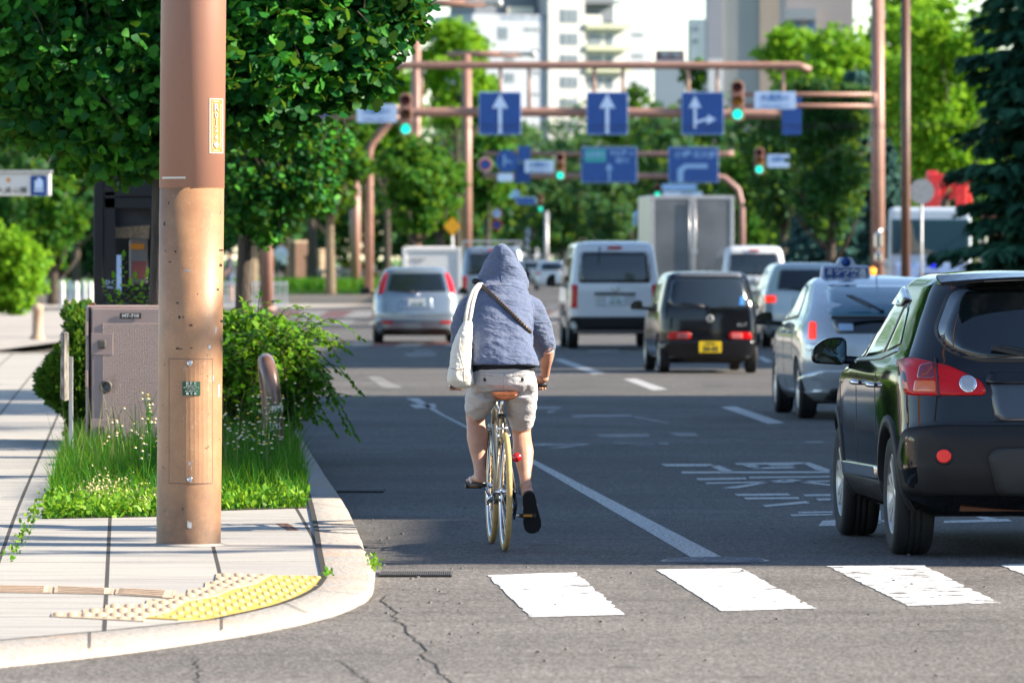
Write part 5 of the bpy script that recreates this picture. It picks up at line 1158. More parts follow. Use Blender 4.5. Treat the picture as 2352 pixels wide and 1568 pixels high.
# ---- orange machine behind the pillar, right edge
p = at(2335, 640, 195); om = empty('orange_loader', (p.x, 195, 0), 0, 'orange machine with louvred hood at the right edge, behind the brown pillar', 'machine')
b = MB(); b.box((0, 0, 1.35), (1.0, 2.4, 1.5)); b.box((.2, .3, 2.2), (.5, 1, .4)); b.build('hood', M['orange'], om, bevel=.08)
b = MB(); b.box((-.12, -1.22, 1.55), (.42, .05, .8)); b.build('louvre', M['steel'], om); b = MB(); b.cyl((-.5, -.6, .45), (-.2, -.6, .45), .45, n=24); b.cyl((.3, -.6, .45), (.6, -.6, .45), .45, n=24); b.build('wheels', M['rubber'], om)

# ================================================================== cyclist
from mathutils import noise as mnoise
BX, BY, BRZ = -.040, 38.67, R(4.4)
def L_(px, py, y):                                     # the bicycle's own coordinates of a point seen at this pixel, y metres ahead of the rear contact
    Y = BY + y; k = F / Y; return Vector(((px - CX) / k - BX + .077 * y, y, HC - (py - HY) / k))
bike = empty('bicycle', (BX, BY, 0), BRZ, 'olive city bicycle with tan tyres and brown leather saddle under the hooded rider', 'bicycle')
olive = mat('olive_frame_paint', (.17, .155, .115), .3, metal=.4, coat=.6); tan_t = mat('tan_tyre', (.50, .335, .13), .75, bump=.15, bscale=120, var=.12, vscale=20)
leather = mat('saddle_leather', (.21, .065, .022), .3, coat=.3, var=.3, vscale=20)
def bike_wheel(y, rr=.343, fender=False):
    c = Vector((0, y, rr)); b = MB(); r2 = rr - .0175
    b.tube([c + Vector((0, r2 * math.cos(t), r2 * math.sin(t))) for t in np.linspace(0, 2 * PI, 73)[:-1]], .0175, 12, closed=True)
    t = b.build('wheel', tan_t, bike, fix=False)
    b = MB(); b.lathe([(r2 - .010, -.011), (r2 - .03, -.009), (r2 - .032, 0), (r2 - .03, .009), (r2 - .010, .011), (r2 - .010, -.011)], c, 'x', 64); b.build('rim', M['chrome'], t)
    b = MB()
    for k in range(28):
        a = 2 * PI * k / 28; s_ = 1 if k % 2 else -1; d = .35 * (1 if (k // 2) % 2 else -1)
        b.tube([c + Vector((s_ * .028, .02 * math.cos(a + d * 3), .02 * math.sin(a + d * 3))), c + Vector((0, (r2 - .03) * math.cos(a), (r2 - .03) * math.sin(a)))], .0014, 4, caps=False)
    b.build('spokes', M['chrome'], t, fix=False)
    b = MB(); b.lathe([(.008, -.06), (.010, -.05), (.024, -.034), (.024, -.028), (.015, -.024), (.014, .024), (.024, .028), (.024, .034), (.010, .05), (.008, .06)], c, 'x', 20); b.build('hub', M['chrome'], t); return t
bike_wheel(0.0); bike_wheel(1.03)
RA, FA, BB = Vector((0, 0, .343)), Vector((0, 1.03, .343)), Vector((0, .43, .275)); SL = Vector((0, .265, .80)); HT, HB = Vector((0, .80, .86)), Vector((0, .85, .70))
b = MB(); b.tube([BB, SL], .0155, 14); b.tube([SL - (SL - BB).normalized() * .03, HT - Vector((0, 0, .03))], .0145, 14); b.tube([BB, HB + Vector((0, 0, .02))], .018, 14); b.tube([HB, HT], .02, 14)
for s_ in (-1, 1):
    b.tube([SL + Vector((s_ * .014, 0, -.02)), Vector((s_ * .03, .13, .56)), RA + Vector((s_ * .06, 0, 0))], [.009, .008, .007], 8)
    b.tube([BB + Vector((s_ * .03, -.02, 0)), Vector((s_ * .045, .2, .30)), RA + Vector((s_ * .06, 0, 0))], [.010, .009, .007], 8)
    b.tube([HB + Vector((s_ * .035, .01, -.02)), Vector((s_ * .048, .93, .52)), FA + Vector((s_ * .05, 0, 0))], [.012, .010, .007], 8)
b.tube([HB + Vector((-.04, .01, -.02)), HB + Vector((.04, .01, -.02))], .014, 10); b.tube([BB - Vector((.035, 0, 0)), BB + Vector((.035, 0, 0))], .021, 14); b.build('frame', olive, bike)
b = MB(); b.tube([SL - Vector((0, 0, .02)), Vector((0, .235, .893))], .0135, 12); b.lathe([(.018, 0), (.018, .025)], SL - Vector((0, 0, .01)), 'z', 14); b.tube([Vector((-.022, .33, .888)), Vector((-.018, .15, .885)), Vector((-.03, .11, .895))], .0035, 6); b.tube([Vector((.022, .33, .888)), Vector((.018, .15, .885)), Vector((.03, .11, .895))], .0035, 6); b.build('seatpost', M['chrome'], bike)
b = MB(); rs = []
for y, w, z, h in ((.050, .058, .893, .020), (.062, .073, .897, .034), (.095, .078, .904, .045), (.16, .072, .913, .046), (.22, .045, .912, .044), (.27, .024, .913, .038), (.33, .019, .915, .032), (.37, .013, .913, .02)):
    rs.append([Vector((w * math.cos(a) + .004, y, z + (.012 * math.sin(a) if math.sin(a) > 0 else h * .85 * math.sin(a)) + .006 * math.cos(a) ** 2)) for a in np.linspace(0, 2 * PI, 25)[:-1]])
b.rings(rs); sd = b.build('saddle', leather, bike)
b = MB(); [b.ball((x + .004, .06, .903), .0045, 8, 5) for x in (-.052, -.02, .02, .052)]; b.build('rivets', M['chrome'], sd)
b = MB(); b.tube([HT, HT + Vector((0, -.005, .05))], .012, 10); b.tube([HT + Vector((0, -.005, .05)), Vector((0, .88, .935))], .013, 10); b.tube(smooth_line(resample([Vector(p) for p in ((-.265, .84, .945), (-.18, .865, .945), (-.08, .895, .935), (.08, .895, .935), (.2, .86, .945), (.31, .83, .945))], 20), 2), .0115, 10); hb_ = b.build('handlebar', M['chrome'], bike)
b = MB(); [b.tube([(s_ * .31, .83, .945), (s_ * .21, .858, .945)], .016, 12) for s_ in (1,)]; b.tube([(-.265, .84, .945), (-.19, .862, .945)], .016, 12); b.build('grips', M['black'], hb_)
b = MB(); b.lathe([(.095, -.002), (.095, .002), (.07, .002), (.07, -.002), (.095, -.002)], BB + Vector((.048, 0, 0)), 'x', 40); b.lathe([(.075, -.002), (.075, .002), (.01, .002)], BB + Vector((.042, 0, 0)), 'x', 40); [b.lathe([(r_, -.001), (r_, .001), (.01, .001)], RA + Vector((x, 0, 0)), 'x', 28) for r_, x in ((.052, .034), (.046, .039), (.040, .044), (.034, .049), (.028, .053))]; b.build('sprockets', M['dark_metal'], bike)
b = MB(); b.bar((.052, .43, .37), (.05, .0, .393), .006, .008); b.bar((.052, .43, .18), (.052, .03, .25), .006, .008); b.tube([(.055, .02, .33), (.062, .015, .27), (.055, .03, .20)], .010, 8); [b.lathe([(.02, -.004), (.02, .004), (.004, .004)], (.055, .03, z), 'x', 14) for z in (.20, .27)]; b.tube([(.06, .0, .34), (.085, -.03, .33), (.075, .02, .375)], .0035, 5); b.build('derailleur', M['dark_metal'], bike)
pr, pl = Vector((.152, .29, .195)), Vector((-.142, .572, .357))
b = MB(); b.tube([BB + Vector((.06, 0, 0)), Vector((.075, pr.y, pr.z))], [.014, .010], 8); b.tube([Vector((.075, pr.y, pr.z)), pr], .007, 8); b.build('crank_arm', M['chrome'], bike); b = MB(); b.tube([BB + Vector((-.05, 0, 0)), Vector((-.075, pl.y, pl.z))], [.014, .010], 8); b.tube([Vector((-.075, pl.y, pl.z)), pl], .007, 8); b.build('crank_arm', M['chrome'], bike)
for q in (pr, pl):
    b = MB(); s_ = 1 if q.x > 0 else -1
    for dy in (-.03, .03): b.box((q.x, q.y + dy, q.z), (.095, .012, .026))
    for dx in (-.045, .045): b.box((q.x + dx, q.y, q.z), (.01, .07, .022))
    b.lathe([(.013, -.05), (.015, 0), (.013, .05)], q, 'x', 12); pdl = b.build('pedal', M['dark_metal'], bike, bevel=.003)
    b = MB(); b.box((q.x, q.y - .038, q.z), (.05, .005, .014)); b.build('pedal_reflector', mat('amber_reflector', (.5, .18, .01), .3), pdl)
q = L_(1187, 1050, .10); b = MB(); b.lathe([(.001, 0), (.025, 0), (.027, -.004), (.026, -.012), (.001, -.014)], q, 'y', 24); b.tube([q + Vector((-.02, .005, -.02)), q + Vector((-.025, .0, .02))], .004, 6); b.build('rear_reflector', mat('bike_reflector', (.55, .008, .01), .2, coat=1), bike)
b = MB(); b.tube([(-.025, .165, .70), (-.038, .13, .68), (-.03, .09, .655)], .006, 6); b.tube([(.025, .165, .70), (.036, .13, .68), (.03, .09, .655)], .006, 6); b.tube([(-.03, .16, .705), (.03, .16, .705)], .009, 8); b.box((-.026, .085, .652), (.012, .05, .012)); b.box((.026, .085, .652), (.012, .05, .012)); b.tube([(-.035, .10, .68), (-.045, .14, .74), (-.02, .25, .80)], .0025, 5); b.build('rim_brake', M['chrome'], bike)
b = MB(); rs = []
for a in np.linspace(R(10), R(150), 26):
    c = Vector((0, 1.03 + .362 * math.cos(a), .343 + .362 * math.sin(a))); rs.append([c + Vector((x, o * math.cos(a), o * math.sin(a))) for x, o in ((-.027, -.014), (-.020, .004), (0, .010), (.020, .004), (.027, -.014), (0, .004))])
b.rings(rs, caps=True); b.build('front_mudguard', olive, bike)
b = MB(); b.tube([(-.06, .02, .335), (-.10, .0, .30), (-.085, .20, .27)], [.011, .009, .008], 8); b.ball((-.085, .2, .27), .011, 8, 6); b.build('kickstand', M['chrome'], bike)
b = MB(); b.tube([(-.01, .72, .86), (-.05, .83, .90), (-.10, .95, .90), (-.03, .86, .80)], .0028, 5); b.tube([(.01, .7, .84), (.03, .5, .80), (.02, .3, .77), (.03, .17, .71)], .0025, 5); b.tube([(-.05, .93, .70), (-.08, .93, .71), (-.085, .92, .68)], .005, 6); b.build('cables', M['black'], bike)

def remesh(b, voxel, smooth=4, disp=None):
    me = b.mesh('t'); bm = bmesh.new(); bm.from_mesh(me); bmesh.ops.recalc_face_normals(bm, faces=bm.faces); bm.to_mesh(me); bm.free()
    o = bpy.data.objects.new('t', me); COL.objects.link(o)
    md = o.modifiers.new('r', 'REMESH'); md.mode = 'VOXEL'; md.voxel_size = voxel
    if smooth: ms = o.modifiers.new('s', 'SMOOTH'); ms.factor = .5; ms.iterations = smooth
    dg = bpy.context.evaluated_depsgraph_get(); out = bpy.data.meshes.new_from_object(o.evaluated_get(dg)); bpy.data.objects.remove(o)
    if disp:
        ns = [v.normal.copy() for v in out.vertices]
        for v, n_ in zip(out.vertices, ns): v.co += n_ * disp(v.co)
    out.polygons.foreach_set('use_smooth', [True] * len(out.polygons)); out.update(); return out
def ell(c, hw, hd, tilt=0.0, n=24, yaw=0.0, sq=2.0):
    """ellipse ring round c, tilted forward about the side axis"""
    out = []
    for k in range(n):
        a = 2 * PI * k / n; x = hw * math.copysign(abs(math.cos(a)) ** (2 / sq), math.cos(a)); y = hd * math.copysign(abs(math.sin(a)) ** (2 / sq), math.sin(a))
        out.append(Vector(c) + Vector((x * math.cos(yaw), y * math.cos(tilt) + x * math.sin(yaw), -y * math.sin(tilt))))
    return out
def limb(b, pts, rad, n=16, flat=1.0): Q = resample(pts, 18); Q = smooth_line(Q, 2); rr = np.interp(np.linspace(0, 1, 18), np.linspace(0, 1, len(rad)), rad); b.tube(Q, list(rr), n, flat=flat)
skin = G('skin'); sc_ = skin.ramp(skin.noise(skin.pos(kind='o'), 14, 4.0), [(.3, (.45, .235, .16)), (.7, (.57, .33, .235))]); skin.color(sc_); skin.rough(.5); skin.b.inputs['Subsurface Weight'].default_value = .12; skin.b.inputs['Subsurface Radius'].default_value = (.012, .005, .003); skin.bump(skin.noise(skin.pos(kind='o'), 160, 2.0), .15, .002); skin = skin.m
person = empty('person', (BX, BY, 0), BRZ, 'person in a blue hooded shirt and pale shorts riding away on a bicycle', 'person')
B = MB()
hipc = Vector((.009, .20, .97)); kneeR, ankR = Vector((.136, .53, .675)), Vector((.143, .285, .372)); kneeL, ankL = Vector((-.132, .60, .775)), Vector((-.112, .465, .425))
# pelvis, trunk, neck, head inside the clothes
B.rings([ell(c, w, d, t_) for c, w, d, t_ in (((.009, .27, .91), .10, .07, 0), (hipc + Vector((0, .06, 0)), .145, .095, .1), ((.0, .28, 1.08), .13, .09, .5), ((0, .38, 1.25), .15, .10, .7), ((0, .50, 1.38), .16, .08, .8), ((0, .56, 1.44), .07, .06, .8))])
limb(B, [Vector((0, .54, 1.42)), Vector((0, .60, 1.50))], [.058, .055]); B.ball((0, .635, 1.575), .085, 20, 14, (.9, 1.1, 1.25)); B.ball((0, .735, 1.56), .016, 8, 6, (.8, 1.2, 1.3))
for s_ in (-1, 1): B.ball((s_ * .078, .63, 1.57), .022, 8, 6, (.4, .8, 1.3)); B.ball((s_ * .032, .715, 1.585), .012, 8, 6)
# legs: thigh, knee, calf bulge, ankle
for hx, kn, an in ((.095, kneeR, ankR), (-.085, kneeL, ankL)):
    h = Vector((hx, .26, .94)); d = an - kn; back = Vector((0, -.022, .0))
    limb(B, [h, h.lerp(kn, .5) + Vector((0, 0, .005)), kn], [.076, .072, .056]); 
    Q = [kn, kn + d * .18 + back * .4, kn + d * .38 + back, kn + d * .62 + back * .5, kn + d * .85, an]; limb(B, Q, [.056, .055, .062, .051, .036, .032], 18)
    B.ball(kn + Vector((0, .012, .0)), .050, 14, 10); B.ball(an + Vector((.012, 0, 0)), .026, 10, 8); B.ball(an - Vector((.012, 0, 0)), .026, 10, 8)
def foot(an, heel, toe, side):
    """foot between heel and toe, the ankle above the heel"""
    ax = (toe - heel); Ln = ax.length; ax.normalize(); upv = (an - heel); upv = (upv - ax * upv.dot(ax)).normalized(); sx = ax.cross(upv).normalized()
    rs = []
    for f, w, h in ((-.04, .012, .012), (.0, .028, .030), (.10, .034, .048), (.25, .033, .060), (.42, .034, .052), (.60, .042, .036), (.75, .045, .026), (.86, .040, .018)):
        c = heel + ax * Ln * f + upv * h * .5; rs.append([c + sx * w * math.cos(a) + upv * (h * .55) * math.sin(a) for a in np.linspace(0, 2 * PI, 19)[:-1]])
    B.rings(rs)
    limb(B, [an + (an - heel) * .0 + upv * .02, heel + ax * Ln * .16 + upv * .03], [.031, .036])
    inner = sx * (-side)
    for k in range(5):
        o = (-.030 + .0155 * k); c = heel + ax * Ln * (.80) - inner * o * 1.05 + upv * .012; ln = (.062, .055, .05, .044, .036)[k]; B.tube([c, c + ax * ln * .6, c + ax * ln], [.0105 if k == 0 else .0085, .010 if k == 0 else .008, .006], 8)
    return ax, upv, sx, Ln
hR, tR = Vector((.150, .215, .335)), Vector((.185, .335, .130)); ftR = foot(ankR, hR, tR, 1)
hL, tL = Vector((-.105, .415, .382)), Vector((-.150, .640, .375)); ftL = foot(ankL, hL, tL, -1)
# arms and hands on the grips
def arm(s_, sh, el, wr, grip):
    limb(B, [Vector((s_ * .10, .50, 1.38)), sh, sh.lerp(el, .5), el], [.06, .058, .050, .042]); limb(B, [el, el.lerp(wr, .3), el.lerp(wr, .75), wr], [.042, .043, .031, .026])
    B.ball(wr.lerp(grip, .55) + Vector((0, 0, .012)), .036, 14, 10, (1.1, 1.1, .75)); B.ball(grip + Vector((0, -.008, .022)), .032, 12, 8, (1.25, 1.0, .55))
    for k in range(4):
        o = Vector((s_ * (.030 - .0195 * k), 0, 0)); g_ = grip + o; r_ = (.0075, .0088, .009, .0085)[k]
        B.tube([g_ + Vector((0, -.002, .026)), g_ + Vector((0, .022, .022)), g_ + Vector((0, .031, .0)), g_ + Vector((0, .018, -.024)), g_ + Vector((0, -.010, -.028 - .003 * (k % 2)))], [r_ * 1.1, r_ * 1.1, r_, r_ * .95, r_ * .8], 10)
    i_ = Vector((-s_ * .036, 0, 0)); B.tube([wr.lerp(grip, .6) + i_ * .6, grip + i_ + Vector((0, -.020, .004)), grip + i_ + Vector((0, -.006, -.022)), grip + i_ * .8 + Vector((0, .018, -.028))], [.012, .0115, .0105, .008], 10)
gR = Vector((.272, .842, .945)); gL = Vector((-.232, .85, .945))
shR, elR, wrR = Vector((.185, .50, 1.385)), L_(1257, 800, .60), L_(1252, 862, .77); shL, elL, wrL = Vector((-.185, .50, 1.385)), L_(1055, 800, .60), L_(1062, 866, .77)
arm(1, shR, elR, wrR, gR); arm(-1, shL, elL, wrL, gL)
link('body', remesh(B, .0048, 2), skin, person)

# shorts
shorts_m = make_cloth('shorts_linen', (.40, .385, .39), (.56, .545, .55), 260, .55, (7, 7, 9))
def fold(sc, amp, stretch=(1, 1, 2.5), off=0.0):
    return lambda c: amp * (mnoise.noise(Vector((c.x * sc * stretch[0] + off, c.y * sc * stretch[1], c.z * sc * stretch[2]))) + .45 * mnoise.noise(Vector((c.x * sc * 2.3 + 5, c.y * sc * 2, c.z * sc * 4.5 + c.x * 9 + off))))
B = MB()
B.rings([ell(L_(1157, py, y) * 1.0, w, d, t_, sq=2.3) for py, y, w, d, t_ in ((850, .20, .180, .125, .25), (866, .215, .187, .135, .22), (890, .235, .200, .140, .15), (903, .26, .192, .115, .1))])
for s_, hem, kn, rr in ((1, L_(1197, 976, .42), kneeR, (.094, .091, .084, .071)), (-1, L_(1095, 939, .46), kneeL, (.094, .093, .087, .078))):
    h = Vector((s_ * .108 + .009, .25, .94)); ax = (kn - h).normalized(); limb(B, [h, h.lerp(hem, .4), h.lerp(hem, .75), hem], rr, 22)
link('shorts', remesh(B, .008, 5, fold(11, .006, (1, 1, 2.2))), shorts_m, person)
sh_o = [c for c in children(person) if c.name.startswith('shorts')][0]
def bvh_me(o): me = o.data; return BVHTree.FromPolygons([v.co.copy() for v in me.vertices], [tuple(p.vertices) for p in me.polygons])
sb_ = bvh_me(sh_o); dkt = mat('dark_button', (.02, .02, .025), .4); stt = mat('seam_thread', (.26, .27, .32), .8)
def on(bv_, px, py, off=.002, y0=-.6):
    a = L_(px, py, y0); c2 = L_(px, py, 1.4); h = bv_.ray_cast(a, (c2 - a).normalized()); return (h[0] - (c2 - a).normalized() * off) if h[0] is not None else None
def seam(name, bv_, pts, r_, m, parent, off=.001):
    P_ = []
    for (x0, y0), (x1, y1) in zip(pts, pts[1:]):
        for k in range(8): q = on(bv_, x0 + (x1 - x0) * k / 8, y0 + (y1 - y0) * k / 8, off); q is not None and P_.append(q)
    if len(P_) > 3: b = MB(); b.tube(smooth_line(P_, 2), r_, 6); return b.build(name, m, parent, fix=False)
for px in (1114, 1200):
    q = on(sb_, px, 871, .003); b = MB(); b.lathe([(.001, 0), (.011, 0), (.011, .003), (.001, .004)], q, 'y', 16); b.build('button', dkt, sh_o)
seam('pocket_seam', sb_, [(1096, 859), (1137, 864)], .0018, stt, sh_o); seam('pocket_seam', sb_, [(1177, 863), (1215, 860)], .0018, stt, sh_o); seam('back_seam', sb_, [(1158, 856), (1157, 880), (1156, 905)], .0018, stt, sh_o); seam('waistband', sb_, [(1088, 853), (1120, 855), (1158, 856), (1200, 854), (1226, 851)], .0018, stt, sh_o)
# black undershirt
B = MB(); B.rings([ell(L_(1157, py, y), w, d, t_) for py, y, w, d, t_ in ((858, .195, .186, .135, .25), (838, .21, .186, .132, .3), (800, .26, .165, .11, .5))]); link('undershirt', remesh(B, .01, 2), mat('undershirt', (.010, .011, .016), .9), person)
# hooded shirt
chambray = make_cloth('chambray', (.036, .055, .108), (.16, .20, .31), 230, .95, (6, 6, 14))
B = MB()
T_ = [(841, .175, 1157, .208, .145, .10), (830, .19, 1157, .204, .146, .25), (800, .245, 1153, .186, .142, .45), (760, .33, 1151, .184, .148, .6), (722, .41, 1150, .195, .145, .7), (695, .465, 1150, .186, .125, .8), (672, .51, 1151, .150, .11, .85), (655, .545, 1152, .11, .10, .8)]
B.rings([ell(L_(c, py, y), w, d, t_, 32, sq=2.35) for py, y, c, w, d, t_ in T_])
H_ = [(676, .545, 1100, 1205, .11), (664, .565, 1096, 1213, .135), (648, .58, 1095, 1214.5, .15), (630, .585, 1099, 1210, .155), (605, .575, 1110, 1195, .145), (588, .55, 1121, 1183, .12), (572, .52, 1133, 1169, .075), (561, .50, 1143, 1158, .03)]
B.rings([ell(L_((a + c) / 2, py, y), (c - a) / 2 / 392, d, 0.15, 32, sq=2.1) for py, y, a, c, d in H_])
limb(B, [Vector((.09, .50, 1.385)), L_(1213, 705, .50), L_(1232, 745, .54), L_(1253, 792, .61), L_(1255, 820, .67)], [.09, .092, .083, .068, .047], 22)
limb(B, [Vector((-.09, .50, 1.385)), L_(1086, 707, .50), L_(1070, 745, .54), L_(1060, 792, .61), L_(1060, 826, .67)], [.09, .092, .083, .068, .047], 22)
fd = fold(9, .0065, (1, 1, 2.0), 3.0)
def jf(c):
    low = max(0, min(1, (1.28 - c.z) / .18)); f = fd(c)
    return f + .0035 * low * math.sin(c.z * 170 + 5 * mnoise.noise(c * 9)) * mnoise.noise(Vector((c.x * 7, c.y * 5, c.z * 14)))
shirt = link('hooded_shirt', remesh(B, .0085, 3, jf), chambray, person); jb_ = bvh_me(shirt); sm_ = mat('dark_seam', (.03, .05, .14), .9)
seam('hood_seam', jb_, [(1150, 566), (1149, 600), (1150, 630), (1152, 652)], .0022, sm_, shirt, .0); seam('neck_seam', jb_, [(1104, 662), (1125, 657), (1152, 655), (1180, 657), (1206, 668)], .0025, sm_, shirt, .0)
seam('shoulder_seam', jb_, [(1221, 690), (1226, 720), (1222, 755), (1219, 775)], .002, sm_, shirt, .0); seam('hem_stitch', jb_, [(1084, 838), (1120, 836), (1160, 836), (1200, 838), (1232, 846)], .0016, sm_, shirt, .0)
# sandals
def sandal(ft, heel, m_sole, m_top, nm):
    ax, upv, sx, Ln = ft; b = MB(); out = [(-.06, .0), (-.04, .024), (.04, .034), (.2, .036), (.4, .034), (.6, .042), (.8, .050), (.98, .046), (1.08, .032), (1.13, .0)]; out = out + [(f, -w) for f, w in out[-2:0:-1]]
    Q = smooth_line([heel + ax * Ln * f * 1.05 + sx * w * 1.12 for f, w in out] + [heel + ax * Ln * -.063], 1)[:-1]
    a = [p - upv * .006 for p in Q]; c = [p - upv * .024 for p in Q]; n = len(a); b.add(a + c, [list(range(n)), list(range(n, 2 * n))[::-1]] + [(k, n + k, n + (k + 1) % n, (k + 1) % n) for k in range(n)]); so_ = b.build(nm, m_sole, person, bevel=.003)
    b = MB(); a2 = [heel + ax * Ln * .5 + (p - heel - ax * Ln * .5) * .93 - upv * .0035 for p in Q]; b.add(a2, [list(range(n))]); b.build('footbed', m_top, so_)
    b = MB()
    for s_ in (-1, 1): limb_pts = [heel + ax * Ln * .80 + upv * .034, heel + ax * Ln * .62 + sx * s_ * .036 + upv * .030, heel + ax * Ln * .40 + sx * s_ * .038 - upv * .004]; b.tube(resample(limb_pts, 8), .008, 8, flat=.45)
    b.build('strap', M['offwhite'], so_)
sandal(ftR, hR, mat('black_sole', (.012, .012, .013), .7), mat('tan_footbed', (.42, .30, .2), .8), 'sandal'); sandal(ftL, hL, mat('dark_sole', (.035, .028, .02), .7), mat('tan_footbed2', (.42, .30, .2), .8), 'sandal')

# cord lock worn across the back
P_ = []
for k in range(40):
    t = k / 39; px = 1096 + (1219 - 1096) * t; py = 648 + (762 - 648) * t - 5 * math.sin(PI * t) * (1 - t) + (6 * max(0, t - .8) * 5 * (t - .8)); q = on(jb_, px, py, .011); q is not None and P_.append(q)
P_ = smooth_line(P_, 2); lock = empty('cable_lock', (BX, BY, 0), BRZ, 'dark armoured cable lock worn diagonally across the blue shirt', 'bike lock')
b = MB(); b.tube(P_, .0118, 12); b.build('cord', mat('lock_core', (.09, .06, .035), .5), lock, fix=False)
b = MB(); Q = resample(P_, 66)
for i in range(0, 64, 2): b.tube([Q[i], Q[i + 1]], .0128, 12)
b.build('links', mat('lock_links', (.03, .026, .025), .3, metal=.5, coat=.4), lock, fix=False)
b = MB(); q = L_(1092, 646, .50); b.ball(q, .022, 12, 8, (1.1, 1, .8)); b.tube([q, P_[0]], .014, 10); b.build('lock_head', M['black'], lock)
# tote bag
bag = empty('tote_bag', (BX, BY, 0), BRZ, 'off white canvas tote bag hanging from the rider\'s left shoulder', 'bag'); canvas = make_cloth('bag_canvas', (.58, .55, .48), (.72, .70, .63), 200, .7, (7, 7, 4))
BG = [(737, 1066, 1082, .03), (748, 1060, 1084, .05), (765, 1052, 1083, .07), (785, 1044, 1081, .085), (808, 1037, 1080, .095), (830, 1034, 1079, .105), (845, 1032, 1080, .11), (862, 1029, 1085, .11), (875, 1029, 1086, .10), (885, 1038, 1083, .08), (891, 1050, 1070, .04)]
B = MB(); B.rings([ell(L_((a + c) / 2, py, .13), (c - a) / 2 / 392 + .006, d * .9, 0.0, 24, yaw=.1, sq=2.8) for py, a, c, d in BG]); bg = link('bag_body', remesh(B, .008, 3, fold(8, .007, (1, 1, .8), 9)), canvas, bag)
bb_ = bvh_me(bg); seam('bottom_seam', bb_, [(1034, 845), (1050, 849), (1066, 846), (1078, 843)], .002, M['stain'], bg); seam('side_seam', bb_, [(1057, 775), (1055, 800), (1061, 830), (1066, 848), (1066, 880)], .0016, M['offwhite'], bg)
for dx in (0, 11):
    b = MB(); pts = [L_(1068 + dx * .8, 742, .22), L_(1070 + dx, 725, .22), L_(1076 + dx * .9, 695, .27), L_(1086 + dx * .7, 668, .34), L_(1099 + dx * .5, 652, .42), L_(1108 + dx * .3, 650, .50)]; b.tube(smooth_line(resample(pts, 24), 2), .0115, 10, flat=.5); b.build('handle', M['offwhite'] if dx else mat('handle_canvas', (.50, .47, .40), .85), bag, fix=False)

# ================================================================== trees
QUAD = [(-.5, 0, .05), (0, .42, -.08), (.5, 0, .05), (0, -.42, -.08)]
def crown_mesh(name, blobs, n, size, flat=.0, clump=.5, hollow=.45, csize=14):
    """leaves gathered in clumps spread through the volume of some ellipsoids (x, y, z, rx, ry, rz)"""
    B = np.array(blobs, float); vol = B[:, 3] * B[:, 4] * B[:, 5]; vol /= vol.sum(); nc = max(1, n // csize)
    ch = rng.choice(len(B), nc, p=vol ** .8 / (vol ** .8).sum()); u = unit(nc) * (hollow + (1 - hollow) * rng.random((nc, 1)) ** .5) * (1 + .10 * rng.normal(size=(nc, 1)))
    C = B[ch, :3] + u * B[ch, 3:6]; cs = clump * rng.uniform(.5, 1.3, nc)
    P = np.repeat(C, csize, 0) + rng.normal(size=(nc * csize, 3)) * np.repeat(cs, csize)[:, None] * np.array([1, 1, .55]) * .5
    m = len(P); out = np.repeat(u / (np.linalg.norm(u, axis=1, keepdims=True)), csize, 0)
    N = unit(m) * .75 + out * .6 + np.array([0, 0, .45])
    return leaf_mesh(name, P, unit(m), N, rng.uniform(.7, 1.3, m) * size, QUAD)
def deciduous(variant, H, Wd, zb, n=9000, size=.22):
    """unit-free crown of total height H (crown from zb to H) and width Wd"""
    r_ = random.Random(variant); bl = []; hc = (H - zb) / 2; zc = zb + hc
    bl.append((0, 0, zc, Wd * .36, Wd * .36, hc * .8))
    for k in range(15):
        a = r_.uniform(0, 6.28); f = r_.uniform(.0, 1); zz_ = zb + (H - zb) * (.12 + .8 * f); rr = Wd * .5 * math.sin(PI * (.18 + .72 * (1 - f) ** .9)) * r_.uniform(.5, .8)
        s_ = Wd * r_.uniform(.14, .23); bl.append((math.cos(a) * rr, math.sin(a) * rr, zz_, s_, s_, s_ * r_.uniform(.6, .9)))
    return crown_mesh('crown', bl, n, size, clump=Wd * .09)
def trunk_mesh(H, zb, r0, seed=0, lean=.0):
    r_ = random.Random(seed); b = MB(); top = Vector((r_.uniform(-.3, .3) + lean, r_.uniform(-.2, .2), H * .8)); mid = Vector((r_.uniform(-.1, .1), 0, zb * .9))
    P_ = smooth_line(resample([Vector((0, 0, -.3)), mid, top], 14), 2); b.tube(P_, list(np.linspace(r0, r0 * .25, 14)), 10)
    for k in range(6):
        a = r_.uniform(0, 6.28); z0 = zb * .85 + (H - zb) * .5 * k / 6; p0 = Vector((mid.x, mid.y, z0)); e = p0 + Vector((math.cos(a), math.sin(a), 1.0)) * (H - zb) * .25; b.tube([p0, p0.lerp(e, .5) + Vector((0, 0, -.1)), e], [r0 * .45, r0 * .3, r0 * .12], 6)
    return b.mesh('trunk')
_cache = {}
def tree(px, ytop, ybot, wpx, Y, leafm, label, n=9000, size=.22, variant=None, barkm='bark', group='street trees along the avenue', r0=.22, base=0.0, mid=None):
    k = K(Y); H = HC - (ytop - HY) / k - base; zb = HC - (ybot - HY) / k - base; Wd = wpx / k; v = variant if variant is not None else random.randrange(10 ** 6)
    t = empty('broadleaf_tree', ((px - CX) / k, Y, base), random.uniform(0, 6), label, 'tree', group)
    key = (v, leafm) if variant is not None else None
    cm = deciduous(v, H, Wd, zb, n, size); cm.name = 'crown'; link('crown', cm, M[leafm], t); link('trunk', trunk_mesh(H, max(zb, .3), r0, v), M[barkm], t); return t
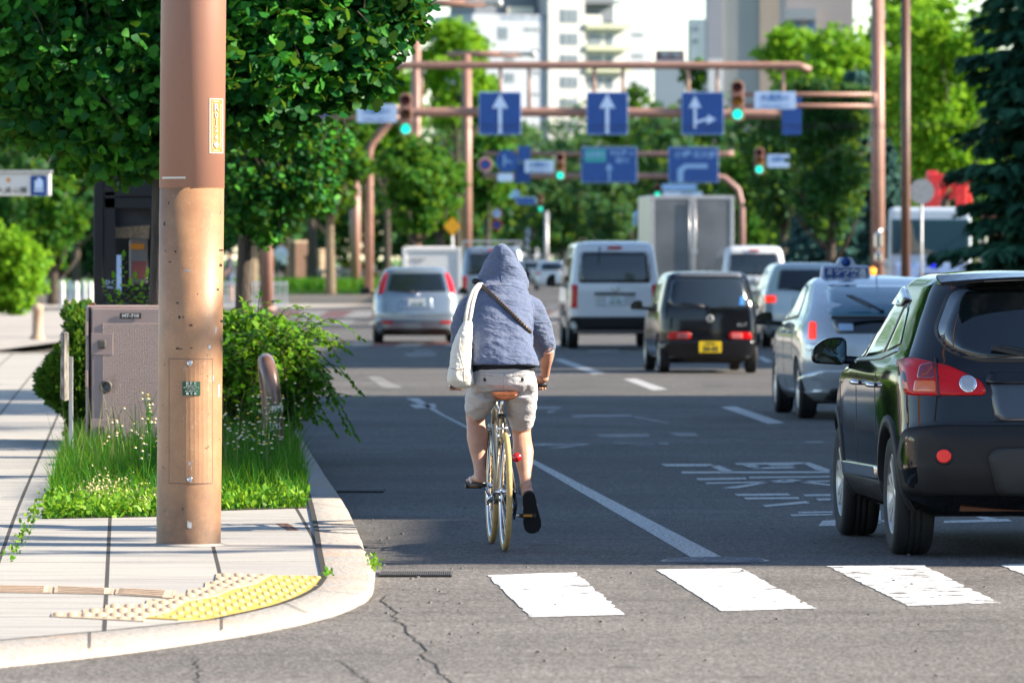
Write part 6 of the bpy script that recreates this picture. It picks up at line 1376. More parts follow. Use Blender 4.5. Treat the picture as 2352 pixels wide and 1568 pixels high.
def conifer(px, ytop, ybot, wpx, Y, leafm, label, n=14000, size=.2, base=0.0, droop=.28, tiers=20, group='spruce trees on the right'):
    k = K(Y); H = HC - (ytop - HY) / k - base; zb = HC - (ybot - HY) / k - base; Wd = wpx / k; r_ = random.Random(px)
    t = empty('spruce_tree', ((px - CX) / k, Y, base), 0, label, 'tree', group); P, D = [], []; b = MB(); b.tube([(0, 0, -.3), (0, 0, H)], [.24, .03], 10); per = n // (tiers * 11)
    for i in range(tiers):
        f = i / tiers; z = zb + (H - zb) * f ** .95; R_ = Wd / 2 * (1 - f) ** .75 * r_.uniform(.85, 1.12)
        for j in range(11):
            a = 2 * PI * j / 11 + i * .7 + r_.uniform(-.2, .2); L = R_ * r_.uniform(.5, 1.25); e = Vector((math.cos(a) * L, math.sin(a) * L, z - L * droop)); z1 = Vector((0, 0, z + .1)); b.tube([z1, e], [.035, .01], 5, caps=False)
            for q in range(per):
                s_ = (q + r_.random()) / per; s_ = .12 + .88 * s_ ** .7; c = z1.lerp(e, s_); side = Vector((-math.sin(a), math.cos(a), 0)); w = L * .20 * (1.15 - s_) + .10
                off = side * r_.uniform(-w, w); c = c + off + Vector((0, 0, -abs(r_.gauss(0, .09)) + .22 * s_ * s_)); P.append(c); D.append((e - z1).normalized() * .7 + side * (.5 if off.dot(side) > 0 else -.5) + Vector((0, 0, -.25 + r_.gauss(0, .15))))
    P = np.array([tuple(p) for p in P]); D = np.array([tuple(p) for p in D]); m = len(P)
    link('crown', leaf_mesh('crown', P, D, unit(m) * .5 + [0, 0, 1], rng.uniform(.7, 1.3, m) * size, [(-.22, 0, 0), (-.25, .6, .02), (0, 1.1, -.05), (.25, .6, .02), (.22, 0, 0)]), M[leafm], t); b.build('trunk', M['bark'], t, fix=False); return t
T = 'street trees along the avenue'
# left side, near to far
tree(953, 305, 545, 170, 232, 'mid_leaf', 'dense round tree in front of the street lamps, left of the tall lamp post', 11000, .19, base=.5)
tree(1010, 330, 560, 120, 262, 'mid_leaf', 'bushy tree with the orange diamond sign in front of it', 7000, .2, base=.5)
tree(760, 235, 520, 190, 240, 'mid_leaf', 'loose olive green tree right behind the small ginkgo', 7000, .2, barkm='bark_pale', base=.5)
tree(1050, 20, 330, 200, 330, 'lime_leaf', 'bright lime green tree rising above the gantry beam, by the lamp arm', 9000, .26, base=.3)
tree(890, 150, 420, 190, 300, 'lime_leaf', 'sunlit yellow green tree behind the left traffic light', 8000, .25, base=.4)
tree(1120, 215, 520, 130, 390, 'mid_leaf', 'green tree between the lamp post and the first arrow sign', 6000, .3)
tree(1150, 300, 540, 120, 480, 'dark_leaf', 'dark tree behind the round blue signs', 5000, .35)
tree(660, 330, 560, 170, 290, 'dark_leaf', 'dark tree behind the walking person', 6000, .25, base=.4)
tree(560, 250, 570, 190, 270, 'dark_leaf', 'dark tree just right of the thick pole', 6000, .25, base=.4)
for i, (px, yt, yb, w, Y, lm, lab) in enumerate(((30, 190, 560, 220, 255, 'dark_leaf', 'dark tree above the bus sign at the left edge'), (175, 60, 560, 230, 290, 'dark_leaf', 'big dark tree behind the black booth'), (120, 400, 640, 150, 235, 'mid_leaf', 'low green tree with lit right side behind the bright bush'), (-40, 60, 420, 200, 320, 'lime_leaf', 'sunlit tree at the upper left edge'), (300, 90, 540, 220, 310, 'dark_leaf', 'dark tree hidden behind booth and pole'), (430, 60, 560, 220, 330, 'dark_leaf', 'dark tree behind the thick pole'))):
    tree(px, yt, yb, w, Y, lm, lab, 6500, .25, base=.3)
# right side
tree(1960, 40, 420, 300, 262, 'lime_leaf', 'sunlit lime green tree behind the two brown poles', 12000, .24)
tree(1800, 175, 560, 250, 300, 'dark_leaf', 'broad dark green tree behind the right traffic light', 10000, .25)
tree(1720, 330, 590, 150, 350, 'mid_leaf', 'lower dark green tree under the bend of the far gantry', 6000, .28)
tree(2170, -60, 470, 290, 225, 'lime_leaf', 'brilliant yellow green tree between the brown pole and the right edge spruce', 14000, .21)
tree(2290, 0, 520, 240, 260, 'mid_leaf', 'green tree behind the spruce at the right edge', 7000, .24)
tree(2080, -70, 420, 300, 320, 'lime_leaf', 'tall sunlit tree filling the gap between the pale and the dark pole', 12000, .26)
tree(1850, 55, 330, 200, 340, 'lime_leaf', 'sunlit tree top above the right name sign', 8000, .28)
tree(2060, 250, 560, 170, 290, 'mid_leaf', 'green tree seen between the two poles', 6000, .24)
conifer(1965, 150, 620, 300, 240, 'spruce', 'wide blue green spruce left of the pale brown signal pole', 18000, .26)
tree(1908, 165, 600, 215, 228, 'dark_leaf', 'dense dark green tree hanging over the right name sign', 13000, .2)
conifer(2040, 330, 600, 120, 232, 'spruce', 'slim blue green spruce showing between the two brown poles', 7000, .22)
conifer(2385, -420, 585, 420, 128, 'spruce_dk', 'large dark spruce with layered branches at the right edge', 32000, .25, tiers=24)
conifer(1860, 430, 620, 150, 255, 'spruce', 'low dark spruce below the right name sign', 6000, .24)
# far ones that close the avenue
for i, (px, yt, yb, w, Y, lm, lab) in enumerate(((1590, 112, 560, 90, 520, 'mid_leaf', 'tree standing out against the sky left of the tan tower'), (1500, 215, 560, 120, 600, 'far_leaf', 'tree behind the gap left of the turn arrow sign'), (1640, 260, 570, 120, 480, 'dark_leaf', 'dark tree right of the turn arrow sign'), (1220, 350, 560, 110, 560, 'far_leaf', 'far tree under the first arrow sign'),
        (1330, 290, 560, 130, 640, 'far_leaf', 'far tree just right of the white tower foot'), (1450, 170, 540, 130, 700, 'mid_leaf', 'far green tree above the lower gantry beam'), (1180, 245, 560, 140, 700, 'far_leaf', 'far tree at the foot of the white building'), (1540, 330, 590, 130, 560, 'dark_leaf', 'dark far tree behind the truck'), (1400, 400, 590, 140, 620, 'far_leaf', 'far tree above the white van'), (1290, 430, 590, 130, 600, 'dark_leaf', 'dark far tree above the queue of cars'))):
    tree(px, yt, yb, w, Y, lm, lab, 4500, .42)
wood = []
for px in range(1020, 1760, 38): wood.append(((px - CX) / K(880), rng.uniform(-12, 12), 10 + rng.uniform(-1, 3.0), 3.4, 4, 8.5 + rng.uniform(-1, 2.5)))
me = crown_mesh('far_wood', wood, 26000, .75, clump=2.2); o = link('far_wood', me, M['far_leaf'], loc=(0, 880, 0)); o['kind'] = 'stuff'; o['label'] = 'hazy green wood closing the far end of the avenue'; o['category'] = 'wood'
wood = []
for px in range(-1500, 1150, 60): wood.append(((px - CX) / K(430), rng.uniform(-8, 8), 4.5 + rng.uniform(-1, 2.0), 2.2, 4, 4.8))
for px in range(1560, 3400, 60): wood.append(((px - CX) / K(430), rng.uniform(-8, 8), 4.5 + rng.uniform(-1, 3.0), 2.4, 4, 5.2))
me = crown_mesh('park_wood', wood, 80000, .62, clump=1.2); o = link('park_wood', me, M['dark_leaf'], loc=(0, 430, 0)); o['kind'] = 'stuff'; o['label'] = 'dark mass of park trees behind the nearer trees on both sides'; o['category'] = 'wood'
# bright bush at the left edge, low bushes
def bush(px, ytop, w, Y, lm, label, n=9000, size=.15, base=.14):
    k = K(Y); H = HC - (ytop - HY) / k - base; W_ = w / k; t = empty('bush', ((px - CX) / k, Y, base), 0, label, 'bush')
    bl = [(0, 0, H * .45, W_ * .45, W_ * .45, H * .45)] + [(random.uniform(-.3, .3) * W_, random.uniform(-.3, .3) * W_, random.uniform(.3, .8) * H, W_ * .22, W_ * .22, H * .2) for _ in range(8)]
    link('foliage', crown_mesh('foliage', bl, n, size, clump=.22), M[lm], t); b = MB(); b.tube([(0, 0, 0), (0, 0, H * .5)], .04, 6); b.build('stems', M['bark'], t)
bush(25, 520, 165, 180, 'lime_leaf', 'sunlit bright green bush at the left edge of the picture'); bush(-70, 480, 160, 190, 'lime_leaf', 'sunlit bush cut by the left edge of the picture')
# raised verge and plaza beyond the side street, grass on it
b = MB(); b.box((-27, 290, .2), (44, 100, .5)); b.box((-27.2, 292, .3), (44, 98, .5)); o = b.build('verge', M['lawn'], rot=None); o['kind'] = 'structure'
b = MB(); b.box((-26.9, 239.6, .14), (44.2, .5, .42)); b.box((-4.75, 289, .14), (.3, 100, .42)); o = b.build('far_kerb', M['granite']); o['kind'] = 'structure'
sheet('far_sidewalk', [(-60, 224, .012), (-6, 224, .012), (-4.4, 239, .012), (-60, 239, .012)], mat('far_paving', (.40, .36, .31), .85, var=.15, vscale=.5))
sheet('side_plaza', [(-60, 112.5, .147), (-30, 112.5, .147), (-12, 111.5, .147), (-8.6, 111.5, .147), (-7.5, 150, .14), (-9, 195, .13), (-60, 205, .10)], mat('plaza_paving', (.34, .31, .28), .85, var=.2, vscale=.6))
sheet('right_sidewalk', [(15, 118, .15), (60, 118, .15), (60, 420, .15), (15, 420, .15)], M['concrete'])
XY = np.stack([rng.uniform(-13.5, -4.9, 9000), rng.uniform(240.3, 262, 9000)], 1); _z = zside
zside = lambda y: .53
blades('verge_grass', XY, rng.uniform(.18, .5, len(XY)), .06, M['grass'], .5, 2, 'tall sunlit grass on the raised verge beyond the side street')
zside = _z

# ================================================================== poles, gantries, signs, signals
BR, BD = M['brown'], M['brown_dk']
def pole_thing(name, px, Y, d, ztop, label, m=BR, base=0.0, cat='pole', group=None):
    t = empty(name, ((px - CX) / K(Y), Y, base), 0, label, cat, group); b = MB(); b.tube([(0, 0, -.3), (0, 0, ztop - base)], [d / 2, d / 2 * .94], 24); b.lathe([(d * .75, 0), (d * .75, .06), (d * .5, .09)], n=24); b.build('shaft', m, t); return t
def zof(py, Y): return HC - (py - HY) / K(Y)
# street lamps with long arms
def lamp(px, Y, d, ytop, x0, x1, label, base=.5):
    z = zof(ytop, Y); t = pole_thing('street_lamp', px, Y, d, z, label, base=base, cat='street lamp', group='tall brown street lamps'); k = K(Y); b = MB(); zz_ = z - base
    b.tube([((x0 - px) / k, 0, zz_), ((x1 - px - 30) / k, 0, zz_)], .15, 14); b.build('arm', BR, t); b = MB(); b.box(((x1 - px - 38) / k, 0, zz_ + .05), (70 / k, .3, .12)); b.tube([((x1 - px - 72) / k, 0, zz_ - .06), ((x1 - px) / k, 0, zz_ - .06)], .05, 10); b.ball(((x1 - px) / k, 0, zz_), .17, 12, 8); b.build('lamp_head', M['steel'], t); return t
lamp(1072, 300, .47, 125, 1027, 1224, 'tall brown street lamp left of the first arrow sign, whole arm in view', base=.3)
lamp(955.5, 250, .38, 8, 930, 1145, 'tall brown street lamp behind the left traffic light, arm cut by the top edge')
pole_thing('brown_pole', 816, 255, .42, zof(365, 255), 'thick brown pole, left of a close pair by the green tree', base=.5, group='pair of brown poles')
pole_thing('brown_pole', 613, 203, .39, zof(280, 203), 'brown pole standing behind the shrub, left of the walking person', base=.1)
b = MB()
# first gantry, over the far side of the intersection
GY = 240; k = K(GY); gx = lambda px: (px - CX) / k; gz = lambda py: zof(py, GY)
gan = empty('sign_gantry', (0, GY, 0), 0, 'brown tubular gantry carrying the three blue arrow signs', 'sign gantry')
b = MB(); b.tube(smooth_line([Vector(p) for p in ((gx(847), 0, .3), (gx(847), 0, gz(420)), (gx(847), 0, gz(345)), (gx(856), 0, gz(325)), (gx(905), 0, gz(268)), (gx(925), 0, gz(258)), (gx(960), 0, gz(258)), (gx(1400), 0, gz(258)), (gx(1960), 0, gz(266)), (gx(2010), 0, gz(300)), (gx(2040), 0, gz(360)), (gx(2040), 0, .0))], 0), .17, 18); b.build('frame', BR, gan)
b = MB(); b.tube([(gx(905), 0, gz(162)), (gx(930), 0, gz(150)), (gx(1835), 0, gz(151)), (gx(1862), 0, gz(162))], .135, 16); b.build('top_beam', BR, gan)
for px in (1149, 1215, 1365, 1431, 1581, 1647, 1799, 968): b = MB(); b.tube([(gx(px), 0, gz(150)), (gx(px), 0, gz(256))], .065, 10); b.build('strut', BR, gan)
def arrow_poly(): return [(-.045, -.62), (.045, -.62), (.045, .18), (.19, .15), (0, .62), (-.19, .15), (-.045, .18)]
def sign_board(px0, px1, py0, py1, Y, label, m='blue_sign', border=True, cat='road sign', group=None, name='road_sign', r=.06, dy=-.2):
    k = K(Y); w, h = (px1 - px0) / k, (py1 - py0) / k; cx, cz = ((px0 + px1) / 2 - CX) / k, zof((py0 + py1) / 2, Y)
    t = empty(name, (cx, Y + dy, cz), 0, label, cat, group); pts = rpoly([(-w / 2, -h / 2), (w / 2, -h / 2), (w / 2, h / 2), (-w / 2, h / 2)], r)
    b = MB(); b.prism(pts, .03); b.build('panel', M['sign_white'] if border else M[m], t, bevel=.004)
    if border: b = MB(); b.prism([(p[0] * (1 - .05 / w), p[1] * (1 - .05 / h)) for p in pts], .004, (0, -.031, 0)); b.build('face', M[m], t)
    b = MB()
    for x in (-w * .3, w * .3): b.box((x, .06, 0), (.06, .12, h * .8))
    b.build('bracket', M['steel'], t); return t, w, h
for px0, px1, lab in ((1100, 1197, 'left of the three'), (1347, 1442, 'middle of the three'), (1565, 1662, '')):
    last = px0 == 1565
    t, w, h = sign_board(px0, px1, 212, 310, GY, 'blue square sign with straight and right turn arrows' if last else 'blue square straight arrow sign, %s on the gantry' % lab, group='blue arrow signs on the gantry')
    b = MB()
    if not last: b.prism([(x * h, y * h * .75) for x, y in arrow_poly()], .006, (0, -.036, 0))
    else:
        b.prism([((x * .8 - .18) * h, (y * .62 + .03) * h) for x, y in arrow_poly()], .006, (0, -.036, 0)); b.prism([((-.18 + .035) * h, -.24 * h), (.10 * h, -.16 * h), (.09 * h, -.26 * h), (.32 * h, -.14 * h), (.12 * h, -.03 * h), (.11 * h, -.10 * h), ((-.18 + .035) * h, -.17 * h)], .006, (0, -.036, 0))
    b.build('arrow', M['sign_white'], t)
def signal(px, py_top, py_green, Y, label, on=True, amber='amber_off', s=1.0, group='traffic lights showing green'):
    """three lamps, green below, seen from the front"""
    k = K(Y); x = (px - CX) / k; zg, zt = zof(py_green, Y), zof(py_top, Y); st = (zt - zg) / 2; t = empty('traffic_light', (x, Y, zg), 0, label, 'traffic light', group)
    r_ = .15 * s; H = st * 2; b = MB(); pts = rpoly([(-r_ * 1.35, -r_ * 1.5), (r_ * 1.35, -r_ * 1.5), (r_ * 1.35, H + r_ * 1.5), (-r_ * 1.35, H + r_ * 1.5)], r_ * 1.2, 6); b.prism(pts, .22, (0, .20, 0)); b.build('housing', BR, t, bevel=.02)
    for i, mm in enumerate(('green_on', amber, 'red_off')):
        z = st * i; b = MB(); b.lathe([(.001, -.05), (r_ * .6, -.04), (r_, 0)], (0, -.03, z), 'y', 24); l_ = b.build('lamp', M[mm], t)
        b = MB(); rs = []
        for a in np.linspace(R(-20), R(200), 15): rs.append([Vector((math.cos(a) * r_ * 1.12, y, z + math.sin(a) * r_ * 1.12)) for y in (0, -.26)])
        b.rings(rs, caps=False, closed=False); b.build('visor', BR if mm != 'green_on' else BD, t)
    return t
ODORI = '大通西11'
def name_sign(px0, px1, py0, py1, Y, label, txt=ODORI, sub='Odori-nishi 11'):
    t, w, h = sign_board(px0, px1, py0, py1, Y, label, 'sign_white', False, 'name sign', 'place name signs beside the lights', 'name_sign', .04); tb = mat('sign_text', (.05, .16, .42), .6)
    lettering(txt, h * .46, tb, t, (0, -.036, h * .12), 0, w / (h * 2.6), bold=.006); sub and lettering(sub, h * .20, tb, t, (0, -.036, -h * .30), 0, w / (h * 1.75), bold=.003); return t
signal(932, 231, 296, 210, 'green traffic light left of the first arrow sign', amber='amber_dark'); signal(1694, 202, 263, 210, 'green traffic light right of the turn arrow sign')
signal(1287, 362, 403, 305, 'small green light beside the far name sign, left of the direction boards'); signal(1744, 351, 389, 285, 'small green light in front of dark trees, right of the direction boards')
signal(1510, 431, 446, 430, 'green light just above the silver truck', amber='amber_dark'); signal(1241, 453, 480, 480, 'green light above the white far cars, right of two blue plates', amber='amber_dark')
signal(1196, 517, 531, 620, 'faint green light low behind the hood', amber='amber_dark', s=1.1); signal(1423, 498, 514, 620, 'faint green light above the white van roof', amber='amber_dark', s=1.1)
name_sign(820, 911, 240, 282, 209, 'pale name sign immediately left of the first green light'); name_sign(1732, 1827, 211, 251, 209, 'pale name sign immediately right of the high green light')
name_sign(1205, 1272, 368, 397, 304, 'pale name sign left of the small green light'); name_sign(1762, 1812, 355, 385, 284, 'pale name sign half covered by dark foliage', '大通西12', '')
def arm_thing(px0, px1, ys, Y, label, r_=.07, m=BR):
    k = K(Y); t = empty('tubular_bracket', ((px0 - CX) / k, Y + .15, zof(ys[0], Y)), 0, label, 'bracket')
    for y in ys: b = MB(); b.tube([(0, 0, zof(y, Y) - zof(ys[0], Y)), ((px1 - px0) / k, 0, zof(y, Y) - zof(ys[0], Y))], r_, 10); b.build('tube', m, t)
    b = MB(); b.tube([((px1 - px0) / k, 0, .08), ((px1 - px0) / k, 0, zof(ys[-1], Y) - zof(ys[0], Y) - .08)], r_, 8); b.build('end_tube', m, t)
arm_thing(760, 935, (246, 270), 211, 'pair of brown tubes holding the first green light'); arm_thing(1690, 2010, (217, 243), 211, 'pair of brown tubes reaching from the pale pole to the high green light')
pole_thing('signal_pole', 2016, 212, .44, zof(-60, 212), 'pale brown signal pole with a sunlit right edge, left of two tall poles', group='two tall poles on the right'); pole_thing('brown_pole', 2080, 150, .215, zof(-80, 150), 'slimmer dark brown pole, right of two tall poles', m=BD, group='two tall poles on the right')
# round sign seen from behind beside the dark pole
k = K(150); t = empty('round_sign', ((2117 - CX) / k, 150, 0), 0, 'back of a grey round sign on a thin post before the truck', 'road sign'); b = MB(); z = zof(440, 150)
b.lathe([(.001, -.01), (.28, -.01), (.28, .01), (.001, .01)], (0, 0, z), 'y', 32, False); b.build('disc', M['steel'], t); b = MB(); b.cyl((0, .05, 0), (0, .05, z + .2), .03, n=12); b.build('post', M['steel'], t); b = MB(); b.box((-.02, .02, z), (.09, .03, .42)); b.box((-.2, .03, z + .1), (.4, .03, .03)); b.build('clamp', M['dark_metal'], t)
sign_board(1795, 1840, 222, 310, 222, 'blue sign mostly hidden behind the right name sign and foliage', border=False); sign_board(700, 752, 245, 285, 214, 'blue sign glimpsed through the ginkgo leaves', border=False)
# second gantry
G2 = 330; k = K(G2); gx = lambda px: (px - CX) / k; gz = lambda py: zof(py, G2)
g2 = empty('sign_gantry', (0, G2, 0), 0, 'far brown gantry carrying two blue direction boards, bent at the right', 'sign gantry')
b = MB(); b.tube([(gx(1110), 0, gz(404)), (gx(1640), 0, gz(404)), (gx(1665), 0, gz(409)), (gx(1695), 0, gz(435)), (gx(1704), 0, gz(470)), (gx(1706), 0, 0)], .15, 14); b.build('frame', mat('far_brown', (.30, .17, .15), .5), g2); b = MB(); b.tube([(gx(1110), 0, gz(353)), (gx(1668), 0, gz(354)), (gx(1685), 0, gz(352))], .13, 14); b.build('top_beam', mat('far_brown2', (.30, .17, .15), .5), g2)
t, w, h = sign_board(1335, 1463, 338, 420, G2, 'wide blue direction board with a green corner panel, left of two', group='direction boards'); b = MB(); b.prism([(-w * .44, h * .08), (-w * .06, h * .08), (-w * .06, h * .44), (-w * .44, h * .44)], .004, (0, -.036, 0)); b.build('green_panel', M['teal_sign'], t)
pb_ = M['blue_pale']; lettering('札幌南IC', h * .17, pb_, t, (-w * .25, -.042, h * .27), 0, .9, bold=.006); lettering('新札幌 12', h * .17, pb_, t, (w * .23, -.036, h * .32), 0, .9, bold=.006); lettering('旭川', h * .16, pb_, t, (w * .23, -.036, h * .12), 0, 1.2, bold=.006)
b = MB(); b.prism([(x * h * .6, y * h * .42 - h * .2) for x, y in arrow_poly()], .006, (0, -.036, 0)); b.build('arrow', pb_, t)
t, w, h = sign_board(1535, 1650, 338, 420, G2, 'blue direction board with a bent arrow, right of two', group='direction boards'); lettering('小樽', h * .22, pb_, t, (-w * .22, -.036, h * .28), 0, 1.1, bold=.008); lettering('北大前', h * .22, pb_, t, (w * .22, -.036, h * .28), 0, 1, bold=.008)
b = MB(); b.prism([(-w * .32, -h * .48), (-w * .20, -h * .48), (-w * .20, -h * .18), (-w * .13, -h * .10), (w * .28, -h * .10), (w * .28, h * .03), (-w * .18, h * .03), (-w * .32, -h * .12)], .006, (0, -.036, 0)); b.build('arrow', pb_, t)
# round signs on the lamp post and further posts
def disc(px, py, rpx, Y, label, mats, post=False, radii=(1, .78, .55)):
    k = K(Y); t = empty('round_sign', ((px - CX) / k, Y, zof(py, Y)), 0, label, 'road sign'); r_ = rpx / k
    for i, (f, mm) in enumerate(zip(radii, mats)): b = MB(); b.lathe([(.001, -.012 - i * .005), (r_ * f, -.012 - i * .005), (r_ * f, .0)], n=32, axis='y', smooth=False); b.build('disc' if i == 0 else 'ring' if i == 1 else 'centre', M[mm], t)
    if post: b = MB(); b.cyl((0, .08, post - zof(py, Y)), (0, .08, r_), .045, n=10); b.build('post', M['steel'], t)
    else: b = MB(); b.box((-.1, .05, 0), (.6, .06, .06)); b.build('bracket', BR, t)
    return t
disc(1115, 378, 17, 299, 'small round sign, blue centre and pale red rim, next to the lamp post', ('offwhite', 'red_lamp', 'blue_sign'), radii=(1, .84, .66))
t = disc(1164, 370, 26, 298, 'large round blue sign with a white arrow near the lamp post', ('blue_sign',)); b = MB(); k = K(298); b.prism([(-.16, -.25), (-.08, -.25), (-.08, .0), (.22, -.12), (.22, -.04), (-.08, .1), (-.08, .28), (-.16, .28)], .004, (0, -.02, 0)); b.build('arrow', M['blue_pale'], t)
sign_board(1143, 1178, 399, 417, 298, 'small white plate under the round blue sign', 'sign_white', False); sign_board(1190, 1218, 336, 372, 320, 'blue sign behind and above the far name sign', border=False); sign_board(1183, 1218, 374, 420, 321, 'blue sign behind and below the far name sign', border=False)
disc(1141, 490, 12, 340, 'upper of two small round signs on a post above the silver van', ('red_lamp', 'sign_white', 'blue_pale'), post=0.0, radii=(1, .82, .4)); disc(1141, 516, 12.5, 340.2, 'lower of two small round signs on a post above the silver van', ('red_lamp', 'blue_sign'), radii=(1, .75))
sign_board(1162, 1192, 437, 455, 420, 'small pale blue plate, upper left of two far plates', 'blue_pale', False); sign_board(1185, 1231, 453, 469, 420, 'small blue plate just left of the far green light', 'blue_sign'); sign_board(1520, 1600, 423, 437, 420, 'pale blue plate behind the top of the silver truck', 'blue_pale', False); sign_board(1522, 1612, 440, 456, 421, 'long pale plate touching the silver truck roof', 'sign_white', False)
sign_board(1462, 1492, 462, 476, 500, 'small blue far plate left of the silver truck', 'blue_sign'); sign_board(1455, 1492, 484, 520, 505, 'pale far board left of the silver truck', 'blue_pale', False)
k = K(245); t = empty('diamond_sign', ((1039 - CX) / k, 245, zof(520, 245)), 0, 'orange yellow diamond warning sign against green leaves', 'road sign'); b = MB(); b.prism(rpoly([(-.33, 0), (0, -.36), (.33, 0), (0, .36)], .05), .02); b.build('panel', mat('amber_sign', (.75, .36, .01), .5), t); b = MB(); b.cyl((0, .05, .5 - zof(520, 245)), (0, .05, .3), .04, n=10); b.build('post', M['steel'], t)
for px, Y, d, yt, lab in ((1255, 470, .30, 485, 'grey far pole right of the far green light'), (1423, 620, .4, 455, 'pale far pole carrying the faint green light above the van'), (1212, 620, .4, 505, 'grey far pole behind the cyclist\'s hood')): pole_thing('far_pole', px, Y, d, zof(yt, Y), lab, m=M['steel'])
# overhead wires
k = K(180)
for py, lab in ((281, 'upper of two thin wires crossing the road in front of the arrow signs'), (289, 'lower of two thin wires crossing the road in front of the arrow signs')):
    b = MB(); b.tube([((px - CX) / k, 180, zof(py + 7 * (1 - ((px - 1500) / 800) ** 2), 180)) for px in range(700, 2400, 85)], .010, 5); tag(b.build('overhead_wire', M['dark_metal']), lab, 'wire', 'overhead wires')

# ================================================================== left: booth, bus sign, bollards, fence, people, pillars
Yb = 62.0; p = at(215, 1000, Yb); bw = 1.0; booth = empty('phone_booth', (p.x + bw / 2, Yb + .5, .13), 0, 'black framed glass booth with poster, behind the cabinet', 'booth'); bh = zof(372, Yb) - .13; k = K(Yb)
dkf = mat('booth_frame', (.008, .008, .010), .6); clear = mat('booth_glass', (.55, .6, .6), .03, trans=1.0)
b = MB(); [b.box((x, y, bh / 2), (.09, .09, bh)) for x in (-bw / 2 + .045, bw / 2 - .045) for y in (-.455, .455)]; b.build('frame', dkf, booth, bevel=.01)
b = MB(); b.box((0, 0, bh - .16), (bw - .01, .98, .34)); b.build('roof', dkf, booth, bevel=.02); b = MB(); b.box((0, 0, .06), (bw - .01, .98, .14)); b.build('base', M['steel'], booth)
b = MB(); [b.box((x, -.47, bh / 2 - .05), (.10, .04, bh - .45)) for x in (-bw / 2 + .15, bw / 2 - .15)]; b.box((0, -.47, bh - .38), (bw - .2, .04, .10)); dr2 = b.build('door', dkf, booth, bevel=.005)
lettering('ひく', .052, M['sign_white'], dr2, (-bw / 2 + .155, -.494, zof(649, Yb) - .13), 0, 1.0, bold=.001); lettering('PULL', .026, M['sign_white'], dr2, (-bw / 2 + .155, -.494, zof(660, Yb) - .13), 0, 1.1, bold=.0006)
b = MB(); b.box((-bw / 2 + .235, -.488, zof(630, Yb) - .13), (.045, .004, .36)); b.build('door_label', M['sign_white'], dr2)
b = MB(); b.box((0, .44, 1.1), (bw - .2, .012, bh - .6)); b.build('rear_glass', mat('smoked_glass', (.012, .013, .016), .3), booth)
zc_ = lambda py: zof(py, Yb) - .13; xc = lambda px: (px - CX) / k - (p.x + bw / 2)
b = MB(); b.prism([(xc(258), zc_(527)), (xc(341), zc_(532)), (xc(346), zc_(450)), (xc(258), zc_(440))], .03, (0, -.2, 0)); pst = b.build('poster', mat('poster_dark', (.03, .034, .06), .4, var=.8, vscale=7, col2=(.012, .013, .02)), booth)
b = MB(); b.prism([(xc(259), zc_(546)), (xc(339), zc_(548)), (xc(341), zc_(517)), (xc(259), zc_(522))], .02, (0, -.235, 0)); b.build('poster_strip', mat('poster_tan', (.26, .18, .11), .6, var=.3, vscale=30), pst)
b = MB(); b.box((xc(310), .1, zc_(600)), (.17, .12, .42)); ph = b.build('telephone', mat('phone_grey', (.22, .20, .20), .5), booth, bevel=.02); b = MB(); b.box((xc(308), .03, zc_(566)), (.13, .02, .05)); b.build('phone_panel', M['orange'], ph); b = MB(); b.box((xc(312), .03, zc_(620)), (.13, .02, .16)); b.build('phone_list', mat('phone_red', (.30, .08, .07), .6), ph)
# bus stop sign
Ys = 104.0; k = K(Ys); t = empty('stop_sign', ((40 - CX) / k, Ys, .14), 0, 'white hanging sign with blue pictogram square and metal hood, left edge', 'sign'); X_ = lambda px: (px - 40) / k; Z_ = lambda py: zof(py, Ys) - .14
b = MB(); b.box((X_(20), 0, Z_(424)), (194 / k, .14, 52 / k)); pn = b.build('panel', M['white'], t, bevel=.02); b = MB(); b.box((X_(20), 0, Z_(395)), (200 / k, .22, 7 / k)); b.build('hood', M['steel'], t, bevel=.01)
b = MB(); b.prism([(q[0] + X_(90), q[1] + Z_(427)) for q in rpoly([(-.13, -.155), (.13, -.155), (.13, .155), (-.13, .155)], .03)], .01, (0, -.073, 0)); b.build('pictogram', M['blue_sign'], pn); b = MB(); b.box((X_(90), -.088, Z_(424)), (.13, .006, .13)); b.box((X_(90), -.088, Z_(438)), (.15, .006, .03)); b.ball((X_(90), -.088, Z_(412)), .03, 8, 6, (1, .2, 1)); b.build('pictogram_mark', M['sign_white'], pn)
lettering('大通公園', .10, dk2, pn, (X_(28), -.075, Z_(438)), 0, 1.2, bold=.001); b = MB(); b.lathe([(.001, -.002), (.035, 0)], (X_(20), -.073, Z_(414)), 'y', 16); b.build('mark', M['orange'], pn)
b = MB(); b.cyl((X_(-60), .1, 0), (X_(-60), .1, Z_(395)), .06, n=14); b.cyl((X_(-20), .1, Z_(395)), (X_(-20), .1, Z_(340)), .02, n=8); b.build('post', M['steel'], t)
# stone bollards
bl0 = None
for px, py, Y, lab in ((86, 780, 126, 'brown stone bollard on the pale paving, nearest the left edge'), (158, 768, 132, 'brown stone bollard next to the black booth'), (-30, 786, 124, '')):
    if px < 0: continue
    if bl0 is None:
        t = bl0 = empty('bollard', (0, 0, 0), 0, lab, 'bollard', 'stone bollards on the left sidewalk'); b = MB(); b.lathe([(.14, 0), (.14, .06), (.10, .10), (.095, .52), (.115, .55), (.115, .60), (.09, .66), (.001, .69)], n=20); b.build('shaft', M['stone'], t)
    else: t = copy_tree(bl0); t['label'] = lab
    t.location = ((px - CX) / K(Y), Y, .14)
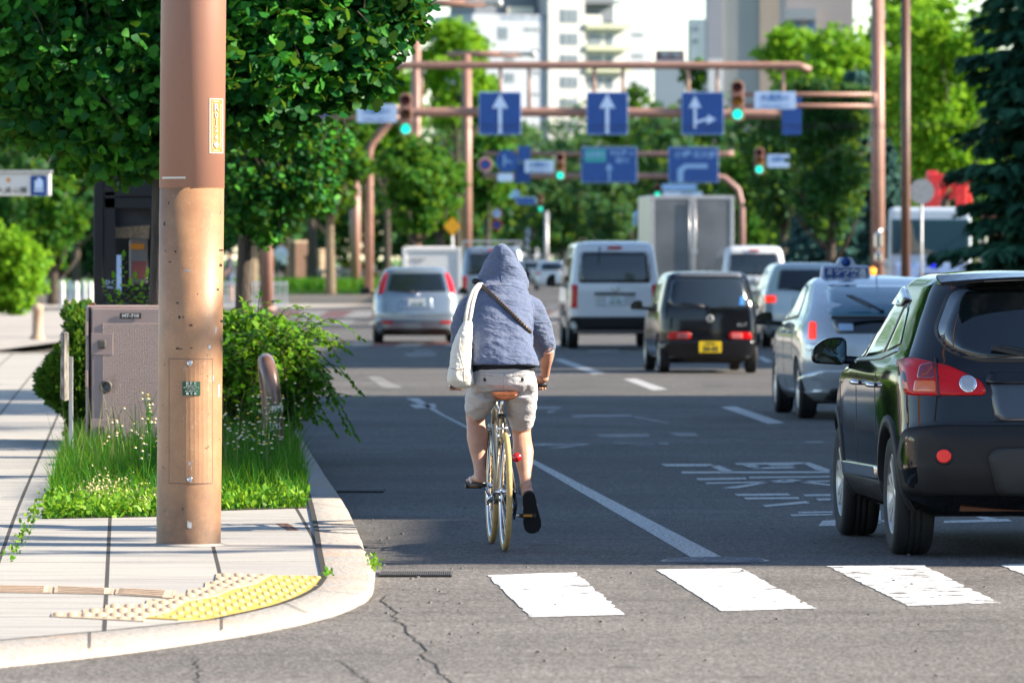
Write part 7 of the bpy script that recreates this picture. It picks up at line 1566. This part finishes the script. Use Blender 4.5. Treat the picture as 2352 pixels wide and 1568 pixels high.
# white fence posts and dark posts
fp = None
for i, px in enumerate((143, 168, 190, 214, 236, 262)):
    if fp is None:
        fp = t = empty('fence_post', (0, 0, 0), 0, 'short white metal post in a row between bright bush and booth', 'post', 'row of short white posts'); b = MB(); b.lathe([(.075, 0), (.075, .86), (.05, .93), (.001, .95)], n=14); b.build('shaft', M['white'], t)
    else: t = copy_tree(fp)
    t.location = ((px - CX) / K(205), 205 - i * 1.5, .02)
f = empty('white_fence', ((560 - CX) / K(215), 215, 0), 0, 'low white picket fence left of the walking person', 'fence')
b = MB(); [b.box((x, 0, .5), (.05, .03, .85)) for x in np.arange(-1.1, 1.4, .13)]; b.build('pickets', M['white'], f); b = MB(); b.box((.1, .03, .85), (2.6, .04, .06)); b.box((.1, .03, .2), (2.6, .04, .06)); b.build('rails', M['white'], f)
f = empty('stone_rail', ((780 - CX) / K(262), 262, .5), 0, 'low pale stone balustrade on the verge beside the brown poles', 'balustrade')
b = MB(); [b.lathe([(.10, 0), (.13, .2), (.08, .45), (.12, .6)], (x, 0, 0), n=10) for x in np.arange(-.75, .9, .27)]; b.build('balusters', M['concrete'], f); b = MB(); b.box((.05, 0, .65), (1.9, .3, .12)); b.build('coping', M['concrete'], f)
for px0, px1, yt, Y, m_, lab in ((664, 706, 553, 268, 'stone_dk', 'taller brown square pillar right of the walking person'), (727, 751, 572, 268, 'stone', 'shorter tan square pillar beside a tree trunk')):
    k = K(Y); t = empty('stone_pillar', (((px0 + px1) / 2 - CX) / k, Y, .5), R(28), lab, 'pillar', 'square stone pillars on the verge'); h = zof(yt, Y) - .5; w = (px1 - px0) / k * .78; b = MB(); b.box((0, 0, h / 2 - .05), (w, w, h)); b.build('shaft', M[m_], t, bevel=.02); b = MB(); b.box((0, 0, h - .04), (w + .06, w + .06, .10)); b.build('cap', M['stone'], t, bevel=.01)
for px, Y, d, yt, lab in ((716, 262, .42, 380, 'dark bare tree trunk between the two stone pillars'), (575, 240, .55, 330, 'pale tree trunk left of the brown pole behind the shrub'), (950, 262, .36, 380, 'dark trunk below the dense round tree')):
    k = K(Y); t = empty('tree_trunk', ((px - CX) / k, Y, .4), 0, lab, 'tree trunk'); b = MB(); P_ = resample([Vector((0, 0, 0)), Vector((.05, 0, 1.2)), Vector((-.1, 0, zof(yt, Y) - .4))], 10); b.tube(smooth_line(P_, 2), list(np.linspace(d / 2, d / 3, 10)), 12); b.tube([P_[4], P_[4] + Vector((.4, 0, 1.0)), P_[4] + Vector((.7, 0, 2.2))], [d / 5, d / 7, d / 10], 8); b.build('trunk', M['bark_pale' if px < 700 else 'bark'], t)
sheet('dark', [(0, 0, -50)] * 3, M['crack']) if False else None
p_ = empty('brown_pillar', ((2282 - CX) / K(185), 186, 0), 0, 'brown pillar between the crane truck and the orange machine', 'pillar'); b = MB(); b.box((0, 0, 1.4), (.42, .42, 2.8)); b.build('shaft', mat('pillar_brown', (.10, .065, .055), .7), p_, bevel=.03); b = MB(); b.box((0, 0, 2.83), (.5, .5, .08)); b.build('cap', M['stone_dk'], p_)
# people in the distance
def walker(px, py_foot, Y, label, top_m, leg_m, H=1.72, base=.5, cap=None, hair='dark_metal', rz=0.0, bagm=None):
    k = K(Y); t = empty('person', ((px - CX) / k, Y, base), rz, label, 'person'); s_ = H / 1.72; B = MB()
    sk = lambda pts, rad, n=12: limb(B, [Vector(p) for p in pts], rad, n)
    sk([(0, 0, .85), (0, .02, 1.05), (0, .02, 1.25), (0, .0, 1.42)], [.13, .12, .14, .09]); sk([(0, 0, 1.38), (0, .0, 1.52)], [.055, .052]); B.ball((0, .01, 1.61), .095, 14, 10, (.85, 1, 1.2)); B.ball((0, .10, 1.60), .016, 6, 5)
    for q in (-1, 1):
        sk([(q * .08, 0, .90), (q * .09, q * .10, .48), (q * .09, q * .06 - .06, .08)], [.085, .06, .04]); sk([(q * .09, q * .06 - .08, .04), (q * .09, q * .06 + .10, .03)], [.04, .03]); sk([(q * .14, 0, 1.38), (q * .21, -.02, 1.10), (q * .20, .08, .86)], [.06, .045, .032]); B.ball((q * .20, .10, .81), .04, 8, 6, (.6, 1, 1.3)); [B.tube([(q * .20, .09 + .014 * f, .80), (q * .20, .11 + .012 * f, .73 - .004 * abs(f - 1))], .007, 6) for f in range(4)]
    link('body', remesh(B, .014, 2), skin, t); B = MB(); B.rings([ell((0, .01, z), w, d, 0) for z, w, d in ((.82, .19, .13), (1.0, .18, .13), (1.2, .20, .14), (1.38, .20, .12), (1.46, .10, .09), (1.49, .06, .06))])
    for q in (-1, 1): limb(B, [Vector((q * .12, 0, 1.38)), Vector((q * .21, -.01, 1.22)), Vector((q * .235, -.01, 1.10))], [.08, .075, .065])
    link('shirt', remesh(B, .018, 3), top_m, t); B = MB(); B.rings([ell((0, 0, z), w, .13, 0) for z, w in ((.80, .17), (.95, .18))])
    for q in (-1, 1): limb(B, [Vector((q * .085, 0, .88)), Vector((q * .09, q * .09, .50))], [.105, .085])
    link('shorts', remesh(B, .018, 3), leg_m, t); b = MB(); b.ball((0, -.005, 1.655), .10, 14, 10, (.88, 1.05, 1.0)); b.build('hair', cap or M['dark_metal'], t); t.scale = (s_,) * 3
    if bagm: q = empty('shoulder_bag', ((px + 8 - CX) / k, Y - .2, base + .95), 0, 'white bag carried at the hip of the person walking on the verge', 'bag'); b = MB(); b.box((0, 0, 0), (.26, .14, .34), taper=.8); b.build('pouch', bagm, q, bevel=.04); b = MB(); b.tube([(-.08, 0, .16), (-.14, 0, .5), (.08, 0, .16)], .012, 6); b.build('strap', bagm, q)
walker(645, 656, 262, 'person in white shirt and dark shorts walking away on the verge', mat('shirt_white', (.72, .75, .82), .9), M['black'], base=.62, cap=M['steel'], bagm=M['white'])
walker(528, 668, 225, 'person in dark top with bare arms by the thick pole', mat('top_navy', (.03, .035, .05), .9), mat('jeans', (.05, .08, .14), .9), base=.2, rz=1.2)
walker(1338, 690, 330, 'distant person in dark red beside the far white car', mat('top_maroon', (.16, .03, .04), .9), M['black'], base=0.0)

# ================================================================== buildings
def building(name, label, Y, boxes, wins, mw, wd=6.0, winm=None, sub=None):
    """boxes and windows given by their size seen at depth Y"""
    k = K(Y); X_ = lambda px: (px - CX) / k; x0 = sum(b_[0] + b_[1] for b_ in boxes) / 2 / len(boxes); t = empty(name, (X_(x0), Y, 0), 0, label, 'building')
    for px0, px1, py0, py1, m_, dy, dep in boxes:
        b = MB(); za, zb_ = zof(py1, Y), zof(py0, Y); b.box(((X_(px0) + X_(px1)) / 2 - X_(x0), dy + dep / 2, (za + zb_) / 2), (X_(px1) - X_(px0), dep, zb_ - za)); b.build('wall', m_, t)
    for px0, px1, py0, py1, dy in wins:
        za, zb_ = zof(py1, Y), zof(py0, Y); cx = (X_(px0) + X_(px1)) / 2 - X_(x0); w, h = X_(px1) - X_(px0), zb_ - za; b = MB(); b.box((cx, dy - .02, (za + zb_) / 2), (w + .25, .10, h + .25)); f = b.build('window', mw, t)
        b = MB(); b.box((cx, dy - .09, (za + zb_) / 2), (w, .06, h)); b.build('pane', winm or M['glass_far'], f)
        if w > 1.6: b = MB(); [b.box((cx + o_ * w, dy - .14, (za + zb_) / 2), (.10, .06, h)) for o_ in (-.18, .18)]; b.build('mullion', mw, f)
    return t, X_(x0), k
M['glass_far'] = mat('far_window', (.13, .17, .21), .25); wA = mat('render_white', (.52, .52, .51), .8, var=.04, vscale=.2); wB = mat('render_shaded_blue', (.37, .41, .47), .8, var=.04, vscale=.2); wD = mat('roof_grey_far', (.12, .14, .17), .6); lime = mat('balcony_lime', (.42, .45, .33), .7)  # wB: shade on the white block's wings painted in as bluish
wins = [(1283, 1322, y0, y1, -.6) for y0, y1 in ((23, 52), (78, 103), (127, 142), (177, 202), (228, 252), (278, 302))]
wins += [(1355, 1384, y0, y1, .5) for y0, y1 in ((78, 103), (127, 141), (178, 202))] + [(1396, 1412, y0, y1, .5) for y0, y1 in ((78, 105), (127, 141), (178, 202))] + [(1465, 1489, y0, y1, 1.5) for y0, y1 in ((74, 80), (122, 129))]
wins += [(1145, 1165, 65, 92, 0), (1205, 1240, 66, 72, 0), (1225, 1240, 115, 120, 0), (1225, 1240, 165, 170, 0), (1225, 1240, 215, 220, 0), (1160, 1180, 120, 140, 0), (1160, 1180, 170, 190, 0)]
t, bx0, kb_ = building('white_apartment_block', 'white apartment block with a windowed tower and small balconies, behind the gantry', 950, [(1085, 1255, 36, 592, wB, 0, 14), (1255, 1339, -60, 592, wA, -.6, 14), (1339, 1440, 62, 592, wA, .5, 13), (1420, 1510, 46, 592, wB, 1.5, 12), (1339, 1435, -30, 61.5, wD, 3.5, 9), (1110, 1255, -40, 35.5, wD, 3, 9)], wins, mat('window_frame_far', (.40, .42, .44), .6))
t.rotation_euler.z = R(24); t.scale = (1.09, 1, 1)
for y in (60, 110, 160): b = MB(); z = zof(y, 950); b.box(((1392 - CX) / kb_ - bx0, -.3, z), (105 / kb_, 1.6, .7)); b.build('balcony', lime, t)
b = MB(); b.box(((1385 - CX) / kb_ - bx0, 2.5, zof(3, 950)), (100 / kb_, 3, .5)); b.build('cornice', wD, t); b = MB(); b.box(((1380 - CX) / kb_ - bx0, 2.9, zof(45, 950)), (40 / kb_, .8, 1.6)); b.build('terrace_room', mat('terrace_white', (.5, .52, .5), .8), t)
b = MB(); b.box(((1210 - CX) / kb_ - bx0, 2.5, zof(25, 950)), (60 / kb_, .8, 1.0)); b.build('parapet', mat('parapet_cream', (.52, .50, .42), .8), t)
lettering('MAISON ODORI', .95, mat('wall_letter', (.22, .28, .38), .7), t, ((1205 - CX) / kb_ - bx0, -.06, zof(44, 950)), 0, 1.0, bold=.02)
tan = mat('tower_sunlit', (.42, .33, .27), .8, var=.05, vscale=.15); grey = mat('tower_shaded', (.30, .31, .31), .8, var=.05, vscale=.15); lil = mat('tower_lilac', (.36, .35, .39), .8)  # one tower: its shaded front painted grey, its sunlit side tan
building('tan_tower', 'windowless tan tower with its shaded front painted grey above the right arrow sign', 700, [(1626, 1660, -80, 592, lil, 0, 10), (1660, 1745, -80, 592, grey, .4, 9), (1745, 1812, -80, 592, tan, .2, 9)], [(1700, 1712, 210, 222, .4), (1690, 1700, 255, 262, .4)], lil)
wins = [(1822, 1840, 50 + 60 * i, 75 + 60 * i, 0) for i in range(4)] + [(1852, 1872, 50 + 60 * i, 80 + 60 * i, 0) for i in range(4)]
bb = mat('block_brown', (.36, .31, .30), .8); t, bx0, kb_ = building('balcony_block', 'apartment block with grey balconies behind the lime tree', 560, [(1805, 1960, -80, 592, bb, 0, 14)], wins, mat('frame_lilac', (.3, .3, .34), .6), winm=mat('blue_window', (.06, .12, .24), .3))
for y in (34, 92, 150, 205): b = MB(); b.box(((1838 - CX) / kb_ - bx0, -.8, zof(y, 560)), (72 / kb_, 1.5, .95)); b.build('balcony', mat('balcony_grey', (.30, .32, .34), .7), t)
building('low_dark_red_building', 'low building with a dark red upper floor beside the far tree', 900, [(1508, 1572, 116, 138, mat('dark_red_wall', (.13, .05, .08), .8), 0, 8), (1505, 1575, 138.5, 592, wB, -.4, 9)], [(1520, 1534, 122, 130, 0), (1545, 1560, 122, 130, 0)], wB)
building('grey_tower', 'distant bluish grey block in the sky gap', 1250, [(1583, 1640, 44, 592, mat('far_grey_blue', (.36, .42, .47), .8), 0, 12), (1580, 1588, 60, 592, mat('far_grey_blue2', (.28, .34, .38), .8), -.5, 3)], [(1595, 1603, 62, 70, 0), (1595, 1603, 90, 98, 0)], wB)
building('pink_building', 'pale lilac building glimpsed through the ginkgo at the left edge', 500, [(-80, 175, 95, 592, mat('lilac_wall', (.42, .38, .42), .8), 0, 12)], [(20, 60, 140, 165, 0), (90, 130, 140, 165, 0), (20, 60, 250, 275, 0)], wB)
b = MB(); b.box(((1643 - CX) / K(520), 520, 3), (34 / K(520), 2, zof(225, 520) * 2)); o = b.build('white_column', M['white']); o['label'] = 'pale square column behind the direction board'; o['category'] = 'column'

# ================================================================== outside the frame on the right: unseen casters put in for the long shadows
brick = mat('brick_facade', (.24, .14, .10), .85, var=.15, vscale=3)
def office(Yc, dep, X0, h, label, w=12):
    t = empty('unseen_building', (X0 + w / 2, Yc, 0), 0, label, 'building'); b = MB(); b.box((0, 0, h / 2), (w, dep, h)); b.build('wall', brick, t)
    for i in range(int(dep // 3.2)):
        for j in range(int(h // 3.2)): b = MB(); b.box((-w / 2 - .02, -dep / 2 + 1.9 + i * 3.2, 1.9 + j * 3.2), (.08, 1.8, 1.6)); b.build('window', M['glass_far'], t)
office(38.4, 6.2, 19.5, 10.3, 'unseen low front wing of the brick office, sized to shade the road'); office(60.8, 38.5, 19.5, 11.7, 'unseen taller brick office building, sized to shade the road')
office(113, 26, 24, 14.0, 'unseen second brick office building, put in to shade the road')
def side_tree(x, y, z0, z1, w, n, label, lm='mid_leaf'):
    t = empty('broadleaf_tree', (x, y, 0), random.uniform(0, 6), label, 'tree', 'trees on the right sidewalk outside the picture'); cm = deciduous(random.randrange(999), z1, w, z0, n, .20); link('crown', cm, M[lm], t); link('trunk', trunk_mesh(z1, z0, .2, 3), M['bark'], t)
for (x, y, z0, z1, w, n) in ((11.5, 46.5, 8.4, 14, 6.0, 7000), (11.5, 53, 8.9, 15, 7, 9000), (12, 60, 8.6, 15, 7.5, 9000), (12.5, 67, 6, 14, 7.5, 9000), (13, 75, 6, 13, 7, 8000), (13, 35.9, 7.9, 9.3, 3.0, 260)): side_tree(x, y, z0, z1, w, n, 'street tree on the right sidewalk')

office(-70, 14, -24, 20, 'unseen brick building added behind the camera to darken car reflections', w=56)  # added behind the camera so the car rears reflect less sky
side_tree(-6.3, 130, 7.9, 18, 12, 9000, 'tall tree added beyond the side street, trunk hidden by the thick pole'); side_tree(-9.7, 200, 9.9, 23, 17, 9000, 'tallest tree added beyond the side street, crown above the picture')  # trees added on the left so the crossover's windows reflect leaves
for x, y, h_ in ((-13.5, 90, 14), (-15.5, 116, 16), (-19.5, 150, 18), (-25, 190, 22)): side_tree(x, y, 2, h_, 10 if y < 120 else 13, 9000, 'park tree added on the left outside the picture')
for i, x in enumerate((-14, -5, 5, 14)): side_tree(x, -42 - 4 * (i % 2), 3, 12, 9, 4000, 'unseen tree added behind the camera to darken car reflections')  # added unseen to darken the horizon mirrored in the cars
